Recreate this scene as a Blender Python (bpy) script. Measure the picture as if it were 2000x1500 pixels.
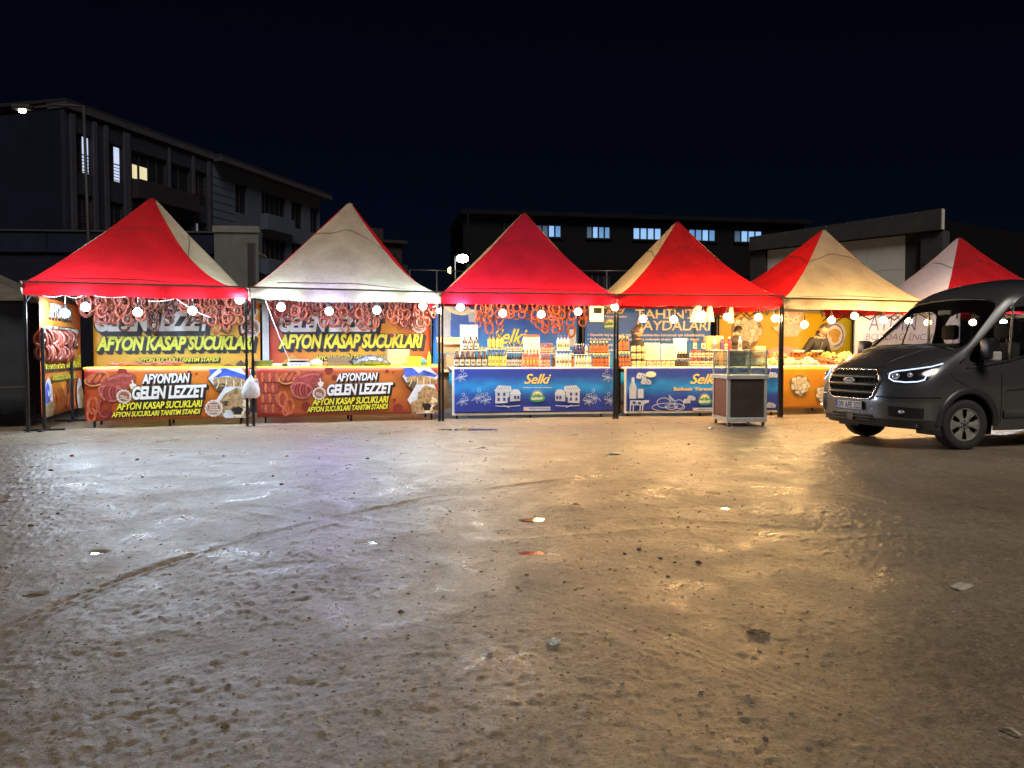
import bpy, bmesh, math, random
import numpy as np
from mathutils import Vector, Matrix
from mathutils.bvhtree import BVHTree
random.seed(7); RNG = np.random.default_rng(7)
R = math.radians
for o in list(bpy.data.objects): bpy.data.objects.remove(o)
scene = bpy.context.scene
COL = scene.collection

# ---------------------------------------------------------------- camera, sky, fill sun, exposure
CAM_H, FPX, PITCH = 1.25, 1500.0, math.atan(57 / 1500.0)
cd = bpy.data.cameras.new('camera'); cam = bpy.data.objects.new('camera', cd); COL.objects.link(cam)
cam.location = (0, 0, CAM_H); cam.rotation_euler = (R(90) - PITCH, 0, 0)
cd.sensor_width = 36.0; cd.lens = 27.0; cd.clip_end = 2000; cd.clip_start = 0.05
scene.camera = cam
world = bpy.data.worlds.new('World'); scene.world = world; world.use_nodes = True
nt = world.node_tree; nt.nodes.clear()
sky = nt.nodes.new('ShaderNodeTexSky'); sky.sky_type = 'NISHITA'; sky.sun_disc = False
SUN_EL, SUN_AZ = R(48), R(165)                     # the added fill comes from high behind the camera
sky.sun_elevation = SUN_EL; sky.sun_rotation = SUN_AZ
tint = nt.nodes.new('ShaderNodeMix'); tint.data_type = 'RGBA'; tint.blend_type = 'MULTIPLY'
tint.inputs[0].default_value = 1.0; tint.inputs[7].default_value = (0.34, 0.48, 1.0, 1)
bg = nt.nodes.new('ShaderNodeBackground'); bg.inputs[1].default_value = 0.0005
wo = nt.nodes.new('ShaderNodeOutputWorld')
nt.links.new(sky.outputs[0], tint.inputs[6]); nt.links.new(tint.outputs[2], bg.inputs[0]); nt.links.new(bg.outputs[0], wo.inputs[0])
sd = bpy.data.lights.new('fill_sun', 'SUN'); sd.energy = 0.92; sd.angle = R(25); sd.color = (1.0, 0.91, 0.79)  # added soft warm fill, standing in for stall lights behind the camera
sun = bpy.data.objects.new('fill_sun', sd); COL.objects.link(sun)
# direction towards the fill sun
sdir = Vector((math.sin(SUN_AZ) * math.cos(SUN_EL), math.cos(SUN_AZ) * math.cos(SUN_EL), math.sin(SUN_EL)))
sun.rotation_euler = sdir.to_track_quat('Z', 'Y').to_euler()
BULB = 43.0                                        # watts of each stall bulb
scene.view_settings.view_transform = 'Standard'; scene.view_settings.look = 'None'
scene.view_settings.exposure = 1.12; scene.view_settings.gamma = 1.0
cy = scene.cycles
cy.use_denoising = True; cy.denoising_prefilter = 'NONE'; cy.max_bounces = 7; cy.diffuse_bounces = 3; cy.glossy_bounces = 3
cy.transparent_max_bounces = 12; cy.transmission_bounces = 5
cy.sample_clamp_indirect = 4.0; cy.caustics_reflective = False; cy.caustics_refractive = False

# ---------------------------------------------------------------- pixel geometry of the photograph (2000 x 1500)
def ray(px, py):
    a, b = (px - 1000) / FPX, (750 - py) / FPX
    c, s = math.cos(PITCH), math.sin(PITCH)
    return Vector((a, c + b * s, -s + b * c))
def gnd(px, py, z=0.0):
    d = ray(px, py); return Vector((0, 0, CAM_H)) + d * ((z - CAM_H) / d.z)
def at(px, py, Y):
    d = ray(px, py); return Vector((0, 0, CAM_H)) + d * (Y / d.y)

# ---------------------------------------------------------------- materials
MATS = {}
def new_mat(name):
    m = bpy.data.materials.new(name); m.use_nodes = True; m.node_tree.nodes.clear()
    return m, m.node_tree
def N(t, kind, **kw):
    n = t.nodes.new('ShaderNode' + kind)
    for k, v in kw.items(): setattr(n, k, v)
    return n
def noise_node(t, scale, detail=4, rough=.6, coord='Object', dist=0.0, stretch=None):
    tc = N(t, 'TexCoord'); n = N(t, 'TexNoise'); n.inputs['Scale'].default_value = scale
    n.inputs['Detail'].default_value = detail; n.inputs['Roughness'].default_value = rough; n.inputs['Distortion'].default_value = dist
    src = tc.outputs[coord]
    if stretch:
        mp = N(t, 'Mapping'); mp.inputs['Scale'].default_value = stretch; t.links.new(src, mp.inputs[0]); src = mp.outputs[0]
    t.links.new(src, n.inputs['Vector']); return n
def ramp(t, src, stops):
    r = N(t, 'ValToRGB'); e = r.color_ramp.elements
    while len(e) < len(stops): e.new(0.5)
    for i, (p, c) in enumerate(stops):
        e[i].position = p; e[i].color = (*c, 1) if len(c) == 3 else c
    t.links.new(src, r.inputs[0]); return r
def mat(name, col, rough=.6, metal=0.0, var=.12, scale=18, bump=0.0, bscale=60, spec=.5, coat=0.0, rvar=.1, vcol=False, stretch=None, emit=None, transl=0.0, detail=5, rnd=None):
    if name in MATS: return MATS[name]
    m, t = new_mat(name); MATS[name] = m
    out = N(t, 'OutputMaterial'); p = N(t, 'BsdfPrincipled'); L = t.links.new
    n = noise_node(t, scale, detail, .62, stretch=stretch)
    if vcol:
        at_ = N(t, 'Attribute', attribute_name='Col')
        mx = N(t, 'Mix', data_type='RGBA', blend_type='MULTIPLY'); mx.inputs[0].default_value = 1
        rr = ramp(t, n.outputs[0], [(.25, (1 - var,) * 3), (.75, (1.0,) * 3)])
        L(at_.outputs['Color'], mx.inputs[6]); L(rr.outputs[0], mx.inputs[7]); csrc = mx.outputs[2]
    else:
        a = tuple(max(0, c * (1 - var)) for c in col[:3]); b = tuple(min(1, c * (1 + var)) for c in col[:3])
        rr = ramp(t, n.outputs[0], [(.3, a), (.7, b)]); csrc = rr.outputs[0]
    if rnd:   # every piece its own tone
        oi = N(t, 'ObjectInfo'); mv = N(t, 'MapRange'); mv.inputs[3].default_value = rnd[0]; mv.inputs[4].default_value = rnd[1]; L(oi.outputs['Random'], mv.inputs[0])
        mz = N(t, 'Mix', data_type='RGBA', blend_type='MULTIPLY'); mz.inputs[0].default_value = 1; L(csrc, mz.inputs[6]); L(mv.outputs[0], mz.inputs[7]); csrc = mz.outputs[2]
    L(csrc, p.inputs['Base Color'])
    mr = N(t, 'MapRange'); mr.inputs[3].default_value = max(.02, rough - rvar); mr.inputs[4].default_value = min(1, rough + rvar)
    L(n.outputs[0], mr.inputs[0]); L(mr.outputs[0], p.inputs['Roughness'])
    p.inputs['Metallic'].default_value = metal; p.inputs['Specular IOR Level'].default_value = spec
    p.inputs['Coat Weight'].default_value = coat; p.inputs['Coat Roughness'].default_value = .06
    if emit: p.inputs['Emission Color'].default_value = (*emit[0], 1); p.inputs['Emission Strength'].default_value = emit[1]
    if bump:
        b = N(t, 'Bump'); b.inputs['Strength'].default_value = 1; b.inputs['Distance'].default_value = bump
        n2 = noise_node(t, bscale, 4, .6, stretch=stretch); L(n2.outputs[0], b.inputs['Height']); L(b.outputs[0], p.inputs['Normal'])
    if transl:
        tr = N(t, 'BsdfTranslucent'); L(csrc, tr.inputs[0]); ms = N(t, 'MixShader'); ms.inputs[0].default_value = transl
        L(p.outputs[0], ms.inputs[1]); L(tr.outputs[0], ms.inputs[2]); L(ms.outputs[0], out.inputs[0])
    else: L(p.outputs[0], out.inputs[0])
    return m
def emis(name, col, strength):
    if name in MATS: return MATS[name]
    m, t = new_mat(name); MATS[name] = m
    e = N(t, 'Emission'); e.inputs[0].default_value = (*col, 1); e.inputs[1].default_value = strength
    o = N(t, 'OutputMaterial'); t.links.new(e.outputs[0], o.inputs[0]); return m
def glass(name, tint=(.9, .95, .93), refl=.07, rough=.03, dirt=0.0):
    if name in MATS: return MATS[name]
    m, t = new_mat(name); MATS[name] = m; L = t.links.new
    tr = N(t, 'BsdfTransparent'); tr.inputs[0].default_value = (*tint, 1)
    gl = N(t, 'BsdfGlossy'); gl.inputs['Roughness'].default_value = rough
    ge = N(t, 'NewGeometry'); dt = N(t, 'VectorMath', operation='DOT_PRODUCT'); L(ge.outputs['Normal'], dt.inputs[0]); L(ge.outputs['Incoming'], dt.inputs[1])
    ab = N(t, 'Math', operation='ABSOLUTE'); L(dt.outputs['Value'], ab.inputs[0]); iv = N(t, 'Math', operation='SUBTRACT'); iv.inputs[0].default_value = 1; L(ab.outputs[0], iv.inputs[1])
    pw = N(t, 'Math', operation='POWER'); pw.inputs[1].default_value = 5; L(iv.outputs[0], pw.inputs[0])
    mu = N(t, 'Math', operation='MULTIPLY_ADD'); mu.inputs[1].default_value = 1 - refl; mu.inputs[2].default_value = refl; L(pw.outputs[0], mu.inputs[0])
    mx = N(t, 'MixShader'); L(mu.outputs[0], mx.inputs[0]); L(tr.outputs[0], mx.inputs[1]); L(gl.outputs[0], mx.inputs[2])
    o = N(t, 'OutputMaterial'); fin = mx.outputs[0]
    if dirt:
        d = N(t, 'BsdfDiffuse'); d.inputs[0].default_value = (.42, .46, .45, 1)
        n = noise_node(t, 5, 6, .7, dist=1.2); rr = ramp(t, n.outputs[0], [(.35, (0, 0, 0)), (.8, (dirt, dirt, dirt))])
        m2 = N(t, 'MixShader'); L(rr.outputs[0], m2.inputs[0]); L(fin, m2.inputs[1]); L(d.outputs[0], m2.inputs[2]); fin = m2.outputs[0]
    L(fin, o.inputs[0]); return m
def canvas(name, col, dirt=.25, transl=.5):
    """tent cloth: thin, lets the bulbs shine through, dirty and creased"""
    if name in MATS: return MATS[name]
    m, t = new_mat(name); MATS[name] = m; L = t.links.new
    n = noise_node(t, 1.6, 7, .68, dist=.6); n2 = noise_node(t, 30, 3, .6)
    dk = tuple(c * (1 - dirt) for c in col)
    r1 = ramp(t, n.outputs[0], [(.28, dk), (.62, col)])
    mx = N(t, 'Mix', data_type='RGBA', blend_type='MULTIPLY'); mx.inputs[0].default_value = .35
    L(r1.outputs[0], mx.inputs[6]); L(n2.outputs[0], mx.inputs[7])
    n3 = noise_node(t, 3.2, 5, .55, dist=1.4, stretch=(1, 1, .45)); b = N(t, 'Bump'); b.inputs['Strength'].default_value = .8; b.inputs['Distance'].default_value = .055
    L(n3.outputs[0], b.inputs['Height'])
    p = N(t, 'BsdfPrincipled'); p.inputs['Roughness'].default_value = .72; p.inputs['Specular IOR Level'].default_value = .25
    L(mx.outputs[2], p.inputs['Base Color']); L(b.outputs[0], p.inputs['Normal'])
    tr = N(t, 'BsdfTranslucent'); L(mx.outputs[2], tr.inputs[0])
    ms = N(t, 'MixShader'); ms.inputs[0].default_value = transl; L(p.outputs[0], ms.inputs[1]); L(tr.outputs[0], ms.inputs[2])
    o = N(t, 'OutputMaterial'); L(ms.outputs[0], o.inputs[0]); return m

# ---------------------------------------------------------------- mesh helpers
def tag(o, label=None, cat=None, group=None, kind=None):
    if label: o['label'] = label
    if cat: o['category'] = cat
    if group: o['group'] = group
    if kind: o['kind'] = kind
    return o
def thing(name, label, cat, loc=(0, 0, 0), rz=0.0, group=None):
    o = bpy.data.objects.new(name, None); COL.objects.link(o); o.location = loc; o.rotation_euler = (0, 0, rz)
    o.empty_display_size = .1
    return tag(o, label, cat, group)
class MB:
    """collects shapes; build() links them as ONE mesh object"""
    def __init__(s): s.v = []; s.f = []; s.m = []; s.c = []
    def add(s, V, F, mi=0):
        b = len(s.v); s.v += [tuple(p) for p in V]; s.f += [tuple(i + b for i in f) for f in F]; s.m += [mi] * len(F); return s
    def box(s, x0, x1, y0, y1, z0, z1, mi=0, rot=None, piv=None):
        V = [(x, y, z) for z in (z0, z1) for y in (y0, y1) for x in (x0, x1)]
        if rot: 
            c = Vector(piv) if piv else Vector(((x0 + x1) / 2, (y0 + y1) / 2, (z0 + z1) / 2)); V = [c + rot @ (Vector(p) - c) for p in V]
        return s.add(V, [(0, 2, 3, 1), (4, 5, 7, 6), (0, 1, 5, 4), (2, 6, 7, 3), (0, 4, 6, 2), (1, 3, 7, 5)], mi)
    def bbox(s, x0, x1, y0, y1, z0, z1, b=.006, mi=0):
        """box with chamfered edges"""
        bm = bmesh.new(); bmesh.ops.create_cube(bm, size=1)
        for v in bm.verts: v.co = Vector(((x0 + x1) / 2 + v.co.x * (x1 - x0), (y0 + y1) / 2 + v.co.y * (y1 - y0), (z0 + z1) / 2 + v.co.z * (z1 - z0)))
        bmesh.ops.bevel(bm, geom=bm.edges[:], offset=b, segments=2, affect='EDGES', profile=.5)
        bm.verts.index_update(); s.add([v.co[:] for v in bm.verts], [[v.index for v in f.verts] for f in bm.faces], mi); bm.free(); return s
    def tube(s, pts, r, n=8, closed=False, mi=0, rs=None, cap=True):
        P = [Vector(p) for p in pts]; k = len(P); V = []; F = []; up = None
        for i, p in enumerate(P):
            d = (P[(i + 1) % k] - P[i - 1]) if closed else (P[min(i + 1, k - 1)] - P[max(i - 1, 0)])
            d.normalize()
            if up is None:
                up = Vector((0, 0, 1)) if abs(d.z) < .9 else Vector((1, 0, 0))
            a = (up - d * up.dot(d)); a = a.normalized() if a.length > 1e-6 else d.orthogonal().normalized()
            up = a; b = d.cross(a); rr = rs[i] if rs else r
            V += [p + (a * math.cos(2 * math.pi * j / n) + b * math.sin(2 * math.pi * j / n)) * rr for j in range(n)]
        for i in range(k if closed else k - 1):
            q = ((i + 1) % k) * n
            F += [(i * n + j, i * n + (j + 1) % n, q + (j + 1) % n, q + j) for j in range(n)]
        if cap and not closed: F += [tuple(range(n - 1, -1, -1)), tuple((k - 1) * n + j for j in range(n))]
        return s.add(V, F, mi)
    def bar(s, p, q, w, h=None, mi=0):
        """square bar"""
        p, q = Vector(p), Vector(q); h = h or w; d = (q - p).normalized(); up = Vector((0, 0, 1)) if abs(d.z) < .95 else Vector((0, 1, 0))
        a = d.cross(up).normalized(); b = a.cross(d)
        V = [e + a * (sx * w / 2) + b * (sz * h / 2) for e in (p, q) for sx, sz in ((-1, -1), (1, -1), (1, 1), (-1, 1))]
        return s.add(V, [(3, 2, 1, 0), (4, 5, 6, 7), (0, 1, 5, 4), (1, 2, 6, 5), (2, 3, 7, 6), (3, 0, 4, 7)], mi)
    def lathe(s, prof, n=14, c=(0, 0, 0), mi=0, sx=1, sy=1, capb=True, capt=True):
        V = [(c[0] + r * math.cos(2 * math.pi * j / n) * sx, c[1] + r * math.sin(2 * math.pi * j / n) * sy, c[2] + z) for r, z in prof for j in range(n)]
        F = [(i * n + j, i * n + (j + 1) % n, (i + 1) * n + (j + 1) % n, (i + 1) * n + j) for i in range(len(prof) - 1) for j in range(n)]
        if capb: F.append(tuple(range(n - 1, -1, -1)))
        if capt: F.append(tuple((len(prof) - 1) * n + j for j in range(n)))
        return s.add(V, F, mi)
    def ball(s, c, r, sub=2, mi=0, sc=(1, 1, 1), noise=0.0, seed=0):
        bm = bmesh.new(); bmesh.ops.create_icosphere(bm, subdivisions=sub, radius=1); rg = random.Random(seed)
        bm.verts.index_update(); V = []
        for v in bm.verts:
            k = r * (1 + noise * (rg.random() - .5) * 2); V.append((c[0] + v.co.x * k * sc[0], c[1] + v.co.y * k * sc[1], c[2] + v.co.z * k * sc[2]))
        s.add(V, [[v.index for v in f.verts] for f in bm.faces], mi); bm.free(); return s
    def grid(s, P, mi=0, wrap=False):
        """P[i][j] points"""
        a, b = len(P), len(P[0]); V = [p for row in P for p in row]
        F = [(i * b + j, i * b + (j + 1) % b, (i + 1) * b + (j + 1) % b, (i + 1) * b + j) for i in range(a - 1) for j in range(b if wrap else b - 1)]
        return s.add(V, F, mi)
    def mesh(s, name, mats, smooth=False):
        me = bpy.data.meshes.new(name); me.from_pydata(s.v, [], s.f)
        for m in (mats if isinstance(mats, (list, tuple)) else [mats]): me.materials.append(m)
        if any(s.m): me.polygons.foreach_set('material_index', s.m)
        if smooth: me.polygons.foreach_set('use_smooth', [True] * len(s.f))
        me.update(); return me
    def build(s, name, mats, parent=None, smooth=False, loc=None, rz=None, auto=None):
        me = s.mesh(name, mats, smooth or auto is not None); 
        if auto is not None: sharp_edges(me, auto)
        o = bpy.data.objects.new(name, me); COL.objects.link(o)
        if parent: o.parent = parent
        if loc is not None: o.location = loc
        if rz is not None: o.rotation_euler = (0, 0, rz)
        return o
def sharp_edges(me, deg):
    bm = bmesh.new(); bm.from_mesh(me)
    for e in bm.edges: e.smooth = not (len(e.link_faces) == 2 and e.calc_face_angle(0) > R(deg))
    bm.to_mesh(me); bm.free()
def put(name, me, parent=None, loc=(0, 0, 0), rot=(0, 0, 0), sc=None):
    o = bpy.data.objects.new(name, me); COL.objects.link(o); o.location = loc; o.rotation_euler = rot
    if parent: o.parent = parent
    if sc: o.scale = sc
    return o
def copy_tree(root, loc, rz=None, label=None, group=None, sc=None):
    r = root.copy(); COL.objects.link(r); r.location = loc
    if rz is not None: r.rotation_euler = (0, 0, rz)
    if sc: r.scale = sc
    if label: r['label'] = label
    if group: r['group'] = group
    for ch in list(root.children):
        c = ch.copy(); COL.objects.link(c); c.parent = r
        for g in list(ch.children):
            d = g.copy(); COL.objects.link(d); d.parent = c
    return r
# value noise for geometry
_PT = RNG.random((256, 256)).astype(np.float32)
def vnoise(x, y):
    xi = np.floor(x).astype(np.int64); yi = np.floor(y).astype(np.int64); fx = (x - xi); fy = (y - yi)
    fx = fx * fx * (3 - 2 * fx); fy = fy * fy * (3 - 2 * fy)
    a = _PT[xi & 255, yi & 255]; b = _PT[(xi + 1) & 255, yi & 255]; c = _PT[xi & 255, (yi + 1) & 255]; d = _PT[(xi + 1) & 255, (yi + 1) & 255]
    return (a * (1 - fx) + b * fx) * (1 - fy) + (c * (1 - fx) + d * fx) * fy - .5
# ---------------------------------------------------------------- the ground: trampled wet earth with ruts
def poly_dist(x, y, pts):
    d = np.full(x.shape, 1e9); s_at = np.zeros(x.shape); acc = 0.0
    for (ax, ay), (bx, by) in zip(pts[:-1], pts[1:]):
        L2 = (bx - ax) ** 2 + (by - ay) ** 2; t = np.clip(((x - ax) * (bx - ax) + (y - ay) * (by - ay)) / L2, 0, 1)
        dd = np.hypot(x - ax - t * (bx - ax), y - ay - t * (by - ay)); m = dd < d
        d = np.where(m, dd, d); s_at = np.where(m, acc + t * math.sqrt(L2), s_at); acc += math.sqrt(L2)
    return d, s_at
def gp(pts): return [tuple(gnd(a, b)[:2]) for a, b in pts]
RUTS = [(gp([(-260, 1330), (0, 1232), (150, 1168), (330, 1105), (520, 1045), (680, 1008), (850, 972), (1000, 950), (1200, 925), (1420, 912), (1600, 905)]), .085, .012),
        (gp([(880, 1115), (1000, 1145), (1150, 1195), (1400, 1290), (1800, 1440)]), .13, .0035),
        (gp([(200, 930), (420, 985), (620, 1010), (800, 1030)]), .10, .007),
        (gp([(1000, 1040), (1300, 1020), (1600, 1040), (1900, 1030)]), .12, .007),
        (gp([(-100, 1420), (300, 1290), (700, 1200), (1000, 1120), (1150, 1060)]), .12, .0025),
        (gp([(1300, 890), (1500, 925), (1800, 1010), (2100, 1120)]), .12, .006)]
PUDDLES = [(918, 838, .55, .20), (1040, 1013, .09, .06), (1040, 1078, .09, .05), (712, 1058, .07, .05), (190, 1078, .06, .045), (1418, 991, .05, .04), (62, 1160, .06, .04), (1392, 963, .08, .04), (450, 905, .22, .07), (320, 878, .22, .08)]
PGEO = [(gnd(a, b), rx, ry) for a, b, rx, ry in PUDDLES]
def ground_h(x, y):
    h = .020 * vnoise(x * .35 + 9, y * .35) + .016 * vnoise(x * 1.1, y * 1.1 + 40) + .010 * vnoise(x * 3.1 + 7, y * 3.1)
    patch = np.clip(vnoise(x * .7 + 30, y * .7 + 12) * 1.6 + .6, 0.25, 1.15)
    wx, wy = x + .02 * vnoise(x * 9, y * 9 + 4), y + .02 * vnoise(x * 9 + 50, y * 9)
    lump = .006 * vnoise(wx * 7 + 3, wy * 7) + .0045 * vnoise(wx * 13 + 60, wy * 13 + 33) + .0075 * vnoise(wx * 25, wy * 25) + .0065 * vnoise(wx * 47 + 8, wy * 47)
    cl1 = np.clip(vnoise(wx * 15 + 91, wy * 15 + 7) - .20, 0, 1) ** .7; cl2 = np.clip(vnoise(wx * 30 + 17, wy * 30 + 55) - .22, 0, 1) ** .7
    h += lump * patch + .006 * cl1 * patch + .011 * cl2
    for pts, w, dep in RUTS:
        d, s = poly_dist(x, y, pts); k = np.exp(-(d / w) ** 4)
        groove = .5 + .5 * np.cos(d * 2 * math.pi / .052 + .6 * np.sin(s * 3)); lug = .5 + .5 * np.sin(s * 60 + d * 30)
        m = k * np.clip(.75 + 1.2 * vnoise(s * 1.3, d * 2 + 5), .2, 1.2)
        h = h * (1 - .6 * k) - dep * m * (.35 + .65 * groove + .25 * lug) + dep * .7 * np.exp(-((d - w * 1.3) / (w * .3)) ** 2) * (.6 + vnoise(s * 6, d * 9))
    for (p, rx, ry) in PGEO:
        q = np.sqrt(((x - p.x) / rx) ** 2 + ((y - p.y) / ry) ** 2) + .35 * vnoise(x * 7, y * 7)
        k = 1 / (1 + np.exp((q - 1) * 7)); h = h * (1 - k) - .013 * k
    return h
def build_ground():
    nr, ncol = 760, 1150
    ys = 1.4 * (60 / 1.4) ** (np.linspace(0, 1, nr) ** 1.05)
    t = np.linspace(-1, 1, ncol)
    X = t[None, :] * (ys[:, None] * .80 + 1.6); Y = np.repeat(ys[:, None], ncol, 1)
    j = .25 * (RNG.random(X.shape) - .5); X = X + j * (ys[:, None] * .8 + 1.6) * 2 / ncol
    Z = ground_h(X, Y)
    edge = np.minimum(1, np.minimum((1 - np.abs(t))[None, :] * 25, np.minimum((60 - Y) / 8, (Y - 1.4) * 4))); Z = Z * np.clip(edge, 0, 1) 
    V = np.stack([X, Y, Z], -1).reshape(-1, 3)
    idx = np.arange(nr * ncol).reshape(nr, ncol)
    F = np.stack([idx[:-1, :-1], idx[:-1, 1:], idx[1:, 1:], idx[1:, :-1]], -1).reshape(-1, 4)
    # outer sheet to the horizon, joined under the rim
    b = len(V); o = 900.0
    V2 = np.array([(-o, -o, -.06), (o, -o, -.06), (o, o, -.06), (-o, o, -.06)]); V = np.vstack([V, V2])
    me = bpy.data.meshes.new('ground'); F2 = np.vstack([F, [[b, b + 1, b + 2, b + 3]]])
    me.vertices.add(len(V)); me.vertices.foreach_set('co', V.ravel()); me.loops.add(F2.size); me.loops.foreach_set('vertex_index', F2.ravel().astype(np.int32))
    me.polygons.add(len(F2)); me.polygons.foreach_set('loop_start', np.arange(0, F2.size, 4, dtype=np.int32)); me.polygons.foreach_set('loop_total', np.full(len(F2), 4, dtype=np.int32))
    me.update(); me.polygons.foreach_set('use_smooth', [True] * len(F2))
    m, tr = new_mat('wet_earth'); L = tr.links.new
    out = N(tr, 'OutputMaterial'); p = N(tr, 'BsdfPrincipled')
    n1 = noise_node(tr, .55, 6, .6, dist=.4); n2 = noise_node(tr, 9, 8, .7); n3 = noise_node(tr, 90, 5, .7); n4 = noise_node(tr, 1.9, 7, .66, dist=.8)
    r1 = ramp(tr, n1.outputs[0], [(.3, (.205, .165, .122)), (.7, (.315, .262, .198))])
    r2 = ramp(tr, n2.outputs[0], [(.28, (.66, .64, .61)), (.62, (1, 1, 1))])
    mx = N(tr, 'Mix', data_type='RGBA', blend_type='MULTIPLY'); mx.inputs[0].default_value = .9; L(r1.outputs[0], mx.inputs[6]); L(r2.outputs[0], mx.inputs[7])
    r3 = ramp(tr, n3.outputs[0], [(.3, (.62, .6, .58)), (.6, (1, 1, 1))])
    mx2 = N(tr, 'Mix', data_type='RGBA', blend_type='MULTIPLY'); mx2.inputs[0].default_value = .7; L(mx.outputs[2], mx2.inputs[6]); L(r3.outputs[0], mx2.inputs[7])
    # grit: pale and dark crumbs pressed into the mud
    n5 = noise_node(tr, 62, 3, .55); n6 = noise_node(tr, 27, 4, .6, dist=.6)
    g1 = ramp(tr, n5.outputs[0], [(.33, (.50, .48, .46)), (.43, (1, 1, 1)), (.60, (1, 1, 1)), (.68, (1.55, 1.5, 1.42))]); g2 = ramp(tr, n6.outputs[0], [(.34, (.80, .78, .76)), (.5, (1, 1, 1)), (.70, (1.18, 1.2, 1.16))])
    mx3 = N(tr, 'Mix', data_type='RGBA', blend_type='MULTIPLY'); mx3.inputs[0].default_value = 1; L(mx2.outputs[2], mx3.inputs[6]); L(g1.outputs[0], mx3.inputs[7])
    mx4 = N(tr, 'Mix', data_type='RGBA', blend_type='MULTIPLY'); mx4.inputs[0].default_value = 1; L(mx3.outputs[2], mx4.inputs[6]); L(g2.outputs[0], mx4.inputs[7])
    L(mx4.outputs[2], p.inputs['Base Color'])
    ro = ramp(tr, n4.outputs[0], [(.30, (.15, .15, .15)), (.40, (.36, .36, .36)), (.54, (.45, .45, .45)), (.72, (.58, .58, .58))]); L(ro.outputs[0], p.inputs['Roughness'])
    p.inputs['Specular IOR Level'].default_value = .48
    ad = N(tr, 'Math', operation='MULTIPLY_ADD'); ad.inputs[1].default_value = .8; L(n3.outputs[0], ad.inputs[0]); L(n2.outputs[0], ad.inputs[2])
    bp = N(tr, 'Bump'); bp.inputs['Strength'].default_value = .8; bp.inputs['Distance'].default_value = .0048; L(ad.outputs[0], bp.inputs['Height']); L(bp.outputs[0], p.inputs['Normal'])
    L(p.outputs[0], out.inputs[0]); me.materials.append(m)
    g = bpy.data.objects.new('ground', me); COL.objects.link(g); g['kind'] = 'structure'
    return m
EARTH = build_ground()
def hz(x, y): return float(ground_h(np.array([float(x)]), np.array([float(y)]))[0])
# puddles: still brown water in the hollows
def build_puddles():
    m = mat('puddle_water', (.15, .115, .08), rough=.10, var=.3, scale=4, rvar=.05, spec=.5)
    for i, (p, rx, ry) in enumerate(PGEO):
        mb = MB(); n = 36; rg = random.Random(i); ph = [rg.random() * 6.3 for _ in range(4)]
        V = [(0, 0, 0)]
        for k in range(n):
            a = 2 * math.pi * k / n; q = 1.0 + .10 * math.sin(2 * a + ph[0]) + .09 * math.sin(3 * a + ph[1]) + .06 * math.sin(7 * a + ph[2])
            V.append((rx * q * math.cos(a), ry * q * math.sin(a), 0))
        mb.add(V, [(0, 1 + k, 1 + (k + 1) % n) for k in range(n)])
        o = mb.build('puddle', m, loc=(p.x, p.y, -.009)); o['kind'] = 'structure'
build_puddles()
# gravel and clods too many to count
def build_gravel():
    V = []; F = []; bm = bmesh.new(); bmesh.ops.create_icosphere(bm, subdivisions=1, radius=1); bm.verts.index_update()
    bv = np.array([v.co[:] for v in bm.verts]); bf = [[v.index for v in f.verts] for f in bm.faces]; bm.free()
    n = 6500; d = 2.1 * (17 / 2.1) ** RNG.random(n); x = (RNG.random(n) * 2 - 1) * (.76 * d + .4); 
    r = .0035 + .010 * RNG.random(n) ** 4; r *= (.55 + .045 * d)
    z = ground_h(x, d); mi = []
    for i in range(n):
        b = len(V) ; k = r[i] * (1 + .45 * (RNG.random((len(bv), 1)) - .5)); s = np.array([1 + .5 * RNG.random(), 1, .32 + .25 * RNG.random()])
        V.extend((bv * k * s + np.array([x[i], d[i], z[i] + r[i] * .16])).tolist()); F.extend([[q + b for q in f] for f in bf])
        mi.extend([0 if RNG.random() < .82 else 1] * len(bf))
    mb = MB(); mb.v = V; mb.f = F; mb.m = mi
    o = mb.build('gravel', [mat('clod_earth', (.20, .16, .12), rough=.6, var=.35, scale=30), mat('pebble_grey', (.30, .27, .23), rough=.55, var=.3, scale=25)], smooth=False)
    tag(o, 'loose gravel and clods of earth strewn over the wet lot', 'gravel', kind='stuff')
build_gravel()
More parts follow.
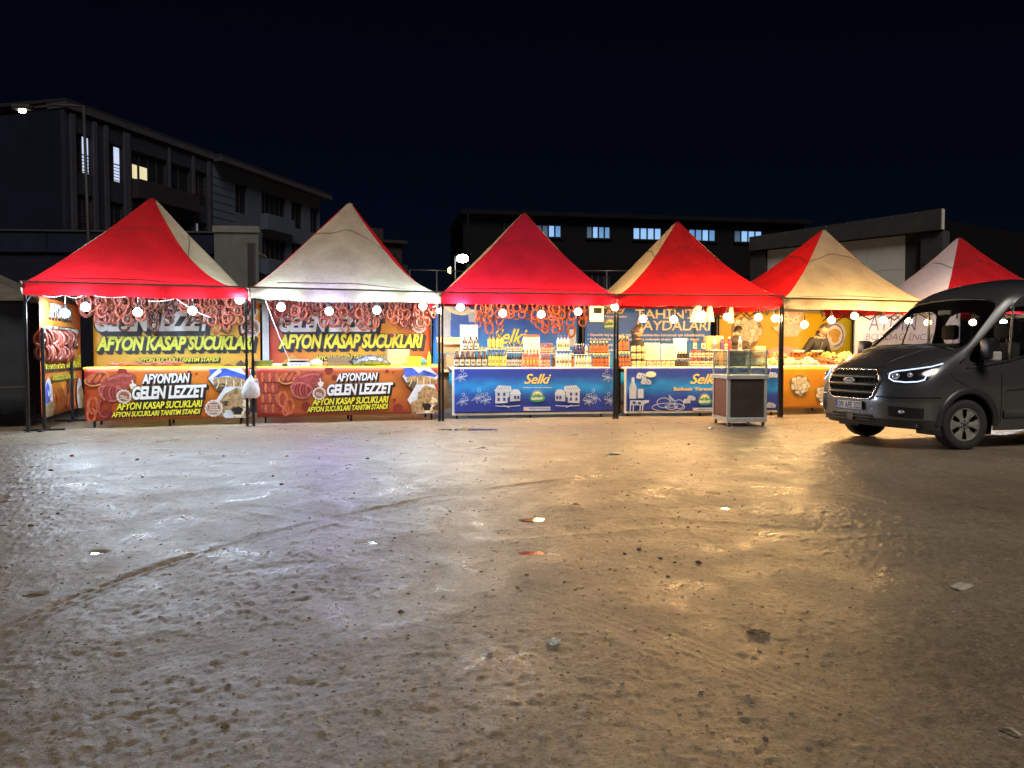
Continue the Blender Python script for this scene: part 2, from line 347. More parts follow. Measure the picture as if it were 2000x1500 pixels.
def build_stones():
    big = [(278, 932), (533, 931), (550, 946), (82, 1005), (114, 1004), (60, 1029), (668, 1103), (1123, 984), (668, 1306), (1332, 1167), (1290, 1090), (1248, 1072), (1318, 1098), (1345, 868),
           (140, 893), (437, 893), (1305, 1126), (440, 1424), (322, 1440), (573, 1156), (783, 1196), (692, 964), (718, 897), (268, 900), (1075, 902), (1220, 1080), (1365, 1098), (1640, 1395), (1495, 1445), (100, 920)]
    mats_ = [mat('stone_dark', (.10, .075, .06), rough=.6, var=.3, scale=14, bump=.01, bscale=30), mat('stone_pale', (.36, .33, .28), rough=.6, var=.3, scale=14, bump=.01, bscale=30), mat('stone_brick', (.24, .09, .05), rough=.7, var=.3, scale=14)]
    for i, (px, py) in enumerate(big):
        p = gnd(px, py); k = 1 if px in (668, 1123, 322, 1332) else (2 if px in (140, 268) else 0)
        r = (.011 + .004 * (i % 3)) * (.45 + p.y * .085)
        mb = MB(); mb.ball((0, 0, 0), r, 2, sc=(1.2, .9, .72), noise=.16, seed=i)
        o = mb.build('stone', mats_[k], loc=(p.x, p.y, hz(p.x, p.y) + r * .2), rz=i * 1.3)
        kind = ('small dark stone', 'pale grey stone', 'broken reddish brick fragment')[k]
        if k == 1: lab = {668: 'pale grey stone on the mud, in the middle of the left foreground', 1123: 'pale stone on the mud in front of the third tent', 322: 'pale stone near the bottom left corner of the lot', 1332: 'bluish grey stone lying in the middle of the lot'}[px]
        elif k == 2: lab = 'small reddish brick fragment lying on the lot before the leftmost stall'
        else: lab = 'small dark stone lying loose on the wet muddy lot'
        if px == 668 and py > 1200: lab = 'pale yellowish stone in the left foreground, nearer the camera than the other pale one'
        tag(o, lab, 'stone', 'dark stones on the lot' if k == 0 else ('brick fragments' if k == 2 else None))
build_stones()
def crumple(name, px, py, sx, sy, sz, m, label, cat, seed, rz=0, sub=3, noise=.22):
    p = gnd(px, py); mb = MB(); mb.ball((0, 0, 0), 1, sub, sc=(sx, sy, sz), noise=noise, seed=seed)
    o = mb.build(name, m, loc=(p.x, p.y, hz(p.x, p.y) + sz * .2), rz=rz); return tag(o, label, cat)
def build_litter():
    wp = mat('litter_plastic', (.62, .64, .62), rough=.25, var=.2, scale=20, transl=.3); br = mat('litter_brown', (.16, .10, .05), rough=.6, var=.4, scale=20); cb = mat('litter_card', (.42, .38, .31), rough=.8, var=.2, scale=10)
    crumple('plastic_wrapper', 1080, 1258, .034, .022, .016, wp, 'crumpled clear plastic wrapper on the mud in the foreground', 'litter', 3, .4)
    crumple('dark_rag', 1483, 1238, .048, .018, .012, br, 'crumpled dark brown rag with a pale spot on the mud', 'litter', 5, -.3)
    crumple('plastic_scrap', 1198, 887, .09, .05, .02, wp, 'small white plastic scrap on the lit earth before the second blue table', 'litter', 8, 0, 2, .3)
    crumple('plastic_scrap', 1390, 836, .05, .05, .03, wp, 'white scrap lying by the casters of the glass cart', 'litter', 9, 0, 2, .3)
    crumple('paper_scrap', 905, 839, .09, .05, .05, mat('litter_paper', (.62, .56, .42), rough=.7, var=.3), 'crumpled pale paper lying in the puddle by the second tent', 'litter', 11, 0, 2, .3)
    p = gnd(1878, 1151); mb = MB(); P = [[(x * .048 + .01 * math.sin(3 * y), y * .030, .006 + .010 * math.sin(2 * x + y)) for x in (-1, -.5, 0, .5, 1)] for y in (-1, 0, 1)]
    mb.grid(P); o = mb.build('cardboard_scrap', cb, loc=(p.x, p.y, hz(p.x, p.y) + .012), rz=.2); sol(o, .006); tag(o, 'flat torn piece of grey cardboard lying on the mud at right', 'litter')
    a, b = gnd(1958, 1426), gnd(1994, 1442); mb = MB(); mb.tube([(a.x, a.y, hz(a.x, a.y) + .012), ((a.x + b.x) / 2, (a.y + b.y) / 2, .016), (b.x, b.y, hz(b.x, b.y) + .012)], .007, 6)
    tag(mb.build('stick', cb, smooth=True), 'pale splinter of wood on the mud in the bottom right corner', 'litter')
def sol(o, th, off=-1):
    m = o.modifiers.new('thickness', 'SOLIDIFY'); m.thickness = th; m.offset = off; return o
build_litter()

# ---------------------------------------------------------------- buildings behind the stalls
def facade_frame(p0, p1):
    """p0, p1 ground points (left, right as seen); returns origin, unit along, outward normal and length"""
    a = Vector((p0[0], p0[1], 0)); b = Vector((p1[0], p1[1], 0)); d = (b - a); L = d.length; d.normalize()
    return a, d, Vector((d.y, -d.x, 0)), L
def on_facade(fr, px, py):
    a, d, n, L = fr; r = ray(px, py); o = Vector((0, 0, CAM_H)); t = (a - o).dot(n) / r.dot(n); P = o + r * t
    return (P - a).dot(d), P.z
def fbox(mb, fr, s0, s1, z0, z1, out0, out1, mi=0):
    a, d, n, L = fr
    V = [a + d * s + n * o + Vector((0, 0, z)) for z in (z0, z1) for o in (out1, out0) for s in (s0, s1)]
    mb.add(V, [(0, 2, 3, 1), (4, 5, 7, 6), (0, 1, 5, 4), (2, 6, 7, 3), (0, 4, 6, 2), (1, 3, 7, 5)], mi); return mb
def fwall(root, fr, z0, z1, holes, m, depth=.25, name='wall', back=.0):
    """facade wall with real window openings: the wall is cut into strips round the holes (s0,s1,z0,z1)"""
    xs = sorted({0, fr[3]} | {h[0] for h in holes} | {h[1] for h in holes}); zs = sorted({z0, z1} | {h[2] for h in holes} | {h[3] for h in holes})
    mb = MB()
    for i in range(len(xs) - 1):
        run = None
        for k in range(len(zs) - 1):
            cx, cz = (xs[i] + xs[i + 1]) / 2, (zs[k] + zs[k + 1]) / 2
            solid = not any(h[0] < cx < h[1] and h[2] < cz < h[3] for h in holes)
            if solid: run = (run[0], zs[k + 1]) if run else (zs[k], zs[k + 1])
            if run and (not solid or k == len(zs) - 2): fbox(mb, fr, xs[i], xs[i + 1], run[0], run[1], -depth, 0); run = None
    o = mb.build(name, m, root); return o
def window(root, fr, s0, s1, z0, z1, pane_m, frame_m, nv=2, nh=0, inset=.12, sill=None):
    f = .06; mb = MB()
    for (a, b, c, d) in ((s0, s1, z0, z0 + f), (s0, s1, z1 - f, z1), (s0, s0 + f, z0 + f, z1 - f), (s1 - f, s1, z0 + f, z1 - f)): fbox(mb, fr, a, b, c, d, -inset - .06, -inset)
    for k in range(1, nv): s = s0 + (s1 - s0) * k / nv; fbox(mb, fr, s - f / 2, s + f / 2, z0 + f, z1 - f, -inset - .05, -inset - .005)
    for k in range(1, nh + 1): z = z0 + (z1 - z0) * k / (nh + 1); fbox(mb, fr, s0 + f, s1 - f, z - f / 2, z + f / 2, -inset - .045, -inset - .01)
    w = mb.build('window', frame_m, root)
    pm = MB(); fbox(pm, fr, s0 + f * .5, s1 - f * .5, z0 + f * .5, z1 - f * .5, -inset - .04, -inset - .03); pm.build('pane', pane_m, w)
    if sill: sm = MB(); fbox(sm, fr, s0 - .08, s1 + .08, z0 - .09, z0 - .003, -.05, .12); sm.build('sill', sill, w)
    return w
GL_DARK = mat('window_glass_dark', (.012, .014, .02), rough=.08, var=.3, scale=.8, rvar=.04, spec=.5)
GL_BLUE = mat('window_lit_blue', (.1, .2, .3), rough=.3, emit=((.22, .50, 1.0), .24), var=.4, scale=2)
GL_BLUE2 = mat('window_lit_pale_blue', (.1, .2, .3), rough=.3, emit=((.32, .58, 1.0), .42), var=.4, scale=2)
GL_WHITE = mat('window_lit_white', (.3, .3, .35), rough=.3, emit=((.62, .72, 1.0), .42), var=.4, scale=2)
GL_WARM = mat('window_lit_warm', (.3, .3, .2), rough=.3, emit=((.9, .78, .45), .40), var=.4, scale=2)
FR_DARK = mat('frame_dark', (.035, .03, .03), rough=.5); FR_WHITE = mat('frame_white', (.5, .5, .5), rough=.5)
def facade_root(name, label, fr): return thing(name, label, 'building', tuple(fr[0]))
def setw(root):
    # geometry is given in world space: undo the root offset on direct children
    for c in root.children: c.location = Vector(c.location) - root.location
def build_left_blocks():
    p0, p1 = (-21.3, 37.0), (-14.4, 58.0); allf = facade_frame(p0, p1); a, d, n, L = allf
    sS = on_facade(allf, 416, 420)[0]; mid = a + d * sS
    # ---- brown block
    fr = facade_frame(p0, (mid.x, mid.y)); root = facade_root('apartment_block', 'dark brown apartment block with three lit top windows behind the leftmost tent', fr)
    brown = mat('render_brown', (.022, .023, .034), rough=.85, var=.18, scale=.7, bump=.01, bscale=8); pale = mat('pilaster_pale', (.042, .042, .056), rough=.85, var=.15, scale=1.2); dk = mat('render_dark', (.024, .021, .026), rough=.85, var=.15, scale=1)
    S = lambda px: on_facade(fr, px, 330)[0]
    top = 13.0; fh = 2.95; holes = []; wins = []
    cols = [(148, 180, 1, 1), (211, 240, 1, 1), (258, 326, 4, 0), (332, 372, 2, 0), (379, 403, 2, 0)]
    for ci, (xa, xb, nv, kind) in enumerate(cols):
        s0, s1 = S(xa), S(xb)
        for f in range(4):
            zt = top - .95 - f * fh; zb = zt - (1.95 if ci in (0, 1, 4) else 1.55)
            holes.append((s0, s1, zb, zt)); wins.append((s0, s1, zb, zt, nv, ci, f))
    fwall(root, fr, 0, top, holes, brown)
    for (s0, s1, zb, zt, nv, ci, f) in wins:
        pm = GL_DARK
        if ci in (0, 1): nv = 2
        w = window(root, fr, s0, s1, zb, zt, pm, FR_DARK, nv=nv, nh=1 if ci in (0, 1, 4) else 0, inset=.14)
        q = (s1 - s0)
        if f == 0 and ci in (0, 1):
            pmb = MB(); fbox(pmb, fr, s0 + q * .52, s1 - .07, zb + .1, zt - .1, -.165, -.16); pmb.build('pane', GL_WHITE, w)
        if f == 0 and ci == 2:
            for k0, k1, mm in ((.02, .2, GL_WARM), (.27, .48, GL_WARM)):
                pmb = MB(); fbox(pmb, fr, s0 + q * k0, s0 + q * k1, zb + .12, zb + .85, -.165, -.16); pmb.build('pane', mm, w)
        if f == 1 and ci == 4:
            pmb = MB(); fbox(pmb, fr, s0 + q * .1, s0 + q * .42, zb + .1, zt - .1, -.165, -.16); pmb.build('pane', mat('window_lit_faint', (.2, .2, .22), rough=.3, emit=((.55, .65, .8), .10)), w)
        # balcony grille
        if ci in (0, 1, 4):
            g = MB()
            for k in range(5): fbox(g, fr, s0 + .04, s1 - .04, zb + .12 + k * .16, zb + .15 + k * .16, -.08, -.05)
            g.build('railing', FR_DARK, w)
        else:
            g = MB(); fbox(g, fr, s0 - .1, s1 + .1, zb - 1.0, zb - .02, .0, .55); g.build('balcony', dk, w)
    for xa, xb in ((137, 146), (181, 188), (203, 210), (241, 252), (328, 331), (374, 378), (404, 409)):
        pb = MB(); fbox(pb, fr, S(xa), S(xb), 0, top - .2, 0, .12); pb.build('pilaster', pale, root)
    cb = MB(); fbox(cb, fr, -.05, fr[3], top, top + .28, -1.0, .16); cb.build('cornice', pale, root)
    # gable end and roof
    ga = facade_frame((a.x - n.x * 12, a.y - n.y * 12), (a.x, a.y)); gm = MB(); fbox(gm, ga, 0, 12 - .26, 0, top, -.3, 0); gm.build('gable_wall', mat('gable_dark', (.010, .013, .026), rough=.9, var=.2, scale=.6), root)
    rm = MB(); rm.add([a + d * s + n * o_ + Vector((0, 0, z)) for s in (-.05, fr[3]) for o_, z in ((.16, top + .282), (-6, top + .5), (-12.3, top + .282))], [(0, 1, 4, 3), (1, 2, 5, 4)]); sol(rm.build('roof', dk, root), .15)
    setw(root)
    # ---- grey-blue block
    fr = facade_frame((mid.x, mid.y), p1); root = facade_root('apartment_block', 'bluish grey apartment block with ribbed cladding and dark balconies behind the second tent', fr)
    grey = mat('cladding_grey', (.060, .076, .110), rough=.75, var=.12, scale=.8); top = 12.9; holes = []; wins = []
    S = lambda px: on_facade(fr, px, 400)[0]
    for ci, (xa, xb, nv) in enumerate([(460, 483, 2), (511, 558, 5), (569, 591, 2), (606, 622, 2)]):
        for f in range(4):
            zt = top - .75 - f * 2.95; zb = zt - (1.9 if nv == 2 else 1.55); holes.append((S(xa), S(xb), zb, zt)); wins.append((S(xa), S(xb), zb, zt, nv, ci))
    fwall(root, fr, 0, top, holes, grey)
    for (s0, s1, zb, zt, nv, ci) in wins:
        w = window(root, fr, s0, s1, zb, zt, GL_DARK, FR_DARK, nv=nv, nh=0, inset=.15)
        if nv == 5: g = MB(); fbox(g, fr, s0 - .15, s1 + .15, zb - 1.05, zb - .02, 0, .6); g.build('balcony', grey, w)
    mm = mat('cladding_seam', (.035, .045, .06), rough=.8)
    for k in range(1, 26): b_ = MB(); fbox(b_, fr, .02, S(458), .48 * k, .48 * k + .03, 0, .02); b_.build('cladding_strip', mm, root)
    cb = MB(); fbox(cb, fr, 0.003, fr[3] + .6, top, top + .25, -1, .7); cb.build('cornice', pale, root)
    eb = facade_frame(p1, (p1[0] - n.x * 11, p1[1] - n.y * 11)); gm = MB(); fbox(gm, eb, 0.26, 11, 0, top, -.3, 0); gm.build('gable_wall', grey, root)
    rm = MB(); rm.add([fr[0] + fr[1] * s + n * o_ + Vector((0, 0, z)) for s in (0.003, fr[3] + .6) for o_, z in ((.7, top + .252), (-5.5, top + .7), (-11.3, top + .252))], [(0, 1, 4, 3), (1, 2, 5, 4)]); sol(rm.build('roof', dk, root), .15)
    setw(root)
build_left_blocks()
def build_low_hall():
    fr = facade_frame((-30.0, 23.2), (-9.4, 24.6)); root = facade_root('low_hall', 'low dark hall with a band of fascia panels behind the leftmost tent', fr)
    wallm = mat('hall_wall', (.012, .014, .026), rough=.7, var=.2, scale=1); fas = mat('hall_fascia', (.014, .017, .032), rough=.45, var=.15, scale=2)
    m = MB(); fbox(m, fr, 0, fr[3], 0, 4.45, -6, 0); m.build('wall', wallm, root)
    n = 8; w = fr[3] / n
    for k in range(n): b = MB(); fbox(b, fr, k * w + .012, (k + 1) * w - .012, 4.46, 5.10, -.3, .10); b.build('fascia_panel', fas, root)
    t = MB(); fbox(t, fr, -.1, fr[3] + .1, 5.103, 5.15, -6, .16); t.build('coping', mat('coping_metal', (.08, .085, .10), rough=.4, metal=.6), root); setw(root)
    # ribbed metal screen beside it
    fr = facade_frame((-9.25, 24.0), (-7.9, 24.1)); root = thing('metal_screen', 'tall pale ribbed metal screen panel standing between the first and second tents', 'screen', tuple(fr[0]))
    zi = mat('galvanised_sheet', (.17, .18, .18), rough=.45, metal=.2, var=.15, scale=3)
    m = MB(); k = 28; P = [[], []]
    for i in range(k * 4 + 1):
        s = fr[3] * i / (k * 4); o_ = .03 if (i // 2) % 2 else 0
        for r_, z in ((0, 0), (1, 5.05)): P[r_].append(tuple(fr[0] + fr[1] * s + fr[2] * o_ + Vector((0, 0, z))))
    m.grid(P); sol(m.build('sheet', zi, root), .02)
    m = MB(); fbox(m, fr, -.03, fr[3] + .03, 5.05, 5.25, -.06, .06); m.build('cap_rail', zi, root); setw(root)
    p = at(492, 560, 22.5); t = thing('steel_column', 'dark square steel column rising behind the gap of the first two tents', 'column', (p.x, p.y, 0))
    m = MB(); m.bbox(-.09, .09, -.09, .09, 0, 4.5, .01); m.build('shaft', FR_DARK, t); m = MB(); m.bbox(-.14, .14, -.14, .14, 0, .02, .004); m.build('base_plate', FR_DARK, t)
build_low_hall()
def build_mid_block():
    Y = 46.0; x0 = (915 - 1000) / FPX * Y; x1 = (1572 - 1000) / FPX * 49; fr = facade_frame((x0, Y), (x1, 49.5))
    root = facade_root('office_block', 'long dark four storey block with a row of blue lit windows behind the middle tents', fr)
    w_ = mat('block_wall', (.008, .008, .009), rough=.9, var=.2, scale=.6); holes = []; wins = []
    def sz(px, py): return on_facade(fr, px, py)
    top = sz(950, 421)[1]
    for i, (xa, xb, lit, nv) in enumerate([(984, 1012, GL_DARK, 3), (1046, 1097, GL_BLUE, 4), (1146, 1193, GL_BLUE, 4), (1237, 1293, GL_BLUE2, 4), (1346, 1399, GL_BLUE, 4), (1435, 1490, GL_BLUE2, 4)]):
        s0, s1 = sz(xa, 437)[0], sz(xb, 437)[0]
        for f in range(3):
            zt = top - .42 - f * 2.9; zb = zt - .78 - (.4 if f else 0); holes.append((s0, s1, zb, zt)); wins.append((s0, s1, zb, zt, lit if f == 0 else GL_DARK, nv, f, i))
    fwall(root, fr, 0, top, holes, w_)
    for (s0, s1, zb, zt, pm, nv, f, i) in wins:
        w = window(root, fr, s0, s1, zb, zt, GL_DARK, FR_DARK, nv=nv, inset=.1, sill=w_)
        if f == 0 and pm is not GL_DARK:
            q = (s1 - s0) / nv
            for k in range(nv):
                if (i, k) in ((1, 0), (1, 1), (2, 0), (5, 0)): mm = mat('window_lit_dim_blue', (.1, .15, .2), rough=.3, emit=((.25, .45, .8), .07))
                elif (i + k) % 3 == 0: mm = GL_BLUE2
                else: mm = pm
                pb = MB(); fbox(pb, fr, s0 + q * k + .06, s0 + q * (k + 1) - .05, zb + .07, zt - .07, -.125, -.12); pb.build('pane', mm, w)
    c = MB(); fbox(c, fr, -.5, fr[3] + .3, top, top + .25, -8, .5); c.build('eaves', w_, root)
    b = MB(); fbox(b, fr, -.25, 2.2, 5.3, 5.5, .004, 1.3); fbox(b, fr, -.25, 2.2, 5.503, 6.5, 1.2, 1.3); fbox(b, fr, -.25, -.15, 5.503, 6.5, .004, 1.197); b.build('balcony', mat('balcony_pale', (.04, .037, .036), rough=.8), root)
    b = MB(); fbox(b, fr, -.2, -.1, 6.503, top - .003, 1.2, 1.3); b.build('balcony_post', w_, root)
    g = MB(); fbox(g, fr, -.3, -.01, 0, top - .01, -9, -.003); g.build('gable_wall', w_, root); setw(root)
    # far block
    fr = facade_frame((-17.0, 80), (-11.7, 82)); root = facade_root('far_block', 'distant dim brown apartment block seen between the second and third tents', fr)
    fm = mat('far_wall', (.03, .024, .022), rough=.9, var=.25, scale=.5); holes = [(1.0 + k * 1.6, 1.8 + k * 1.6, 1.6 + f * 2.9, 3.1 + f * 2.9) for k in range(3) for f in range(4)]
    fwall(root, fr, 0, 13.0, holes, fm)
    for h in holes: window(root, fr, *h, GL_DARK, FR_DARK, nv=2)
    m = MB(); fbox(m, fr, -.5, fr[3] + .5, 13, 13.3, -8, .5); fbox(m, fr, 1.2, 3.8, 13.3, 14.6, -6, -.5); m.build('roof', fm, root)
    b = MB()
    for f in range(3): fbox(b, fr, 3.6, fr[3] + .4, 3.9 + f * 2.9, 4.9 + f * 2.9, .003, 1.0)
    b.build('balcony', fm, root); setw(root)
build_mid_block()
def build_hall_right():
    A, B = (10.55, 34.0), (15.75, 28.2); fr = facade_frame(A, B); root = facade_root('panel_hall', 'modern hall with grey wall panels and a dark rising fascia behind the right tents', fr)
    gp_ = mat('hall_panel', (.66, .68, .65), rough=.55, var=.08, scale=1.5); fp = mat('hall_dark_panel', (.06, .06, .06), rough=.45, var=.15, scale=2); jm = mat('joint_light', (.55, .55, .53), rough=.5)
    L = fr[3]; z0 = lambda s: 6.40 + .02 * s      # fascia top
    wall = MB(); fbox(wall, fr, 0, L, 0, 5.80, -8, -.06); wall.build('wall', fp, root)
    xs = [.75 + (L - 1.35 - .75) * k / 4 for k in range(5)]; zs = [0, 1.6, 3.1, 4.5, 5.77]
    for i in range(4):
        for k in range(4): b = MB(); fbox(b, fr, xs[i] + .006, xs[i + 1] - .006, zs[k] + .006, zs[k + 1] - .006, -.058, -.02); b.build('wall_panel', gp_, root)
    n = 9; w = L / n
    for k in range(n):
        b = MB(); s0, s1 = k * w + .02, (k + 1) * w - .02; aa, d, nn, _ = fr
        b.add([aa + d * s + nn * o_ + Vector((0, 0, z)) for s in (s0, s1) for o_ in (-.05, .25) for z in (5.80, z0(s))], [(0, 2, 3, 1), (4, 5, 7, 6), (0, 4, 6, 2), (1, 3, 7, 5), (2, 6, 7, 3), (0, 1, 5, 4)]); b.build('fascia_panel', fp, root)
        j = MB(); fbox(j, fr, s1 + .004, s1 + .036, 5.81, z0(s1) - .01, 0, .22); j.build('joint_strip', jm, root)
    for s0, s1 in ((0, .7), (L - .75, L)):
        for k in range(5): b = MB(); fbox(b, fr, s0, s1, k * 1.15 + .01, (k + 1) * 1.15 - .01, -.058, .1); b.build('pier_panel', fp, root)
    eb = facade_frame(B, (B[0] + 8, B[1] + 5)); m = MB(); fbox(m, eb, 0.02, 9, 0, 6.2, -.3, -.1); m.build('end_wall', mat('hall_end_dark', (.006, .006, .007), rough=.9), root); setw(root)
build_hall_right()
def build_rail_fence(pa, pb, z, label):
    a, b = Vector(pa), Vector(pb); t = thing('pipe_fence', label, 'fence', (a.x, a.y, 0)); d = b - a; n = max(2, int(d.length / 2.4))
    g = mat('galvanised_pipe', (.15, .15, .15), rough=.4, metal=.6)
    for k in range(n + 1): p = d * (k / n); m = MB(); m.tube([(p.x, p.y, 0), (p.x, p.y, z)], .028, 8); m.build('post', g, t, smooth=True)
    for h in (z, z * .8, z * .55): m = MB(); m.tube([(0, 0, h), (d.x, d.y, h)], .02, 6); m.build('rail', g, t, smooth=True)
pa = at(800, 527, 27); pb = at(905, 527, 27.5); build_rail_fence((pa.x, pa.y), (pb.x, pb.y), pa.z, 'thin pipe fence behind the gap of the second and third tents')
pa = at(1130, 529, 26); pb = at(1240, 529, 26); build_rail_fence((pa.x, pa.y), (pb.x, pb.y), pa.z, 'thin pipe fence behind the gap of the third and fourth tents')
def street_lamp(px, py_lamp, Y, arm, col, power, label, r=.13, polepx=None, head=(.34, .12)):
    lp = at(px, py_lamp, Y); pole_x = lp.x + arm; t = thing('street_lamp', label, 'street lamp', (pole_x, Y, 0))
    st = mat('lamp_steel', (.022, .022, .026), rough=.6, metal=.2); z = lp.z
    m = MB(); m.tube([(0.12, 0, 0), (.06, 0, z * .5), (0, 0, z + .12)], .05, 10, rs=[.07, .05, .032]); m.build('pole', st, t, smooth=True)
    m = MB(); m.tube([(0, 0, z + .12), (-arm * .5, 0, z + .16), (-arm, 0, z + .08)], .03, 8); m.build('arm', st, t, smooth=True)
    m = MB(); m.bbox(-arm - head[0], -arm + head[0] * .4, -.12, .12, z + .03, z + .03 + head[1], .03); m.build('lamp_head', st, t)
    m = MB(); m.ball((-arm - head[0] * .3, -.02, z), r, 2, sc=(1.2, .9, .8)); m.build('lamp_lens', emis('lamp_glow_%d' % px, col, power), t, smooth=True)
street_lamp(52, 217, 20.0, 1.47, (1.0, .88, .50), 26, 'tall street lamp with a yellowish light at the upper left', r=.075)
street_lamp(907, 505, 40.0, -.5, (.85, .95, 1.0), 26, 'bright white lamp on a pole between the second and third tents', r=.27)
street_lamp(888, 528, 58.0, .6, (1.0, .50, .08), 22, 'small amber street lamp left of the bright white one', r=.36)

# rough plaster, cladding and panels hardly shine
for nm in ('render_brown', 'pilaster_pale', 'render_dark', 'gable_dark', 'cladding_grey', 'cladding_seam', 'block_wall', 'balcony_pale', 'far_wall', 'hall_wall', 'hall_fascia', 'hall_dark_panel', 'hall_end_dark'):
    next(n for n in MATS[nm].node_tree.nodes if n.type == 'BSDF_PRINCIPLED').inputs['Specular IOR Level'].default_value = .04
# ---------------------------------------------------------------- flat print on cloth banners
_TXT = {}
def text_geo(s, shear=0.0, bold=0.0, res=3):
    k = (s, shear, bold)
    if k in _TXT: return _TXT[k]
    c = bpy.data.curves.new('lettering', 'FONT'); c.body = s; c.size = 1; c.shear = shear; c.offset = bold; c.resolution_u = res; c.fill_mode = 'FRONT'; c.space_character = .96
    o = bpy.data.objects.new('lettering', c); COL.objects.link(o); bpy.context.view_layer.update()
    me = bpy.data.meshes.new_from_object(o.evaluated_get(bpy.context.evaluated_depsgraph_get()))
    V = np.array([v.co[:2] for v in me.vertices]); F = [tuple(p.vertices) for p in me.polygons]
    bpy.data.objects.remove(o); bpy.data.curves.remove(c); bpy.data.meshes.remove(me)
    V = (V - V.min(0)) / (V.max(0) - V.min(0)); _TXT[k] = (V, F); return V, F
PM = {}
def ink(name, col, rough=.45, var=.08, scale=25):
    return mat('ink_' + name, col, rough=rough, var=var, scale=scale, spec=.4)
INK = dict(white=ink('white', (.74, .74, .73)), black=ink('black', (.018, .016, .018)), yellow=ink('yellow', (.80, .74, .04)), lime=ink('lime', (.74, .76, .06)), orange=ink('orange', (.80, .36, .05)), gold=ink('gold', (.82, .55, .10)),
           red=ink('red', (.55, .05, .03)), maroon=ink('maroon', (.22, .03, .025)), meat=ink('meat', (.30, .06, .05), var=.45, scale=14), meat2=ink('meat_pink', (.46, .12, .10), var=.4, scale=22), sausage=ink('sausage', (.50, .12, .05), var=.3, scale=18), bread=ink('bread', (.56, .26, .09), var=.3, scale=20),
           brown=ink('brown', (.30, .11, .05)), cream=ink('cream', (.74, .66, .50), var=.2), rock=ink('rock', (.36, .24, .12), var=.65, scale=16), rock2=ink('rock_dark', (.10, .07, .04), var=.6, scale=14), sky=ink('sky', (.05, .10, .48), var=.5, scale=5), cloud=ink('cloud', (.55, .60, .68), var=.3, scale=6),
           green=ink('green', (.04, .26, .09)), sun=ink('sun', (.75, .72, .32)), line=ink('line', (.48, .56, .70)), milk=ink('milk', (.42, .48, .60), var=.14, scale=9), lokum=ink('lokum', (.58, .50, .36), var=.3, scale=12), lokum2=ink('lokum_shade', (.22, .14, .06), var=.3, scale=10), violet=ink('violet', (.10, .07, .26)), navy=ink('navy', (.03, .05, .25)), amber=ink('amber', (.62, .33, .06), var=.3), pink=ink('pink', (.68, .40, .36), var=.25))
VINYL = mat('printed_vinyl', (1, 1, 1), rough=.48, vcol=True, var=.16, scale=3, rvar=.08, spec=.45, transl=.12)
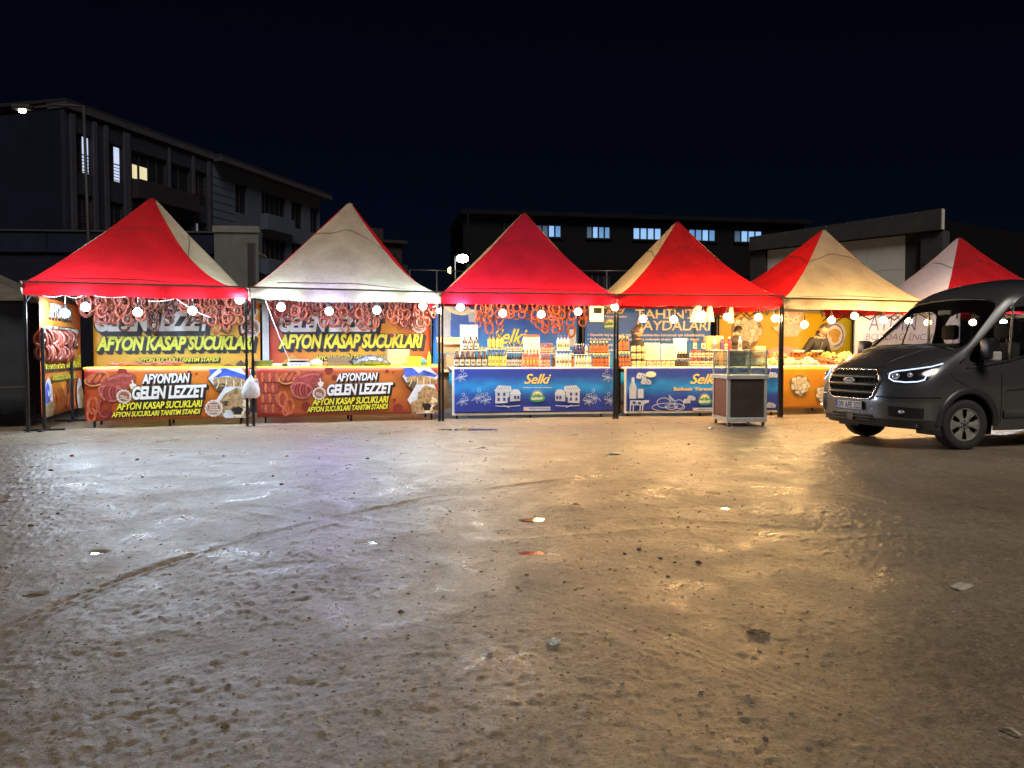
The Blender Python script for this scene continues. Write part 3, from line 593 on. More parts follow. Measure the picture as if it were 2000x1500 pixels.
class Print:
    """a printed cloth hung in a plane; pixel() turns photograph pixels into places on the cloth"""
    def __init__(s, name, label, cat, org, rz, w, h, colfn, wave=.012, nx=40, nz=14, group=None, z0=None, hang=0.0, seed=0):
        s.org = Vector(org); s.rz = rz; s.w = w; s.h = h; s.amp = wave; s.seed = seed
        s.ex = Vector((math.cos(rz), math.sin(rz), 0)); s.n = Vector((math.sin(rz), -math.cos(rz), 0)); s.layer = {}; s.nsh = {}; s.tk = None; s.nt = 0
        me = bpy.data.meshes.new(name); V = []; C = []; F = []
        for j in range(nz + 1):
            for i in range(nx + 1):
                u, v = w * i / nx, h * j / nz; V.append(s.P(u, v, 0)); C.append((*colfn(i / nx, j / nz), 1))
        F = [(j * (nx + 1) + i, j * (nx + 1) + i + 1, (j + 1) * (nx + 1) + i + 1, (j + 1) * (nx + 1) + i) for j in range(nz) for i in range(nx)]
        me.from_pydata(V, [], F); a = me.color_attributes.new('Col', 'FLOAT_COLOR', 'POINT'); a.data.foreach_set('color', np.array(C, dtype=np.float32).ravel())
        me.polygons.foreach_set('use_smooth', [True] * len(F)); me.materials.append(VINYL); me.update()
        s.o = put(name, me, None, org, (0, 0, rz)); tag(s.o, label, cat, group)
        sol(s.o, .004, -1); s.k = 0
    def P(s, u, v, off):
        a = s.amp; y = a * (math.sin(u * 5.1 + s.seed) * .5 + math.sin(u * 2.3 + v * 3 + s.seed * 2) * .6 + .35 * math.sin(u * 11 + v * 7 + s.seed)) if a else 0
        return (u, y - off, v)
    def uv(s, px, py):
        r = ray(px, py); c = Vector((0, 0, CAM_H)); t = (s.org - c).dot(s.n) / r.dot(s.n); p = c + r * t - s.org
        return p.dot(s.ex), p.z
    def shape(s, V, F, ink_, name='printed_picture', clip=True):
        s.k += 1; off = .004 + .0016 * min(s.k, 8 + s.k * .35)
        VV = [(min(max(u, 0), s.w), min(max(v, 0), s.h)) if clip else (u, v) for u, v in V]
        key = (name, ink_, s.k if 'lettering' in name and s.tk is None else s.tk); s.nsh[key] = s.nsh.get(key, 0) + 1; s.layer.setdefault(key, MB()).add([s.P(u, v, off) for u, v in VV], F)
        return s
    def done(s):
        for key, mb in s.layer.items():
            o_ = put(key[0], mb.mesh(key[0], INK[key[1]]), s.o)
            if s.nsh[key] > 1: o_['kind'] = 'stuff'
        return s.o
    def text(s, txt, u0, v0, u1, v1, col='white', shear=0.0, bold=.02, skew=0.0, shadow=None, name='lettering', outline=None):
        V, F = text_geo(txt, shear, bold); s.nt += 1; s.tk = 'line%d' % s.nt
        def mp(V, du=0, dv=0): return [(u0 + (u1 - u0) * a + du, v0 + (v1 - v0) * b + skew * (u0 + (u1 - u0) * a - u0) + dv) for a, b in V]
        if shadow:
            V2, F2 = text_geo(txt, shear, bold + (outline or .04)); g = (v1 - v0) * .05
            def mp2(du, dv): return [(u0 - g + (u1 - u0 + 2 * g) * a + du, v0 - g + (v1 - v0 + 2 * g) * b + skew * ((u1 - u0) * a) + dv) for a, b in V2]
            for q in (1.0, .66, .33, 0): s.shape(mp2(shadow[0] * q, shadow[1] * q), F2, 'black', 'lettering_shadow')
        s.shape(mp(V), F, col, name); s.tk = None; return s
    def tpx(s, txt, x0, y0, x1, y1, **k):
        """text in a pixel box (x0,y1 lower left; x1,y0 upper right)"""
        u0, v0 = s.uv(x0, y1); u1, v1 = s.uv(x1, y0); return s.text(txt, u0, v0, u1, v1, **k)
    def ell(s, u, v, ru, rv, ink_, rot=0, n=26, wob=0.0, ph=0.0, name='printed_picture'):
        c, d = math.cos(rot), math.sin(rot); V = [(u, v)]
        for k in range(n):
            a = 2 * math.pi * k / n; q = 1 + wob * math.sin(3 * a + ph) + wob * .7 * math.sin(5 * a + ph * 2); x, y = ru * q * math.cos(a), rv * q * math.sin(a); V.append((u + x * c - y * d, v + x * d + y * c))
        return s.shape(V, [(0, 1 + k, 1 + (k + 1) % n) for k in range(n)], ink_, name)
    def poly(s, pts, ink_, name='printed_picture'):
        n = len(pts); c = (sum(p[0] for p in pts) / n, sum(p[1] for p in pts) / n)
        return s.shape([c] + list(pts), [(0, 1 + k, 1 + (k + 1) % n) for k in range(n)], ink_, name)
    def stroke(s, pts, w, ink_, taper=False, name='printed_picture'):
        V = []; n = len(pts)
        for i, p in enumerate(pts):
            a, b = pts[max(i - 1, 0)], pts[min(i + 1, n - 1)]; dx, dy = b[0] - a[0], b[1] - a[1]; L = math.hypot(dx, dy) or 1
            ww = w * (math.sin(math.pi * (i + .35) / (n - .3)) ** .5 if taper else 1) / 2; V += [(p[0] - dy / L * ww, p[1] + dx / L * ww), (p[0] + dy / L * ww, p[1] - dx / L * ww)]
        return s.shape(V, [(2 * i, 2 * i + 1, 2 * i + 3, 2 * i + 2) for i in range(n - 1)], ink_, name)
    def arc(s, u, v, ru, rv, a0, a1, w, ink_, n=18, taper=False, **k):
        return s.stroke([(u + ru * math.cos(R(a0 + (a1 - a0) * i / n)), v + rv * math.sin(R(a0 + (a1 - a0) * i / n))) for i in range(n + 1)], w, ink_, taper, **k)
    def badge(s, u, v, r, lines):
        n = 40; V = [(u, v)] + [(u + r * (1 + .06 * math.cos(14 * 2 * math.pi * k / n)) * math.cos(2 * math.pi * k / n), v + r * (1 + .06 * math.cos(14 * 2 * math.pi * k / n)) * math.sin(2 * math.pi * k / n)) for k in range(n)]
        s.shape(V, [(0, 1 + k, 1 + (k + 1) % n) for k in range(n)], 'white'); s.ell(u, v, r * .86, r * .86, 'brown'); s.arc(u, v, r * .76, r * .76, 0, 360, r * .05, 'white', 30)
        h = r * .22
        for i, t in enumerate(lines):
            y = v + (len(lines) / 2 - i - 1) * h * 1.3; w = r * (.5 if len(t) < 6 else .62); s.text(t, u - w, y, u + w, y + h, 'white', bold=.03, skew=-.25 if len(lines) == 2 else 0)
def lerp3(a, b, t): t = min(max(t, 0), 1); return tuple(x + (y - x) * t for x, y in zip(a, b))
def nz2(u, v, s=1): return float(vnoise(np.array([u * 9.0 * s + 3]), np.array([v * 6.0 * s + 8]))[0])
def col_afyon(red, mid, wid=.55):
    def f(u, v):
        t = 1 - min(1, math.hypot((u - .52) / wid, (v - .5) / .85)); return lerp3(red, mid, t * 1.35 + .25 * nz2(u, v))
    return f
def col_blue(u, v):
    a = (.025, .05, .36); b = (.02, .34, .92); t = math.exp(-((v - .58 - .05 * nz2(u, v, 2)) / .16) ** 2); return lerp3(a, b, t * (.75 + .5 * nz2(u, v, 1.5)))
def col_blue_back(u, v):
    a = (.03, .15, .66); b = (.015, .42, .95); return lerp3(b, a, (v - .18) * 2.0 + .3 * nz2(u, v, 2))

# ---------------------------------------------------------------- tents
class Tent: pass
PTS = [(-7.84, 12.31), (-4.56, 13.36), (-1.33, 14.40), (2.03, 14.97), (5.38, 15.34), (8.95, 16.45)]
RED = canvas('canvas_red', (.60, .012, .020), .25, .50); CREAM = canvas('canvas_cream', (.54, .48, .355), .28, .46); GREYC = canvas('canvas_grey', (.22, .20, .17), .3, .3); PINKW = canvas('canvas_offwhite', (.76, .68, .68), .15, .5)
REDD = canvas('canvas_crimson', (.50, .011, .042), .25, .46)
POST = mat('post_black', (.022, .022, .024), rough=.4, metal=.3, var=.3, scale=14); BARM = mat('eave_bar', (.13, .11, .10), rough=.5, metal=.4); SEAM = mat('seam_grey', (.16, .13, .11), rough=.8); REDSEAM = mat('seam_red', (.20, .01, .012), rough=.8); STEEL = mat('steel_bright', (.45, .45, .45), rough=.35, metal=.9)
EAVE = 2.41
def make_tent(P, Q, label, cols, apex_px=None, gap=.010, depth=3.4, sag=0.0, val=.205, tent_w=None, apex_h=None, seamrow=True, lower=0.0, barless=False, ph4=(1.36, 1.36, 1.36, 1.36), pf=1.05):
    P, Q = Vector((*P, 0)), Vector((*Q, 0)); d = (Q - P); d.normalize(); gap = gap if isinstance(gap, tuple) else (gap, gap); P = P + d * gap[0]; Q = Q - d * gap[1]; W = (Q - P).length
    T = Tent(); T.o = P; T.ex = d; T.ey = Vector((-d.y, d.x, 0)); T.W = W; T.D = depth; T.rz = math.atan2(d.y, d.x)
    T.w = lambda x, y, z=0: T.o + T.ex * x + T.ey * y + Vector((0, 0, z))
    def on(px, py, yl):
        r = ray(px, py); c = Vector((0, 0, CAM_H)); pl = T.o + T.ey * yl; t = (pl - c).dot(T.ey) / r.dot(T.ey); p = c + r * t - T.o; return p.dot(T.ex), p.z
    T.on = on
    root = thing('market_tent', label, 'tent', tuple(P), T.rz, 'peaked market tents in a row'); T.root = root
    E = EAVE - lower; ax, az = W / 2, 4.22; ay = depth / 2
    if apex_h: az = apex_h
    if apex_px: ax, az = on(apex_px[0], apex_px[1], ay)
    Rr = az - E; rg = random.Random(label); ph = rg.random() * 6
    def roof(c0, c1, s, t, k=0):
        """s -1..1 along the eave, t 0 apex .. 1 eave"""
        q = (s + 1) / 2; ex_, ey_ = c0[0] + (c1[0] - c0[0]) * q, c0[1] + (c1[1] - c0[1]) * q
        x, y = ax + (ex_ - ax) * t, ay + (ey_ - ay) * t; pc = ph4[k] if s < 0 else ph4[(k + 1) % 4]; p = pf + (pc - pf) * abs(s) ** 1.6
        z = E + Rr * (1 - t) ** p
        z += .010 * math.sin(s * 7 + t * 9 + ph) * t * (1 - t) * 4 - .02 * (1 - s * s) * max(0, t - .7) / .3 * .6
        return (x, y, z)
    cs = [(0, 0), (W, 0), (W, depth), (0, depth)]
    for k, side in enumerate(('front', 'right', 'back', 'left')):
        c0, c1 = cs[k], cs[(k + 1) % 4]; m = cols[k]; nS, nT = 20, 22
        g = MB(); g.grid([[roof(c0, c1, -1 + 2 * i / nS, .03 + .97 * j / nT, k) for i in range(nS + 1)] for j in range(nT + 1)]); o = g.build('roof_panel', m, root, smooth=True)
        # stitched seam across the panel
        if seamrow and k in (0, 1, 3):
            sm = MB()
            for i in range(nS):
                pts = []
                for ii, tt in ((i, .375), (i + 1, .375), (i + 1, .387), (i, .387)):
                    s_ = -1 + 2 * ii / nS; p_ = Vector(roof(c0, c1, s_, tt + .03 * (abs(s_) - .5) + .006 * math.sin(s_ * 9), k)); out = Vector(((c0[0] + c1[0]) / 2 - ax, (c0[1] + c1[1]) / 2 - ay, 1.6)).normalized(); pts.append(p_ + out * .008)
                sm.add(pts, [(3, 2, 1, 0)])
            sm.build('seam', REDSEAM if m in (RED, REDD) else SEAM, o)
        if seamrow and k in (0, 3) and not barless:
            sm = MB(); 
            for i in range(2, nS - 2):
                pts = []
                for ii, tt in ((i, .930), (i + 1, .930), (i + 1, .940), (i, .940)):
                    p_ = Vector(roof(c0, c1, -1 + 2 * ii / nS, tt, k)); pts.append(p_ + Vector(((c0[0] + c1[0]) / 2 - ax, (c0[1] + c1[1]) / 2 - ay, 1.6)).normalized() * .009)
                sm.add(pts, [(3, 2, 1, 0)])
            sm.build('seam', REDSEAM if m in (RED, REDD) else SEAM, o)
        # valance
        v = MB(); n = 40; rows = 6; out = Vector((c1[1] - c0[1], -(c1[0] - c0[0]))).normalized(); Pp = []
        for j in range(rows + 1):
            row = []
            for i in range(n + 1):
                q = i / n; x, y = c0[0] + (c1[0] - c0[0]) * q, c0[1] + (c1[1] - c0[1]) * q
                f = j / rows; edge = min(1, min(q, 1 - q) * 14); b = .030 + .020 * f * edge + f * .022 * math.sin(q * 25 + k + ph) * edge + .012 * f * math.sin(q * 61 + ph * 3) + .012 * math.sin(f * 9 + q * 40) * math.exp(-min(q, 1 - q) * 14)
                z = E + .012 - (val + .012 * math.sin(q * 9 + ph) * f) * f - .018 * math.sin(math.pi * q) * (1 if k == 0 else .5); row.append((x + out.x * b, y + out.y * b, z))
            Pp.append(row)
        v.grid(Pp[::-1]); v.build('valance', m, root, smooth=True)
        if not barless:
            b = MB(); z = E + .008; b.bar((c0[0] + out.x * .046, c0[1] + out.y * .046, z), (c1[0] + out.x * .046, c1[1] + out.y * .046, z), .018, .030); b.build('eave_bar', BARM, root)
        # scissor truss under the eave
        tr = MB(); kx = 6
        for i in range(kx):
            a0, a1 = i / kx, (i + 1) / kx
            for za, zb in ((E - .05, E - .30), (E - .30, E - .05)):
                ins = .035 + (.012 if za > zb else 0)
                pa = (c0[0] + (c1[0] - c0[0]) * a0 - out.x * ins, c0[1] + (c1[1] - c0[1]) * a0 - out.y * ins, za); pb = (c0[0] + (c1[0] - c0[0]) * a1 - out.x * ins, c0[1] + (c1[1] - c0[1]) * a1 - out.y * ins, zb)
                tr.bar(pa, pb, .010, .024)
        if k != 0: tr.build('truss', POST, root)
    for (x, y) in cs:
        ix = .02 if x == 0 else -.02; iy = .02 if y == 0 else -.02; wp = T.w(x, y); g0 = hz(wp.x, wp.y)
        l = MB(); l.bbox(x + ix - .024, x + ix + .024, y + iy - .024, y + iy + .024, g0 - .01, 1.18, .004); l.bbox(x + ix - .019, x + ix + .019, y + iy - .019, y + iy + .019, 1.18, E - .005, .003)
        lo = l.build('leg', POST, root)
        f = MB(); f.bbox(x + ix - .05, x + ix + .05, y + iy - .05, y + iy + .05, g0 - .012, g0 + .006, .002); f.build('foot', BARM, lo)
        c = MB(); c.bbox(x + ix - .034, x + ix + .034, y + iy - .034, y + iy + .034, E - .10, E - .02, .006); c.build('bracket', BARM, lo)
    cp = MB(); cp.lathe([(.0, Rr * .985), (.055, Rr * .97), (.085, Rr * .93), (.09, Rr * .90)][::-1], 12, (ax, ay, E), capb=False); cp.build('peak_cap', cols[0] if cols[0] is not CREAM else cols[0], root, smooth=True)
    pm = MB(); pm.tube([(ax, ay, E - .25), (ax, ay, az - .02)], .02, 8); pm.build('centre_pole', POST, root)
    return T
T0dir = (Vector((*PTS[1], 0)) - Vector((*PTS[0], 0))).normalized()
T1 = make_tent(PTS[0], PTS[1], 'leftmost red fronted tent with a cream right side over the sausage stall', [RED, CREAM, RED, CREAM], (298, 383), gap=(.03, .032), ph4=(1.12, 2.1, 1.12, 1.15))
T2 = make_tent(PTS[1], PTS[2], 'cream fronted tent with red sides, second from the left', [CREAM, RED, CREAM, RED], (683, 393), gap=(.032, .010), ph4=(1.10, 1.55, .94, 1.04), pf=.97)
T3 = make_tent(PTS[2], PTS[3], 'crimson fronted tent over the bottle stall in the middle of the row', [REDD, CREAM, REDD, CREAM], (1024, 413), ph4=(1.13, 1.25, 1.1, 1.1))
T4 = make_tent(PTS[3], PTS[4], 'bright red fronted tent with a cream left side behind the glass cart', [RED, CREAM, RED, CREAM], (1323, 430))
T5 = make_tent(PTS[4], PTS[5], 'cream fronted tent with a red left side over the sweets stall', [CREAM, RED, CREAM, RED], (1609, 446), lower=.04)
T6 = make_tent((9.30, 16.65), (12.75, 17.15), 'tent with an off-white left side and red front rising behind the van', [RED, PINKW, RED, PINKW], (1873, 461), lower=.04)
q0 = Vector((*PTS[0], 0)) - T0dir * .16 + Vector((-T0dir.y, T0dir.x, 0)) * .9; q1 = q0 - T0dir * 3.4
T0 = make_tent((q1.x, q1.y), (q0.x, q0.y), 'drab grey tent with dark curtains at the left edge of the picture', [GREYC] * 4, None, lower=.06, barless=True, apex_h=3.15)
def curtain(T, x0, x1, y, z0, z1, label, m, side=False):
    g = MB(); n = 60
    P = [[((x0 + (x1 - x0) * i / n), y + .03 * math.sin(i * .9) * (.4 + .6 * (1 - j / 8)) + .02 * math.sin(i * .37), z0 + (z1 - z0) * j / 8) for i in range(n + 1)] for j in range(9)]
    if side: P = [[(y + (p[1] - y), p[0], p[2]) for p in row] for row in P]
    g.grid(P); o = g.build('curtain', m, None, smooth=True, loc=tuple(T.o), rz=T.rz); sol(o, .004); return tag(o, label, 'curtain')
NAVYC = mat('curtain_navy', (.020, .024, .035), rough=.8, var=.3, scale=3)
curtain(T0, .1, T0.W - .06, .25, .22, 2.3, 'dark navy curtain closing the front of the grey tent at the left edge', NAVYC)
curtain(T0, .3, T0.D - .06, T0.W - .1, .15, 2.3, 'dark navy side curtain of the grey tent, next to the sausage stall', NAVYC, True)
# a low bar across that tent's foot
tb = MB(); tb.tube([tuple(T0.w(.0, -.05, .62)), tuple(T0.w(T0.W - .02, .0, .70))], .018, 8); tag(tb.build('barrier_bar', BARM, smooth=True), 'low metal bar across the front of the grey tent at the left edge', 'bar')
# ---------------------------------------------------------------- stall tables and banners
def table(T, x0, x1, y0, dep, h, label, top_m, name='stall_table', cover=None):
    t = thing(name, label, 'table', tuple(T.w(0, 0)), T.rz, 'stall tables in a row'); W_ = mat('table_board', (.30, .20, .11), rough=.7, var=.2, scale=10, stretch=(1, 12, 12)); 
    m = MB(); m.bbox(x0, x1, y0, y0 + dep, h - .03, h - .004, .004); m.build('table_top', W_, t)
    for x in (x0 + .12, (x0 + x1) / 2, x1 - .12):
        for y in (y0 + .08, y0 + dep - .08): m = MB(); m.bar((x, y, -.02), (x, y, h - .031), .035); m.build('leg', POST, t)
    if cover:
        c = MB(); n = 46; dr = .035; rg = random.Random(label); ph = rg.random() * 6
        prof = [(y0 - .014, h - dr), (y0 - .012, h + .003), (y0 + dep * .33, h + .004), (y0 + dep * .66, h + .004), (y0 + dep + .012, h + .003), (y0 + dep + .014, h - .12)]
        P = [[(x0 - .02 + (x1 - x0 + .04) * i / n, y + (.004 * math.sin(i * .8 + ph) if j in (0, 5) else 0), z + (.012 * math.sin(i * .45 + ph) - .008 if j == 0 else .0025 * math.sin(i * .9 + j * 2 + ph))) for i in range(n + 1)] for j, (y, z) in enumerate(prof)]
        c.grid(P); o = c.build('table_cover', top_m, None, smooth=True, loc=tuple(T.w(0, 0)), rz=T.rz); sol(o, .003, 1); tag(o, cover, 'tablecloth')
    return t
YEL = mat('cover_yellow', (.85, .72, .01), rough=.35, var=.08, scale=4, spec=.5); WHT = mat('cover_white', (.66, .60, .48), rough=.5, var=.12, scale=5); FOIL = mat('cover_foil', (.55, .52, .48), rough=.25, metal=.7, var=.2, scale=9, bump=.02, bscale=14)
YF = .50                                             # table fronts stand this far behind the posts
def xof(T, px, yl, py=760): return T.on(px, py, yl)[0]
x1a = xof(T1, 166, YF); x1b = T1.W - .02
table(T1, x1a, x1b, YF, .75, 1.03, 'long stall table under the leftmost tent with sausages laid on it', YEL, cover='bright yellow cloth on the leftmost sausage table')
x2a, x2b = .10, xof(T2, 856, YF)
table(T2, x2a, x2b, YF, .75, 1.03, 'stall table under the cream second tent holding scale, box and bags', YEL, cover='bright yellow cloth on the table with the scale and wrapped bag')
x3a, x3b = xof(T3, 881, YF), T3.W + .0
table(T3, x3a, x3b, YF, .8, 1.0, 'bottle table under the crimson third tent', WHT, cover='white cloth edging the left blue bottle table')
x4a, x4b = xof(T4, 1216, YF), xof(T4, 1521, YF)
table(T4, x4a, x4b, YF, .8, 1.0, 'jar table under the fourth tent behind the glass cart', WHT, cover='white cloth edging the jar table behind the glass cart')
x5a, x5b = .06, T5.W - .1
table(T5, x5a, x5b, YF, .95, 1.02, 'sweets table under the cream fifth tent beside the van', FOIL, cover='crinkled foil sheet spread over the sweets table')

def picture_rocks(pr, h1, h2, u0, u1, sh=0):
    # castle rock on the blue sky, cave rock below; both in hexagon frames
    def hexa(cu, cv, ru, rv): return [(cu + ru * math.cos(R(60 * k)), cv + rv * math.sin(R(60 * k)) * 1.15) for k in range(6)]
    W, H = u1 - u0, pr.h; c1 = (u0 + W * .50, H * .80); c2 = (u0 + W * .62, H * .30)
    pr.poly(hexa(*c1, W * .50, H * .28), 'black'); pr.poly(hexa(*c1, W * .48, H * .265), 'cloud')
    pr.poly([(c1[0] - W * .46, H * .98), (c1[0] - W * .1, H * 1.02), (c1[0] + W * .44, H * .83), (c1[0] + W * .3, H * .72), (c1[0] - W * .4, H * .8)], 'sky')
    pr.ell(c1[0], H * .68, W * .40, H * .155, 'rock', wob=.08, ph=1); pr.ell(c1[0] - W * .1, H * .62, W * .26, H * .09, 'rock2', wob=.12); pr.ell(c1[0] + W * .08, H * .70, W * .24, H * .07, 'rock', wob=.15)
    for k in range(4): pr.stroke([(c1[0] + W * (-.26 + .17 * k), H * .78), (c1[0] + W * (-.24 + .16 * k), H * .70), (c1[0] + W * (-.3 + .19 * k), H * .60)], .014, 'cream')
    pr.poly(hexa(*c2, W * .47, H * .33), 'cloud')
    pr.poly([(c2[0] - W * .36, H * .02), (c2[0] - W * .40, H * .28), (c2[0] - W * .22, H * .50), (c2[0] + W * .02, H * .61), (c2[0] + W * .28, H * .52), (c2[0] + W * .40, H * .26), (c2[0] + W * .34, H * .02)], 'rock')
    for k, (a, b, r_) in enumerate(((-.22, .30, .07), (.05, .42, .10), (.22, .28, .08), (-.05, .18, .06), (.28, .12, .07), (-.28, .14, .05), (.12, .14, .09))): pr.ell(c2[0] + W * a, H * b, W * r_, H * r_ * .8, ('rock2', 'rock', 'cream', 'rock2')[k % 4], wob=.2, ph=k)
    pr.ell(c2[0] + W * .04, H * .14, W * .11, H * .09, 'black', wob=.1); pr.ell(c2[0] + W * .05, H * .04, W * .1, H * .03, 'cream', wob=.2)
def picture_meat(pr, u, s):
    """bread with sausages, ham, garlic"""
    H = pr.h
    pr.ell(u + .02 * s, H * .80, .22 * s, .12 * s, 'bread', rot=.35, wob=.05); pr.ell(u + .02 * s, H * .81, .19 * s, .10 * s, 'maroon', rot=.35)
    for k in range(3): pr.stroke([(u - .13 * s + .11 * s * k, H * .74), (u - .09 * s + .11 * s * k, H * .80), (u - .02 * s + .11 * s * k, H * .90)], .075 * s, 'sausage', True)
    pr.ell(u + .40 * s, H * .74, .30 * s, .17 * s, 'meat', rot=.25, wob=.04); pr.stroke([(u + .2 * s, H * .80), (u + .42 * s, H * .87), (u + .62 * s, H * .86)], .05 * s, 'meat2', True)
    pr.ell(u + .25 * s, H * .54, .22 * s, .17 * s, 'meat2', rot=-.2, wob=.05); pr.ell(u + .25 * s, H * .54, .18 * s, .13 * s, 'maroon', rot=-.2, wob=.08)
    for k in range(5): pr.arc(u + .20 * s + .06 * s * k, H * .54, .10 * s, .15 * s, 110, 250, .018 * s, ('meat2', 'meat')[k % 2])
    pr.ell(u + .63 * s, H * .66, .055 * s, .06 * s, 'cream', wob=.08); pr.stroke([(u + .63 * s, H * .70), (u + .615 * s, H * .78)], .02 * s, 'cream')
def picture_links(pr, u, s, n=5):
    H = pr.h
    for k in range(n):
        for j in range(4): v0 = H * (.90 - .21 * j); pr.stroke([(u + k * .062 * s, v0), (u + k * .062 * s + .008 * (-1) ** j, v0 - H * .09), (u + k * .062 * s, v0 - H * .19)], .058 * s, 'meat' if (k + j) % 2 else 'sausage', True)
def picture_loop(pr, u, v, s, ik='sausage', ik2='meat2'):
    pr.arc(u, v, .075 * s, .14 * s, 100, 440, .045 * s, ik, 24); pr.arc(u - .005, v + .005, .075 * s, .14 * s, 120, 300, .012 * s, ik2, 14)
def spots(pr, pts, ik='maroon'):
    for u, v, r in pts: pr.ell(pr.w * u, pr.h * v, r, r, ik)
def front_afyon(T, xa, xb, zb, zt, label, off, base, full):
    w = xb - xa; pr = Print('printed_banner', label, 'banner', T.w(xa, YF - .035, zb), T.rz, w, zt - zb, base, wave=.004, group='banners hung on the stall table fronts', seed=off * 9)
    H = pr.h; S = H / .9
    spots(pr, [(.30 + off, .93, .075), (.355 + off, .78, .05), (.70 + off, .92, .035), (.745 + off, .9, .018), (.73 + off, .30, .03), (.06, .2, .05), (.13, .12, .09)] if not full else [(.38, .95, .075), (.41, .80, .05), (.70, .92, .035), (.735, .9, .018), (.74, .30, .03), (.76, .12, .09), (.255, .2, .08)])
    if full: picture_links(pr, .10, S); picture_meat(pr, .56 * S, S * .92); picture_loop(pr, .45, H * .36, S); picture_loop(pr, .56, H * .22, S); picture_loop(pr, .50, H * .14, S * .7)
    else: picture_meat(pr, .18 * S, S * .92); picture_loop(pr, .13, H * .30, S); picture_loop(pr, .30, H * .24, S * 1.1, 'maroon'); picture_loop(pr, .10, H * .12, S * .8)
    picture_rocks(pr, 0, 0, w * (.78 if full else .73), w * (1.0 if full else 1.02))
    return pr
p1 = front_afyon(T1, x1a + .0, x1b + .04, .125, 1.012, 'orange red sausage banner hung on the leftmost table, castle photo at its right', -.08, col_afyon((.50, .045, .02), (.80, .27, .03)), False)
sk = .022
p1.tpx("AFYON'DAN", 278, 729, 371, 750, shear=.22, bold=.035, shadow=(.03, -.03), skew=sk); p1.tpx('GELEN LEZZET', 259, 753, 404, 781, shear=.2, bold=.045, shadow=(.034, -.034), skew=sk)
p1.tpx('AFYON KASAP SUCUKLARI', 228, 784, 396, 801, shear=.25, bold=.03, col='yellow', shadow=(.02, -.02), skew=sk); p1.tpx('AFYON SUCUKLARI TANITIM STANDI', 219, 801, 392, 815, shear=.25, bold=.03, col='yellow', shadow=(.018, -.018), skew=sk)
u, v = p1.uv(243, 774); p1.badge(u, v, .115, ['HELAL', 'KESİM']); u, v = p1.uv(418, 797); p1.badge(u, v, .145, ['AFYON', 'SUCUK', 'TANITIM', 'STANDLARI']); p1.done()
p2 = front_afyon(T2, .07, x2b + .01, .125, 1.012, 'orange red sausage banner hung on the second table, links pictured at its left', 0, col_afyon((.42, .04, .025), (.62, .20, .035)), True)
p2.tpx("AFYON'DAN", 656, 728, 737, 745, shear=.22, bold=.035, shadow=(.03, -.03), skew=sk); p2.tpx('GELEN LEZZET', 638, 749, 767, 773, shear=.2, bold=.045, shadow=(.034, -.034), skew=sk)
p2.tpx('AFYON KASAP SUCUKLARI', 609, 776, 758, 792, shear=.25, bold=.03, col='yellow', shadow=(.02, -.02), skew=sk); p2.tpx('AFYON SUCUKLARI TANITIM STANDI', 599, 791, 757, 805, shear=.25, bold=.03, col='yellow', shadow=(.018, -.018), skew=sk)
u, v = p2.uv(623, 768); p2.badge(u, v, .115, ['HELAL', 'KESİM']); p2.done()
# ---- banners on the back of the sausage stalls
YB = 3.32
def back_banner(T, pxa, pxb, label, col, zb, zt, wave=.0022, yb=YB, seed=1, grp='banners on the back of the stalls', nx=40):
    xa, xb = T.on(pxa, 650, yb)[0], T.on(pxb, 650, yb)[0]
    return Print('printed_banner', label, 'banner', T.w(xa, yb, zb), T.rz, xb - xa, zt - zb, col, wave=wave, group=grp, seed=seed, nx=nx)
def back_afyon(T, pxa, pxb, label, col, X, seed, ycol):
    b = back_banner(T, pxa, pxb, label, col, .30, 2.36, seed=seed); W, H = b.w, b.h
    x0, x1 = X['g']; b.tpx("AFYON'DAN", x0 + 40, 581, x0 + 200, 604, shear=.2, bold=.035, shadow=(.05, -.05), skew=.015)
    b.tpx('GELEN LEZZET', x0, X['gy'][0], x1, X['gy'][1], shear=.2, bold=.055, shadow=(.08, -.08), skew=.015)
    x0, x1 = X['k']; b.tpx('AFYON KASAP SUCUKLARI', x0, X['ky'][0], x1, X['ky'][1], shear=.25, bold=.045, col=ycol, shadow=(.06, -.06), skew=.012)
    x0, x1 = X['s']; b.tpx('AFYON SUCUĞU TANITIM STANDI', x0, X['sy'][0], x1, X['sy'][1], shear=.25, bold=.03, col='yellow', shadow=(.03, -.03), skew=.01)
    return b
b1 = back_afyon(T1, 182, 508, 'yellow orange banner with big lettering on the back of the leftmost stall', col_afyon((.84, .24, .03), (.90, .56, .05), .8), dict(g=(186, 413), gy=(611, 648), k=(188, 498), ky=(659, 686), s=(266, 428), sy=(696, 708)), 1, 'lime')
for a, bq, r_ in ((.80, .22, .20), (.12, .80, .16)): b1.ell(b1.w * a, b1.h * bq + .1, r_, r_, 'brown')
u, v = b1.uv(200, 716); b1.poly([(u - .1, v - .15), (u + .2, v + .10), (u + .55, v - .15)], 'cloud'); u, v = b1.uv(490, 640); b1.badge(u, v, .2, ['HELAL', 'KESİM']); u, v = b1.uv(490, 612); b1.ell(u, v, .14, .14, 'cream', wob=.1)
u, v = b1.uv(470, 714); b1.poly([(u - .3, v - .2), (u, v + .12), (u + .4, v - .2)], 'rock2'); b1.done()
b2 = back_afyon(T2, 527, 840, 'red edged orange banner with big lettering on the back of the second stall', col_afyon((.64, .035, .025), (.95, .46, .03), .55), dict(g=(545, 745), gy=(618, 649), k=(543, 826), ky=(655, 682), s=(615, 760), sy=(691, 704)), 3, 'yellow')
u, v = b2.uv(797, 627); b2.ell(u, v, .28, .20, 'meat', wob=.05); 
for k in range(6): b2.arc(u - .2 + .08 * k, v - .02, .06, .18, 200, 340, .014, 'meat2')
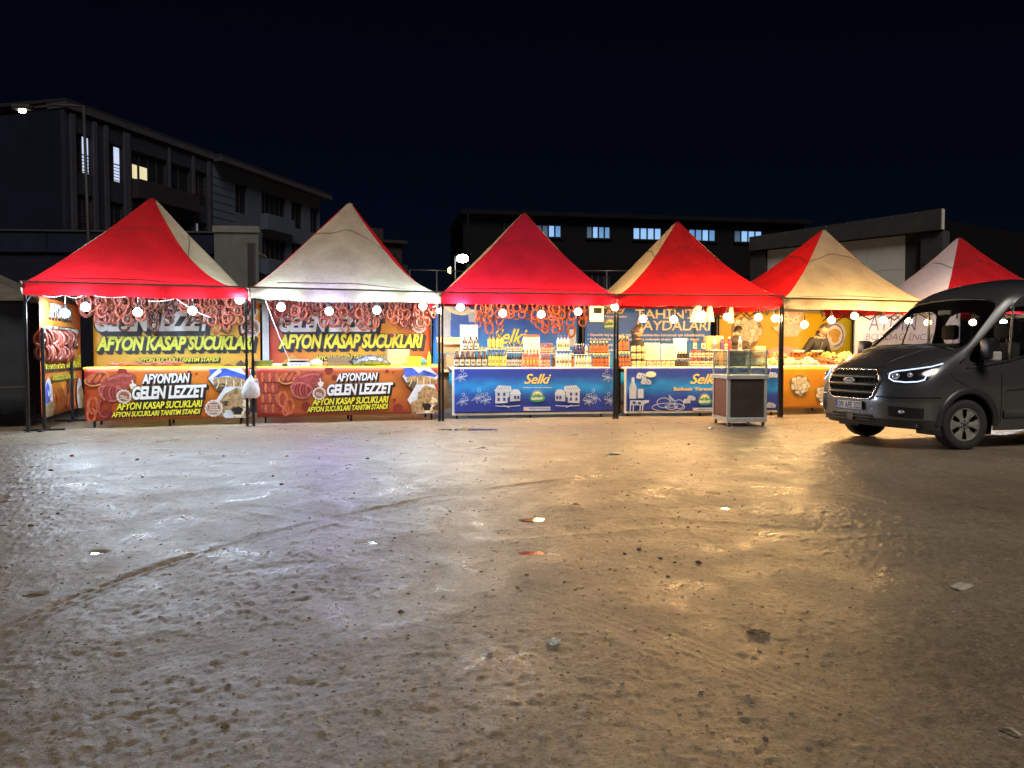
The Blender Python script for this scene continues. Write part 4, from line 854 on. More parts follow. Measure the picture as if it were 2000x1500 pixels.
u, v = b2.uv(818, 636); b2.badge(u, v, .17, ['HELAL', 'KESİM']); u, v = b2.uv(570, 694); b2.poly([(u - .25, v - .2), (u, v + .03), (u + .3, v - .2)], 'amber'); u, v = b2.uv(765, 655); b2.ell(u, v, .06, .05, 'maroon')
u, v = b2.uv(538, 615); picture = b2.arc(u, v, .10, .25, 60, 320, .09, 'meat'); b2.done()
wl = MB(); xw = T2.on(521, 650, YB)[0]; wl.box(xw - .09, xw + .045, YB + .015, YB + .02, .35, 2.33); tag(wl.build('white_strip', mat('strip_white', (.60, .64, .66), rough=.5), None, loc=tuple(T2.o), rz=T2.rz), 'white vertical cloth strip at the left edge of the second stall back', 'cloth strip')
# side banner of the leftmost stall, hung along its left edge
sd0 = T1.w(.14, .32, .20); ang = T1.rz + R(90) - R(0)
sb = Print('printed_banner', 'sausage banner hung as side wall at the left end of the leftmost stall', 'banner', sd0, ang, 2.95, 2.02, col_afyon((.66, .07, .03), (.86, .36, .04), .6), wave=.004, nx=40, nz=20, group='banners on the back of the stalls', seed=5)
sb.text("AFYON'DAN", .55, 1.70, 2.2, 1.96, 'white', .2, .04, .0, (.05, -.04)); sb.text('GELEN LEZZET', .12, 1.22, 2.7, 1.55, 'white', .2, .05, .0, (.06, -.05))
sb.text('AFYON KASAP SUCUKLARI', .10, .80, 2.8, 1.06, 'yellow', .25, .035, 0, (.05, -.05)); sb.text('AFYON SUCUĞU TANITIM STANDI', .62, .60, 2.3, .72, 'lime', .2, .03, 0, (.03, -.03))
sb.ell(.35, .32, .26, .34, 'cloud'); sb.ell(.28, .32, .16, .28, 'sky', wob=.1); sb.ell(.40, .12, .34, .14, 'rock', wob=.15)
for k in range(4): sb.stroke([(.85 + .17 * k, .10), (.95 + .17 * k, .26), (.90 + .17 * k, .46)], .11, 'sausage', True)
picture_loop(sb, 1.65, .28, 1.6, 'maroon'); picture_loop(sb, 1.85, .22, 1.4, 'meat'); sb.ell(1.95, .48, .22, .16, 'rock2', wob=.15); sb.ell(2.55, .30, .22, .30, 'cloud'); sb.ell(2.65, .22, .2, .25, 'rock', wob=.15); sb.done()
# ---- blue banners of the bottle stalls
def sprig(pr, u, v, s, fl=1, ik='line'):
    for k, (a, b, rr) in enumerate(((0, 0, .5), (.55, .22, .42), (.2, .75, .4))): pr.arc(u + a * s * fl, v + b * s, rr * s * .42, rr * s * .5, 0, 360, .008, ik, 14)
    for k in range(4): a = R(200 + 50 * k); pr.stroke([(u, v), (u + s * .55 * math.cos(a) * fl, v + s * .5 * math.sin(a)), (u + s * .9 * math.cos(a + .3) * fl, v + s * .75 * math.sin(a + .3)), (u + .1 * s * fl, v - .05 * s)], .007, ik)
def farmhouse(pr, u, v, s, fl=1):
    X = lambda a: u + a * s * fl
    pr.poly([(X(0), v), (X(.9), v + .04 * s), (X(.9), v + .75 * s), (X(0), v + .8 * s)], 'milk'); pr.poly([(X(-.08), v + .8 * s), (X(.2), v + 1.15 * s), (X(1.0), v + 1.1 * s), (X(1.05), v + .74 * s)], 'line')
    pr.poly([(X(.95), v + .12 * s), (X(1.6), v + .16 * s), (X(1.6), v + .6 * s), (X(.95), v + .6 * s)], 'milk'); pr.poly([(X(.9), v + .6 * s), (X(1.15), v + .9 * s), (X(1.5), v + .88 * s), (X(1.66), v + .58 * s)], 'line')
    for a, b in ((.14, .16), (.14, .48), (.5, .16), (.5, .48), (1.2, .28), (1.4, .28)): pr.poly([(X(a), v + b * s), (X(a + .14), v + b * s), (X(a + .14), v + (b + .2) * s), (X(a), v + (b + .2) * s)], 'navy')
    pr.poly([(X(.78), v + .02 * s), (X(.94), v + .02 * s), (X(.94), v + .34 * s), (X(.86), v + .42 * s), (X(.78), v + .34 * s)], 'navy'); pr.arc(X(.8), v - .12 * s, .8 * s, .06 * s, 180, 360, .012, 'line')
    for k in range(6): pr.stroke([(X(.1 + .14 * k), v + .84 * s), (X(.22 + .13 * k), v + 1.08 * s)], .006, 'navy')
    pr.stroke([(X(.5), v - .1 * s), (X(.9), v - .28 * s)], .012, 'line')
def oval_badge(pr, u, v, s, word):
    for k in range(11): a = R(8 + 16.4 * k); pr.poly([(u + s * .55 * math.cos(a - .06), v + .1 * s + s * .5 * math.sin(a - .06)), (u + s * .85 * math.cos(a), v + .1 * s + s * .85 * math.sin(a)), (u + s * .55 * math.cos(a + .06), v + .1 * s + s * .5 * math.sin(a + .06))], 'sun')
    n = 18; pr.poly([(u + s * .52 * math.cos(math.pi * k / n), v + .1 * s + s * .52 * math.sin(math.pi * k / n)) for k in range(n + 1)], 'sun')
    pr.ell(u, v - .18 * s, s * .95, s * .42, 'green', wob=.03); pr.text('%100', u - .33 * s, v + .17 * s, u + .33 * s, v + .42 * s, 'green', .1, .03); pr.text(word, u - .7 * s, v - .36 * s, u + .7 * s, v + .02 * s, 'white', .15, .02, .03)
def tagbar(pr, u, v, w, h):
    pr.poly([(u, v), (u + w, v), (u + w, v + h), (u, v + h)], 'milk'); pr.poly([(u + .01, v + .008), (u + h * .9, v + .008), (u + h * .9, v + h - .008), (u + .01, v + h - .008)], 'pink'); pr.text('selkiyoreselurunleri', u + h * 1.4, v + h * .2, u + w * .95, v + h * .75, 'navy', 0, .01)
def blue_front(T, xa, xb, label, seed):
    zb, zt = .115, .985; w = xb - xa
    bk = MB(); bk.box(xa - .045, xb + .045, YF - .032, YF - .026, zb - .045, zt - .002); tag(bk.build('banner_backing', mat('backing_white', (.62, .60, .54), rough=.6, var=.15, scale=5), None, loc=tuple(T.o), rz=T.rz), 'white cloth border behind ' + label[1], 'cloth')
    return Print('printed_banner', label[0], 'banner', T.w(xa, YF - .045, zb), T.rz, w, zt - zb, col_blue, wave=.004, group='banners hung on the stall table fronts', seed=seed, nx=80, nz=30)
p3 = blue_front(T3, x3a + .06, xof(T3, 1197, YF), ('blue banner with two drawn farmhouses on the bottle table front', 'the blue farmhouse banner'), 2)
p3.tpx('Selki', 1024, 730, 1076, 750, col='gold', shear=.4, bold=.012); p3.tpx('Balıkesir Yöresel Ürünleri', 1022, 755, 1078, 758, col='white', bold=.01)
u, v = p3.uv(1049, 775); oval_badge(p3, u, v, .17, 'Balıkesir'); u, v = p3.uv(1022, 802); tagbar(p3, u, v, .54, .075)
u, v = p3.uv(967, 788); farmhouse(p3, u, v, .31, 1); u, v = p3.uv(1131, 787); farmhouse(p3, u, v, .31, -1)
for px, py, s_, fl in ((899, 735, .22, 1), (902, 782, .22, 1), (932, 775, .24, 1), (947, 780, .2, 1), (1186, 735, .22, -1), (1190, 780, .22, -1), (1160, 775, .24, -1), (1148, 782, .2, -1)): u, v = p3.uv(px, py); sprig(p3, u, v, s_ * .7, fl)
p3.done()
p4 = blue_front(T4, x4a + .07, x4b - .03, ('blue banner with drawn cheese, milk bottle and cow behind the glass cart', 'the blue cheese and milk banner'), 7)
p4.tpx('Selki', 1348, 730, 1404, 750, col='gold', shear=.4, bold=.012); p4.tpx('Balıkesir Yöresel Ürünleri', 1316, 754, 1432, 763, col='gold', bold=.012)
u, v = p4.uv(1376, 781); oval_badge(p4, u, v, .17, 'Balıkesir'); u, v = p4.uv(1352, 802); tagbar(p4, u, v, .62, .06)
def cheese(pr, u, v, s, ik='milk'):
    pr.poly([(u - s, v), (u - .6 * s, v + .7 * s), (u + .5 * s, v + .55 * s), (u + s, v + .1 * s), (u + .9 * s, v - .45 * s), (u - .85 * s, v - .4 * s)], ik)
    for a, b in ((-.4, .1), (.2, .2), (0, -.2), (.5, -.1)): pr.ell(u + a * s, v + b * s, .12 * s, .09 * s, 'navy')
for px, py, s_ in ((1252, 735, .11), (1261, 746, .11), (1349, 778, .09), (1340, 784, .08), (1508, 733, .1), (1504, 792, .1)): u, v = p4.uv(px, py); cheese(p4, u, v, s_)
u, v = p4.uv(1270, 731); p4.ell(u, v, .11, .06, 'cream')
u, v = p4.uv(1235, 760); p4.poly([(u - .07, v - .19), (u + .07, v - .19), (u + .075, v + .04), (u + .03, v + .14), (u + .03, v + .24), (u - .03, v + .24), (u - .03, v + .14), (u - .075, v + .04)], 'milk')
u, v = p4.uv(1250, 768); p4.poly([(u - .06, v - .1), (u + .06, v - .1), (u + .06, v + .09), (u - .06, v + .09)], 'milk')
u, v = p4.uv(1243, 789)
p4.poly([(u - .15, v - .02), (u + .14, v - .03), (u + .16, v + .07), (u - .14, v + .08)], 'milk'); p4.poly([(u + .14, v), (u + .24, v + .03), (u + .25, v + .08), (u + .14, v + .08)], 'milk')
for a in (-.13, -.07, .07, .12): p4.stroke([(u + a, v), (u + a - .01, v - .16)], .022, 'milk')
for a, b in ((-.06, .03), (.05, .02)): p4.ell(u + a, v + b, .035, .025, 'navy')
u, v = p4.uv(1304, 795); p4.arc(u, v, .34, .085, 0, 360, .012, 'line', 28); p4.arc(u - .1, v + .09, .14, .10, 0, 360, .012, 'line'); p4.arc(u + .06, v + .03, .13, .075, 180, 360, .012, 'line'); p4.arc(u + .06, v + .03, .13, .03, 0, 360, .010, 'line'); p4.arc(u + .22, v + .06, .10, .09, 0, 360, .012, 'line')
for k in range(5): p4.stroke([(u + .02 + .03 * k, v + .12), (u + .01 + .015 * k, v + .26 - .02 * k)], .010, 'line')
p4.done()
b3 = back_banner(T3, 846, 1128, 'blue banner with white jars and yellow lettering behind the bottles', col_blue_back, .55, 2.36, seed=4)
b3.tpx('Selki', 962, 642, 1030, 672, col='yellow', shear=.4, bold=.012); b3.tpx('Balıkesir Yöresel Ürünleri', 915, 674, 1085, 684, col='yellow', bold=.015, shear=.2)
for px, py, w_, h_, t_ in ((868, 640, .14, .42, 0), (922, 618, .10, .26, .25), (870, 612, .12, .3, .1)):
    u, v = b3.uv(px, py); b3.poly([(u - w_ + t_ * .1, v - h_ / 2), (u + w_ + t_ * .1, v - h_ / 2), (u + w_, v + h_ / 2), (u - w_, v + h_ / 2)], 'milk'); b3.ell(u, v + h_ / 2, w_ * 1.05, .03, 'white'); b3.stroke([(u - w_, v + h_ * .36), (u + w_, v + h_ * .36)], .02, 'line')
u, v = b3.uv(895, 603); b3.ell(u, v, .30, .14, 'cream', rot=-.2); b3.ell(u, v + .04, .24, .09, 'milk', rot=-.2); u, v = b3.uv(1118, 660); b3.poly([(u - .08, v - .2), (u + .08, v - .2), (u + .08, v + .2), (u - .08, v + .2)], 'milk'); u, v = b3.uv(880, 668); b3.ell(u, v, .1, .15, 'line', wob=.3); b3.done()
b4 = back_banner(T4, 1142, 1388, 'blue banner with cream tahini lettering on the back of the fourth stall', col_blue_back, .55, 2.36, seed=6)
b4.tpx('Selki', 1166, 600, 1222, 612, col='gold', shear=.4, bold=.012); b4.tpx('Balıkesir Yöresel Ürünleri', 1158, 615, 1224, 620, col='white', bold=.01); u, v = b4.uv(1191, 634); oval_badge(b4, u, v, .19, 'cunda')
b4.tpx("TAHİN'İN", 1240, 599, 1376, 622, col='cream', bold=.015); b4.tpx('FAYDALARI', 1243, 627, 1387, 645, col='cream', shear=.08, bold=.012)
b4.tpx('• Genelde kış aylarında grip gibi hastalıklardan korunmak için tüketilmelidir', 1147, 652, 1376, 658, col='white', bold=.02); b4.tpx('• Bağırsaklarda ve mide ülser ve gaz nedeniyle oluşan rahatsızlığı giderir', 1147, 660, 1366, 666, col='white', bold=.02); b4.tpx('• Cilt ve enerji verir', 1147, 671, 1215, 677, col='white', bold=.02); b4.tpx('• Vücuda yararlıdır', 1150, 681, 1205, 687, col='white', bold=.02)
b4.done()
def col_orange(u, v): return lerp3((.80, .36, .01), (.72, .52, .012), u * 1.2 + .3 * nz2(u, v))
b5 = back_banner(T5, 1405, 1664, 'yellow orange banner with pictured sweets on the back of the sweets stall', col_orange, .50, 2.32, seed=8)
def lokums(pr, u, v, s, seed, ik='lokum'):
    rg = random.Random(seed); pr.ell(u, v, s * 1.02, s * .95, 'lokum2', wob=.06)
    for k in range(16):
        a = k * 2.4; r_ = s * .80 * math.sqrt((16 - k) / 16.0); q = s * .27; c = (u + r_ * math.cos(a), v + r_ * math.sin(a) * .9); t = rg.random() * 1.5
        sq = lambda f: [(c[0] + q * f * math.cos(t + R(45 * j)) * (1.1 if j % 2 else .86), c[1] + q * f * math.sin(t + R(45 * j)) * (1.1 if j % 2 else .86)) for j in range(8)]
        pr.poly(sq(1.12), 'lokum2'); pr.poly(sq(1.0), ('lokum', 'cream', 'lokum')[k % 3])
u, v = b5.uv(1458, 648); lokums(b5, u, v, .42, 1)
u, v = b5.uv(1545, 612); b5.ell(u, v, .34, .32, 'pink', wob=.06)
for k in range(7): a = 2 * math.pi * k / 7; b5.ell(u + .2 * math.cos(a), v + .2 * math.sin(a), .085, .085, 'cream'); b5.ell(u + .2 * math.cos(a), v + .2 * math.sin(a), .035, .035, 'amber')
u, v = b5.uv(1538, 645); b5.ell(u, v, .42, .16, 'lokum', wob=.12); u, v = b5.uv(1628, 655); b5.ell(u, v, .34, .38, 'lokum', wob=.04); b5.ell(u, v, .27, .29, 'violet'); b5.ell(u, v, .24, .26, 'cream'); b5.ell(u, v, .17, .18, 'amber', wob=.1)
u, v = b5.uv(1530, 690); b5.ell(u, v, .45, .18, 'pink', wob=.1); b5.done()
def col_lav(u, v): return lerp3((.50, .48, .62), (.60, .60, .70), v + .3 * nz2(u, v))
b6 = back_banner(T6, 1669, 1875, 'pale lavender banner with thin dark lettering seen beside and through the van', col_lav, .5, 2.32, seed=9, yb=2.2)
b6.tpx('AYDIN', 1696, 616, 1790, 645, col='violet', bold=-.012, shear=.1); b6.tpx('BOZDAĞ İNCİRİ', 1690, 648, 1836, 664, col='violet', bold=-.012, shear=.2); b6.done()
pp5 = Print('printed_banner', 'orange cloth with pictured sweets hung on the sweets table beside the van', 'banner', T5.w(.05, YF - .04, .13), T5.rz, T5.W - .2, .86, lambda u, v: lerp3((.55, .20, .012), (.66, .30, .02), v + .4 * nz2(u, v)), wave=.01, group='banners hung on the stall table fronts', seed=11)
u, v = pp5.uv(1562, 753); lokums(pp5, u, v, .24, 4); u, v = pp5.uv(1606, 770); lokums(pp5, u, v, .2, 7, 'lokum'); pp5.done()
# ---------------------------------------------------------------- bulbs on their cables
ORD = ['first', 'second', 'third', 'fourth', 'fifth', 'sixth', 'seventh', 'eighth']
SOCK = mat('socket_black', (.03, .03, .03), rough=.5); CORD = mat('cord_dark', (.03, .028, .026), rough=.6); WCORD = mat('cord_white', (.70, .70, .68), rough=.5)
BRGB = dict(cool=(.62, .82, 1.0), violet=(.40, .36, 1.0), warm=(1.0, .60, .21), neutral=(1.0, .84, .60))
def frosted(k, col):
    # glowing frosted globe: lets the lamp inside shine through
    m, t = new_mat('bulb_' + k); e = N(t, 'Emission'); e.inputs[0].default_value = (*lerp3(col, (1, 1, 1), .35), 1); e.inputs[1].default_value = 9.0; tr = N(t, 'BsdfTransparent'); ad = N(t, 'AddShader'); o = N(t, 'OutputMaterial')
    t.links.new(e.outputs[0], ad.inputs[0]); t.links.new(tr.outputs[0], ad.inputs[1]); t.links.new(ad.outputs[0], o.inputs[0]); m.cycles.emission_sampling = 'NONE'; return m
_b = MB(); _b.ball((0, 0, 0), .074, 2, sc=(1, 1, .94)); BGLOBE = {k: _b.mesh('globe', frosted(k, c), True) for k, c in BRGB.items()}
BLAMP = {}
for k, c in BRGB.items():
    ld = bpy.data.lights.new('bulb_light_' + k, 'POINT'); ld.energy = BULB * (.88 if k == 'warm' else 1); ld.color = c; ld.shadow_soft_size = .07; BLAMP[k] = ld
_s = MB(); _s.lathe([(.020, .065), (.034, .068), (.030, .10), (.022, .12), (.022, .155), (.008, .165)], 10); SOCKET = _s.mesh('socket', SOCK, True)
def bulbs(T, spec, where, tentname, cordm):
    pts = []
    for i, (px, py, yl, col) in enumerate(spec):
        x, z = T.on(px, py, yl); p = T.w(x, yl, z)
        nm = {'cool': 'cold white', 'violet': 'violet tinted', 'warm': 'warm yellow', 'neutral': 'soft white'}[col]
        t = thing('light_bulb', 'lit %s bulb, %s from the left under %s' % (nm, ORD[i], tentname), 'light bulb', tuple(p), 0, 'bulbs strung along the stalls')
        put('globe', BGLOBE[col], t); put('socket', SOCKET, t); put('bulb_light', BLAMP[col], t)
        c = MB(); top = EAVE - .16 - p.z; c.tube([(0, 0, .16), (.012, 0, max(.17, top))], .006, 5); c.build('drop_cord', cordm, t)
        pts.append((x, yl, max(p.z + .17, EAVE - .15)))
    pts = [(.04, spec[0][2] - .1, EAVE - .12)] + pts + [(T.W - .04, spec[-1][2], EAVE - .12)]
    path = []
    for a, b in zip(pts[:-1], pts[1:]):
        for k in range(6): q = k / 6; path.append(tuple(T.w(a[0] + (b[0] - a[0]) * q, a[1] + (b[1] - a[1]) * q, a[2] + (b[2] - a[2]) * q - .06 * math.sin(math.pi * q))))
    path.append(tuple(T.w(*pts[-1]))); m = MB(); m.tube(path, .0045, 5); tag(m.build('bulb_cable', cordm, smooth=True), 'sagging cable carrying the bulbs under ' + tentname, 'cable')
bulbs(T1, [(127, 612, .55, 'cool'), (167, 600, .15, 'cool'), (269, 610, .10, 'cool'), (376, 607, .10, 'cool'), (468, 586, .02, 'cool')], '', 'the leftmost tent', WCORD)
bulbs(T2, [(549, 600, .12, 'cool'), (643, 608, .12, 'violet'), (736, 606, .12, 'cool'), (826, 598, .05, 'cool'), (859, 607, 1.2, 'neutral')], '', 'the cream second tent', WCORD)
bulbs(T3, [(899, 600, .08, 'neutral'), (982, 612, .12, 'neutral'), (1057, 614, .12, 'warm'), (1129, 609, .12, 'warm'), (1201, 600, .02, 'warm')], '', 'the crimson third tent', CORD)
bulbs(T4, [(1256, 623, .10, 'warm'), (1316, 624, .25, 'warm'), (1372, 615, .10, 'warm'), (1420, 619, .25, 'warm'), (1481, 620, .12, 'warm'), (1514, 622, .10, 'warm')], '', 'the fourth tent behind the glass cart', CORD)
bulbs(T5, [(1571, 634, .08, 'warm'), (1624, 625, .2, 'warm'), (1669, 617, .25, 'warm'), (1726, 625, .2, 'warm'), (1775, 627, .2, 'warm')], '', 'the cream fifth tent', CORD)
bulbs(T6, [(1812, 630, .2, 'warm'), (1900, 630, .2, 'warm'), (1960, 630, .2, 'cool')], '', 'the tent behind the van', CORD)
for i, (T, a, b, lab) in enumerate([(T1, (290, 588), (352, 580), 'slack white cord under the valance of the leftmost tent'), (T1, (345, 584), (410, 620), 'slanting white cord beside the fourth bulb of the leftmost tent'), (T2, (517, 583), (566, 706), 'long white cord hanging slantwise down to the scale on the second table'), (T2, (590, 584), (640, 588), 'short white cord under the cream second tent')]):
    pa, pb = T.on(a[0], a[1], .45), T.on(b[0], b[1], .6); A, B = T.w(pa[0], .45, pa[1]), T.w(pb[0], .6, pb[1]); m = MB(); m.tube([tuple(A.lerp(B, k / 8) - Vector((0, 0, .03 * math.sin(math.pi * k / 8)))) for k in range(9)], .0045, 6); tag(m.build('cord', WCORD, smooth=True), lab, 'cord')
# ---------------------------------------------------------------- sausages
SAUS = [mat('sausage_skin', (.22, .045, .028), rough=.38, var=.28, scale=16, rvar=.12, rnd=(.5, 1.2)), mat('sausage_skin_pale', (.27, .062, .038), rough=.4, var=.25, scale=14, rnd=(.5, 1.2)), mat('sausage_skin_dark', (.10, .03, .022), rough=.42, var=.35, scale=14, rnd=(.5, 1.2)), mat('sausage_skin_orange', (.32, .068, .024), rough=.4, var=.25, scale=14, rnd=(.5, 1.2))]
RINGS = {}
def ring_mesh(kind, var):
    k = (kind, var)
    if k in RINGS: return RINGS[k]
    rg = random.Random(var * 17 + 3); m = MB(); n = 26; a = .072 + .016 * rg.random(); b = .098 + .022 * rg.random(); r = (.021 + .004 * rg.random()) * (.9 if kind == 2 else 1); P = []; rs = []
    for i in range(n + 1):
        t = R(94 + 352 * i / n); w = 1 + .05 * math.sin(3 * t + var)
        pinch = 1 - .45 * max(0, math.sin(t)) ** 3
        P.append((a * math.cos(t) * w * pinch, .014 * math.sin(t * 2 + var) + .018 * (i / n - .5), -b + b * math.sin(t) * w)); rs.append(r * (.55 if i in (0, n) else (.85 if i in (1, n - 1) else 1 + .05 * math.sin(i * 1.7 + var))))
    m.tube(P, r, 9, rs=rs); me = m.mesh('sausage_ring', SAUS[kind], True); RINGS[k] = me; return me
def ring(T, x, y, z, kind, label, group, rot=None, var=None):
    p = T.w(x, y, z); o = put('sausage_ring', ring_mesh(kind, random.randrange(5) if var is None else var), None, tuple(p), (random.uniform(-.06, .06), random.uniform(-.12, .12), T.rz + (rot if rot is not None else random.uniform(-.7, .7)))); s = random.uniform(.80, 1.12); o.scale = (s, s, s)
    return tag(o, label, 'sausage', group)
def strings(T, cols, y, lab, grp, ztop=2.36):
    for (px, n, kind) in cols:
        x = T.on(px, 620, y)[0]; yy = y + random.uniform(-.12, .12); z = ztop + random.uniform(-.03, .02)
        for k in range(n):
            ring(T, x + random.uniform(-.02, .02), yy + random.uniform(-.04, .04), z, kind if kind != 9 else random.choice((0, 1, 3)), lab[kind == 2], grp[kind == 2]); z -= random.uniform(.135, .165)
L1 = ('red sausage ring hanging from the rail of the leftmost stall', 'dark brown dried sausage coil hanging in the leftmost stall'); G1 = ('red sausages hung in the leftmost stall', 'dark sausages hung in the leftmost stall')
strings(T1, [(158, 1, 0), (168, 2, 1), (180, 2, 0), (192, 3, 1), (203, 3, 0), (213, 3, 1), (222, 1, 0), (233, 2, 1), (248, 3, 0), (262, 2, 1), (274, 3, 0), (286, 1, 0), (300, 1, 1), (352, 1, 0), (362, 2, 1), (372, 1, 0), (385, 2, 1), (397, 3, 0), (408, 1, 0), (423, 4, 1), (434, 2, 0), (445, 4, 1), (457, 2, 0), (466, 3, 1), (163, 2, 0), (198, 2, 1), (227, 3, 0), (240, 2, 1), (268, 1, 0), (416, 3, 0), (451, 3, 1), (430, 3, 0)], 1.7, L1, G1)
strings(T1, [(240, 4, 2), (256, 3, 2), (297, 4, 2), (303, 4, 2), (329, 3, 2), (334, 3, 2), (375, 3, 2), (386, 3, 2), (437, 4, 2), (445, 4, 2), (474, 4, 2), (482, 4, 2)], 1.95, L1, G1)
L2 = ('pinkish red sausage ring hanging under the cream second tent', ''); G2 = ('sausages hung in the second stall', '')
strings(T2, [(536, 1, 0), (552, 1, 1), (563, 3, 0), (578, 3, 1), (590, 2, 0), (603, 3, 1), (618, 2, 0), (632, 3, 0), (650, 3, 1), (660, 3, 0), (672, 4, 1), (684, 2, 0), (698, 3, 1), (709, 4, 0), (722, 3, 1), (733, 3, 0), (745, 2, 1), (757, 2, 0), (769, 3, 1), (784, 3, 0), (796, 2, 1), (806, 3, 0), (818, 3, 1), (834, 3, 0), (843, 2, 1), (544, 2, 0), (570, 2, 1), (597, 2, 0), (625, 2, 1), (690, 2, 0), (763, 2, 1), (790, 3, 0), (812, 2, 1)], 1.8, L2, G2)
L3 = ('orange red sausage ring hanging above the bottles under the third tent', ''); G3 = ('sausages hung above the bottles', '')
strings(T3, [(936, 3, 3), (944, 2, 0), (953, 4, 3), (963, 2, 3), (974, 4, 0), (985, 2, 3), (997, 2, 3), (1008, 2, 0), (1019, 2, 3), (1035, 2, 3), (1044, 3, 0), (1053, 3, 3), (1064, 4, 3), (1074, 3, 0), (1083, 4, 3), (1095, 4, 3), (1105, 2, 0), (1115, 4, 3), (1126, 1, 3), (1138, 3, 3), (1149, 2, 0), (1158, 2, 3)], 1.6, L3, G3)
for T, y, pa, pb, lab in ((T1, 1.7, 150, 482, 'black rail carrying the hanging sausages of the leftmost stall'), (T1, 1.95, 170, 490, 'rear black rail carrying the dark sausage coils of the leftmost stall'), (T2, 1.8, 530, 850, 'black rail carrying the sausages of the second stall'), (T3, 1.6, 925, 1170, 'black rail carrying the sausages above the bottles')):
    xa, xb = T.on(pa, 600, y)[0], T.on(pb, 600, y)[0]; m = MB(); m.tube([tuple(T.w(xa, y, 2.385)), tuple(T.w(xb, y, 2.38))], .012, 8); tag(m.build('sausage_rail', POST, smooth=True), lab, 'rail')
# rack with sausages along the left side
g = gnd(87, 841); tr = thing('sausage_rack', 'black sausage rack with a cross foot at the front of the leftmost stall', 'rack', tuple(g), T1.rz); zt = 1.69
for y in (0, 1.95):
    m = MB(); m.bbox(-.024, .024, y - .024, y + .024, .03, zt, .003); m.build('upright', POST, tr); m = MB(); m.bbox(-.30, .30, y - .03, y + .03, 0, .03, .003); m.bbox(-.03, .03, y - .30, y - .0305, 0, .03, .003); m.bbox(-.03, .03, y + .0305, y + .30, 0, .03, .003); m.build('foot', POST, tr)
for z in (zt + .012, 1.42): m = MB(); m.tube([(0, 0, z), (0, 1.95, z)], .012, 8); m.build('bar', STEEL, tr, smooth=True)
rx = (g - T1.o).dot(T1.ex); ry = (g - T1.o).dot(T1.ey)
for z, n in ((zt + .0, 24), (1.44, 24)):
    for k in range(n):
        y = ry + .05 + 1.85 * k / n; kd = 2 if (z > 1.5 and k > 15 and k % 3) else random.choice((0, 1, 0)); p = T1.w(rx + random.uniform(-.04, .05), y, z + random.uniform(-.04, 0))
        o = put('sausage_ring', ring_mesh(kd, random.randrange(5)), None, tuple(p), (0, random.uniform(-.25, .25), T1.rz + random.uniform(-.8, .8))); s = random.uniform(1.05, 1.3); o.scale = (s, s, s * 1.08)
        tag(o, 'dark sausage ring at the rear of the black rack, left end of the row' if kd == 2 else 'reddish sausage ring on the black rack at the left end of the row', 'sausage', 'dark sausages on the rack' if kd == 2 else 'sausages on the rack')
# fresh links on the yellow cloth
def link_mesh(v):
    m = MB(); L = .17; P = [(L * (k / 8 - .5), .02 * math.sin(k / 8 * math.pi) * (1 if v % 2 else -.6), .026 + .012 * math.sin(k / 8 * math.pi)) for k in range(9)]; m.tube(P, .025, 9, rs=[.008, .02, .025, .026, .026, .026, .025, .02, .008]); return m.mesh('sausage_link', SAUS[1], True)
LM = [link_mesh(v) for v in range(3)]
for i, px in enumerate([222, 233, 243, 252, 262, 270, 286, 294, 303, 310, 318, 326, 334, 342, 350]):
    x, _ = T1.on(px, 712, YF + .25); y = YF + .22 + (i % 2) * .14 + random.uniform(0, .1); o = put('sausage_link', LM[i % 3], None, tuple(T1.w(x, y, 1.037 + .03 * (i % 3 == 2))), (0, 0, T1.rz + random.uniform(-.4, .4))); s = random.uniform(.95, 1.25); o.scale = (s, s, s); tag(o, 'pink sausage link lying on the yellow cloth of the leftmost table', 'sausage', 'sausage links on the yellow cloth')

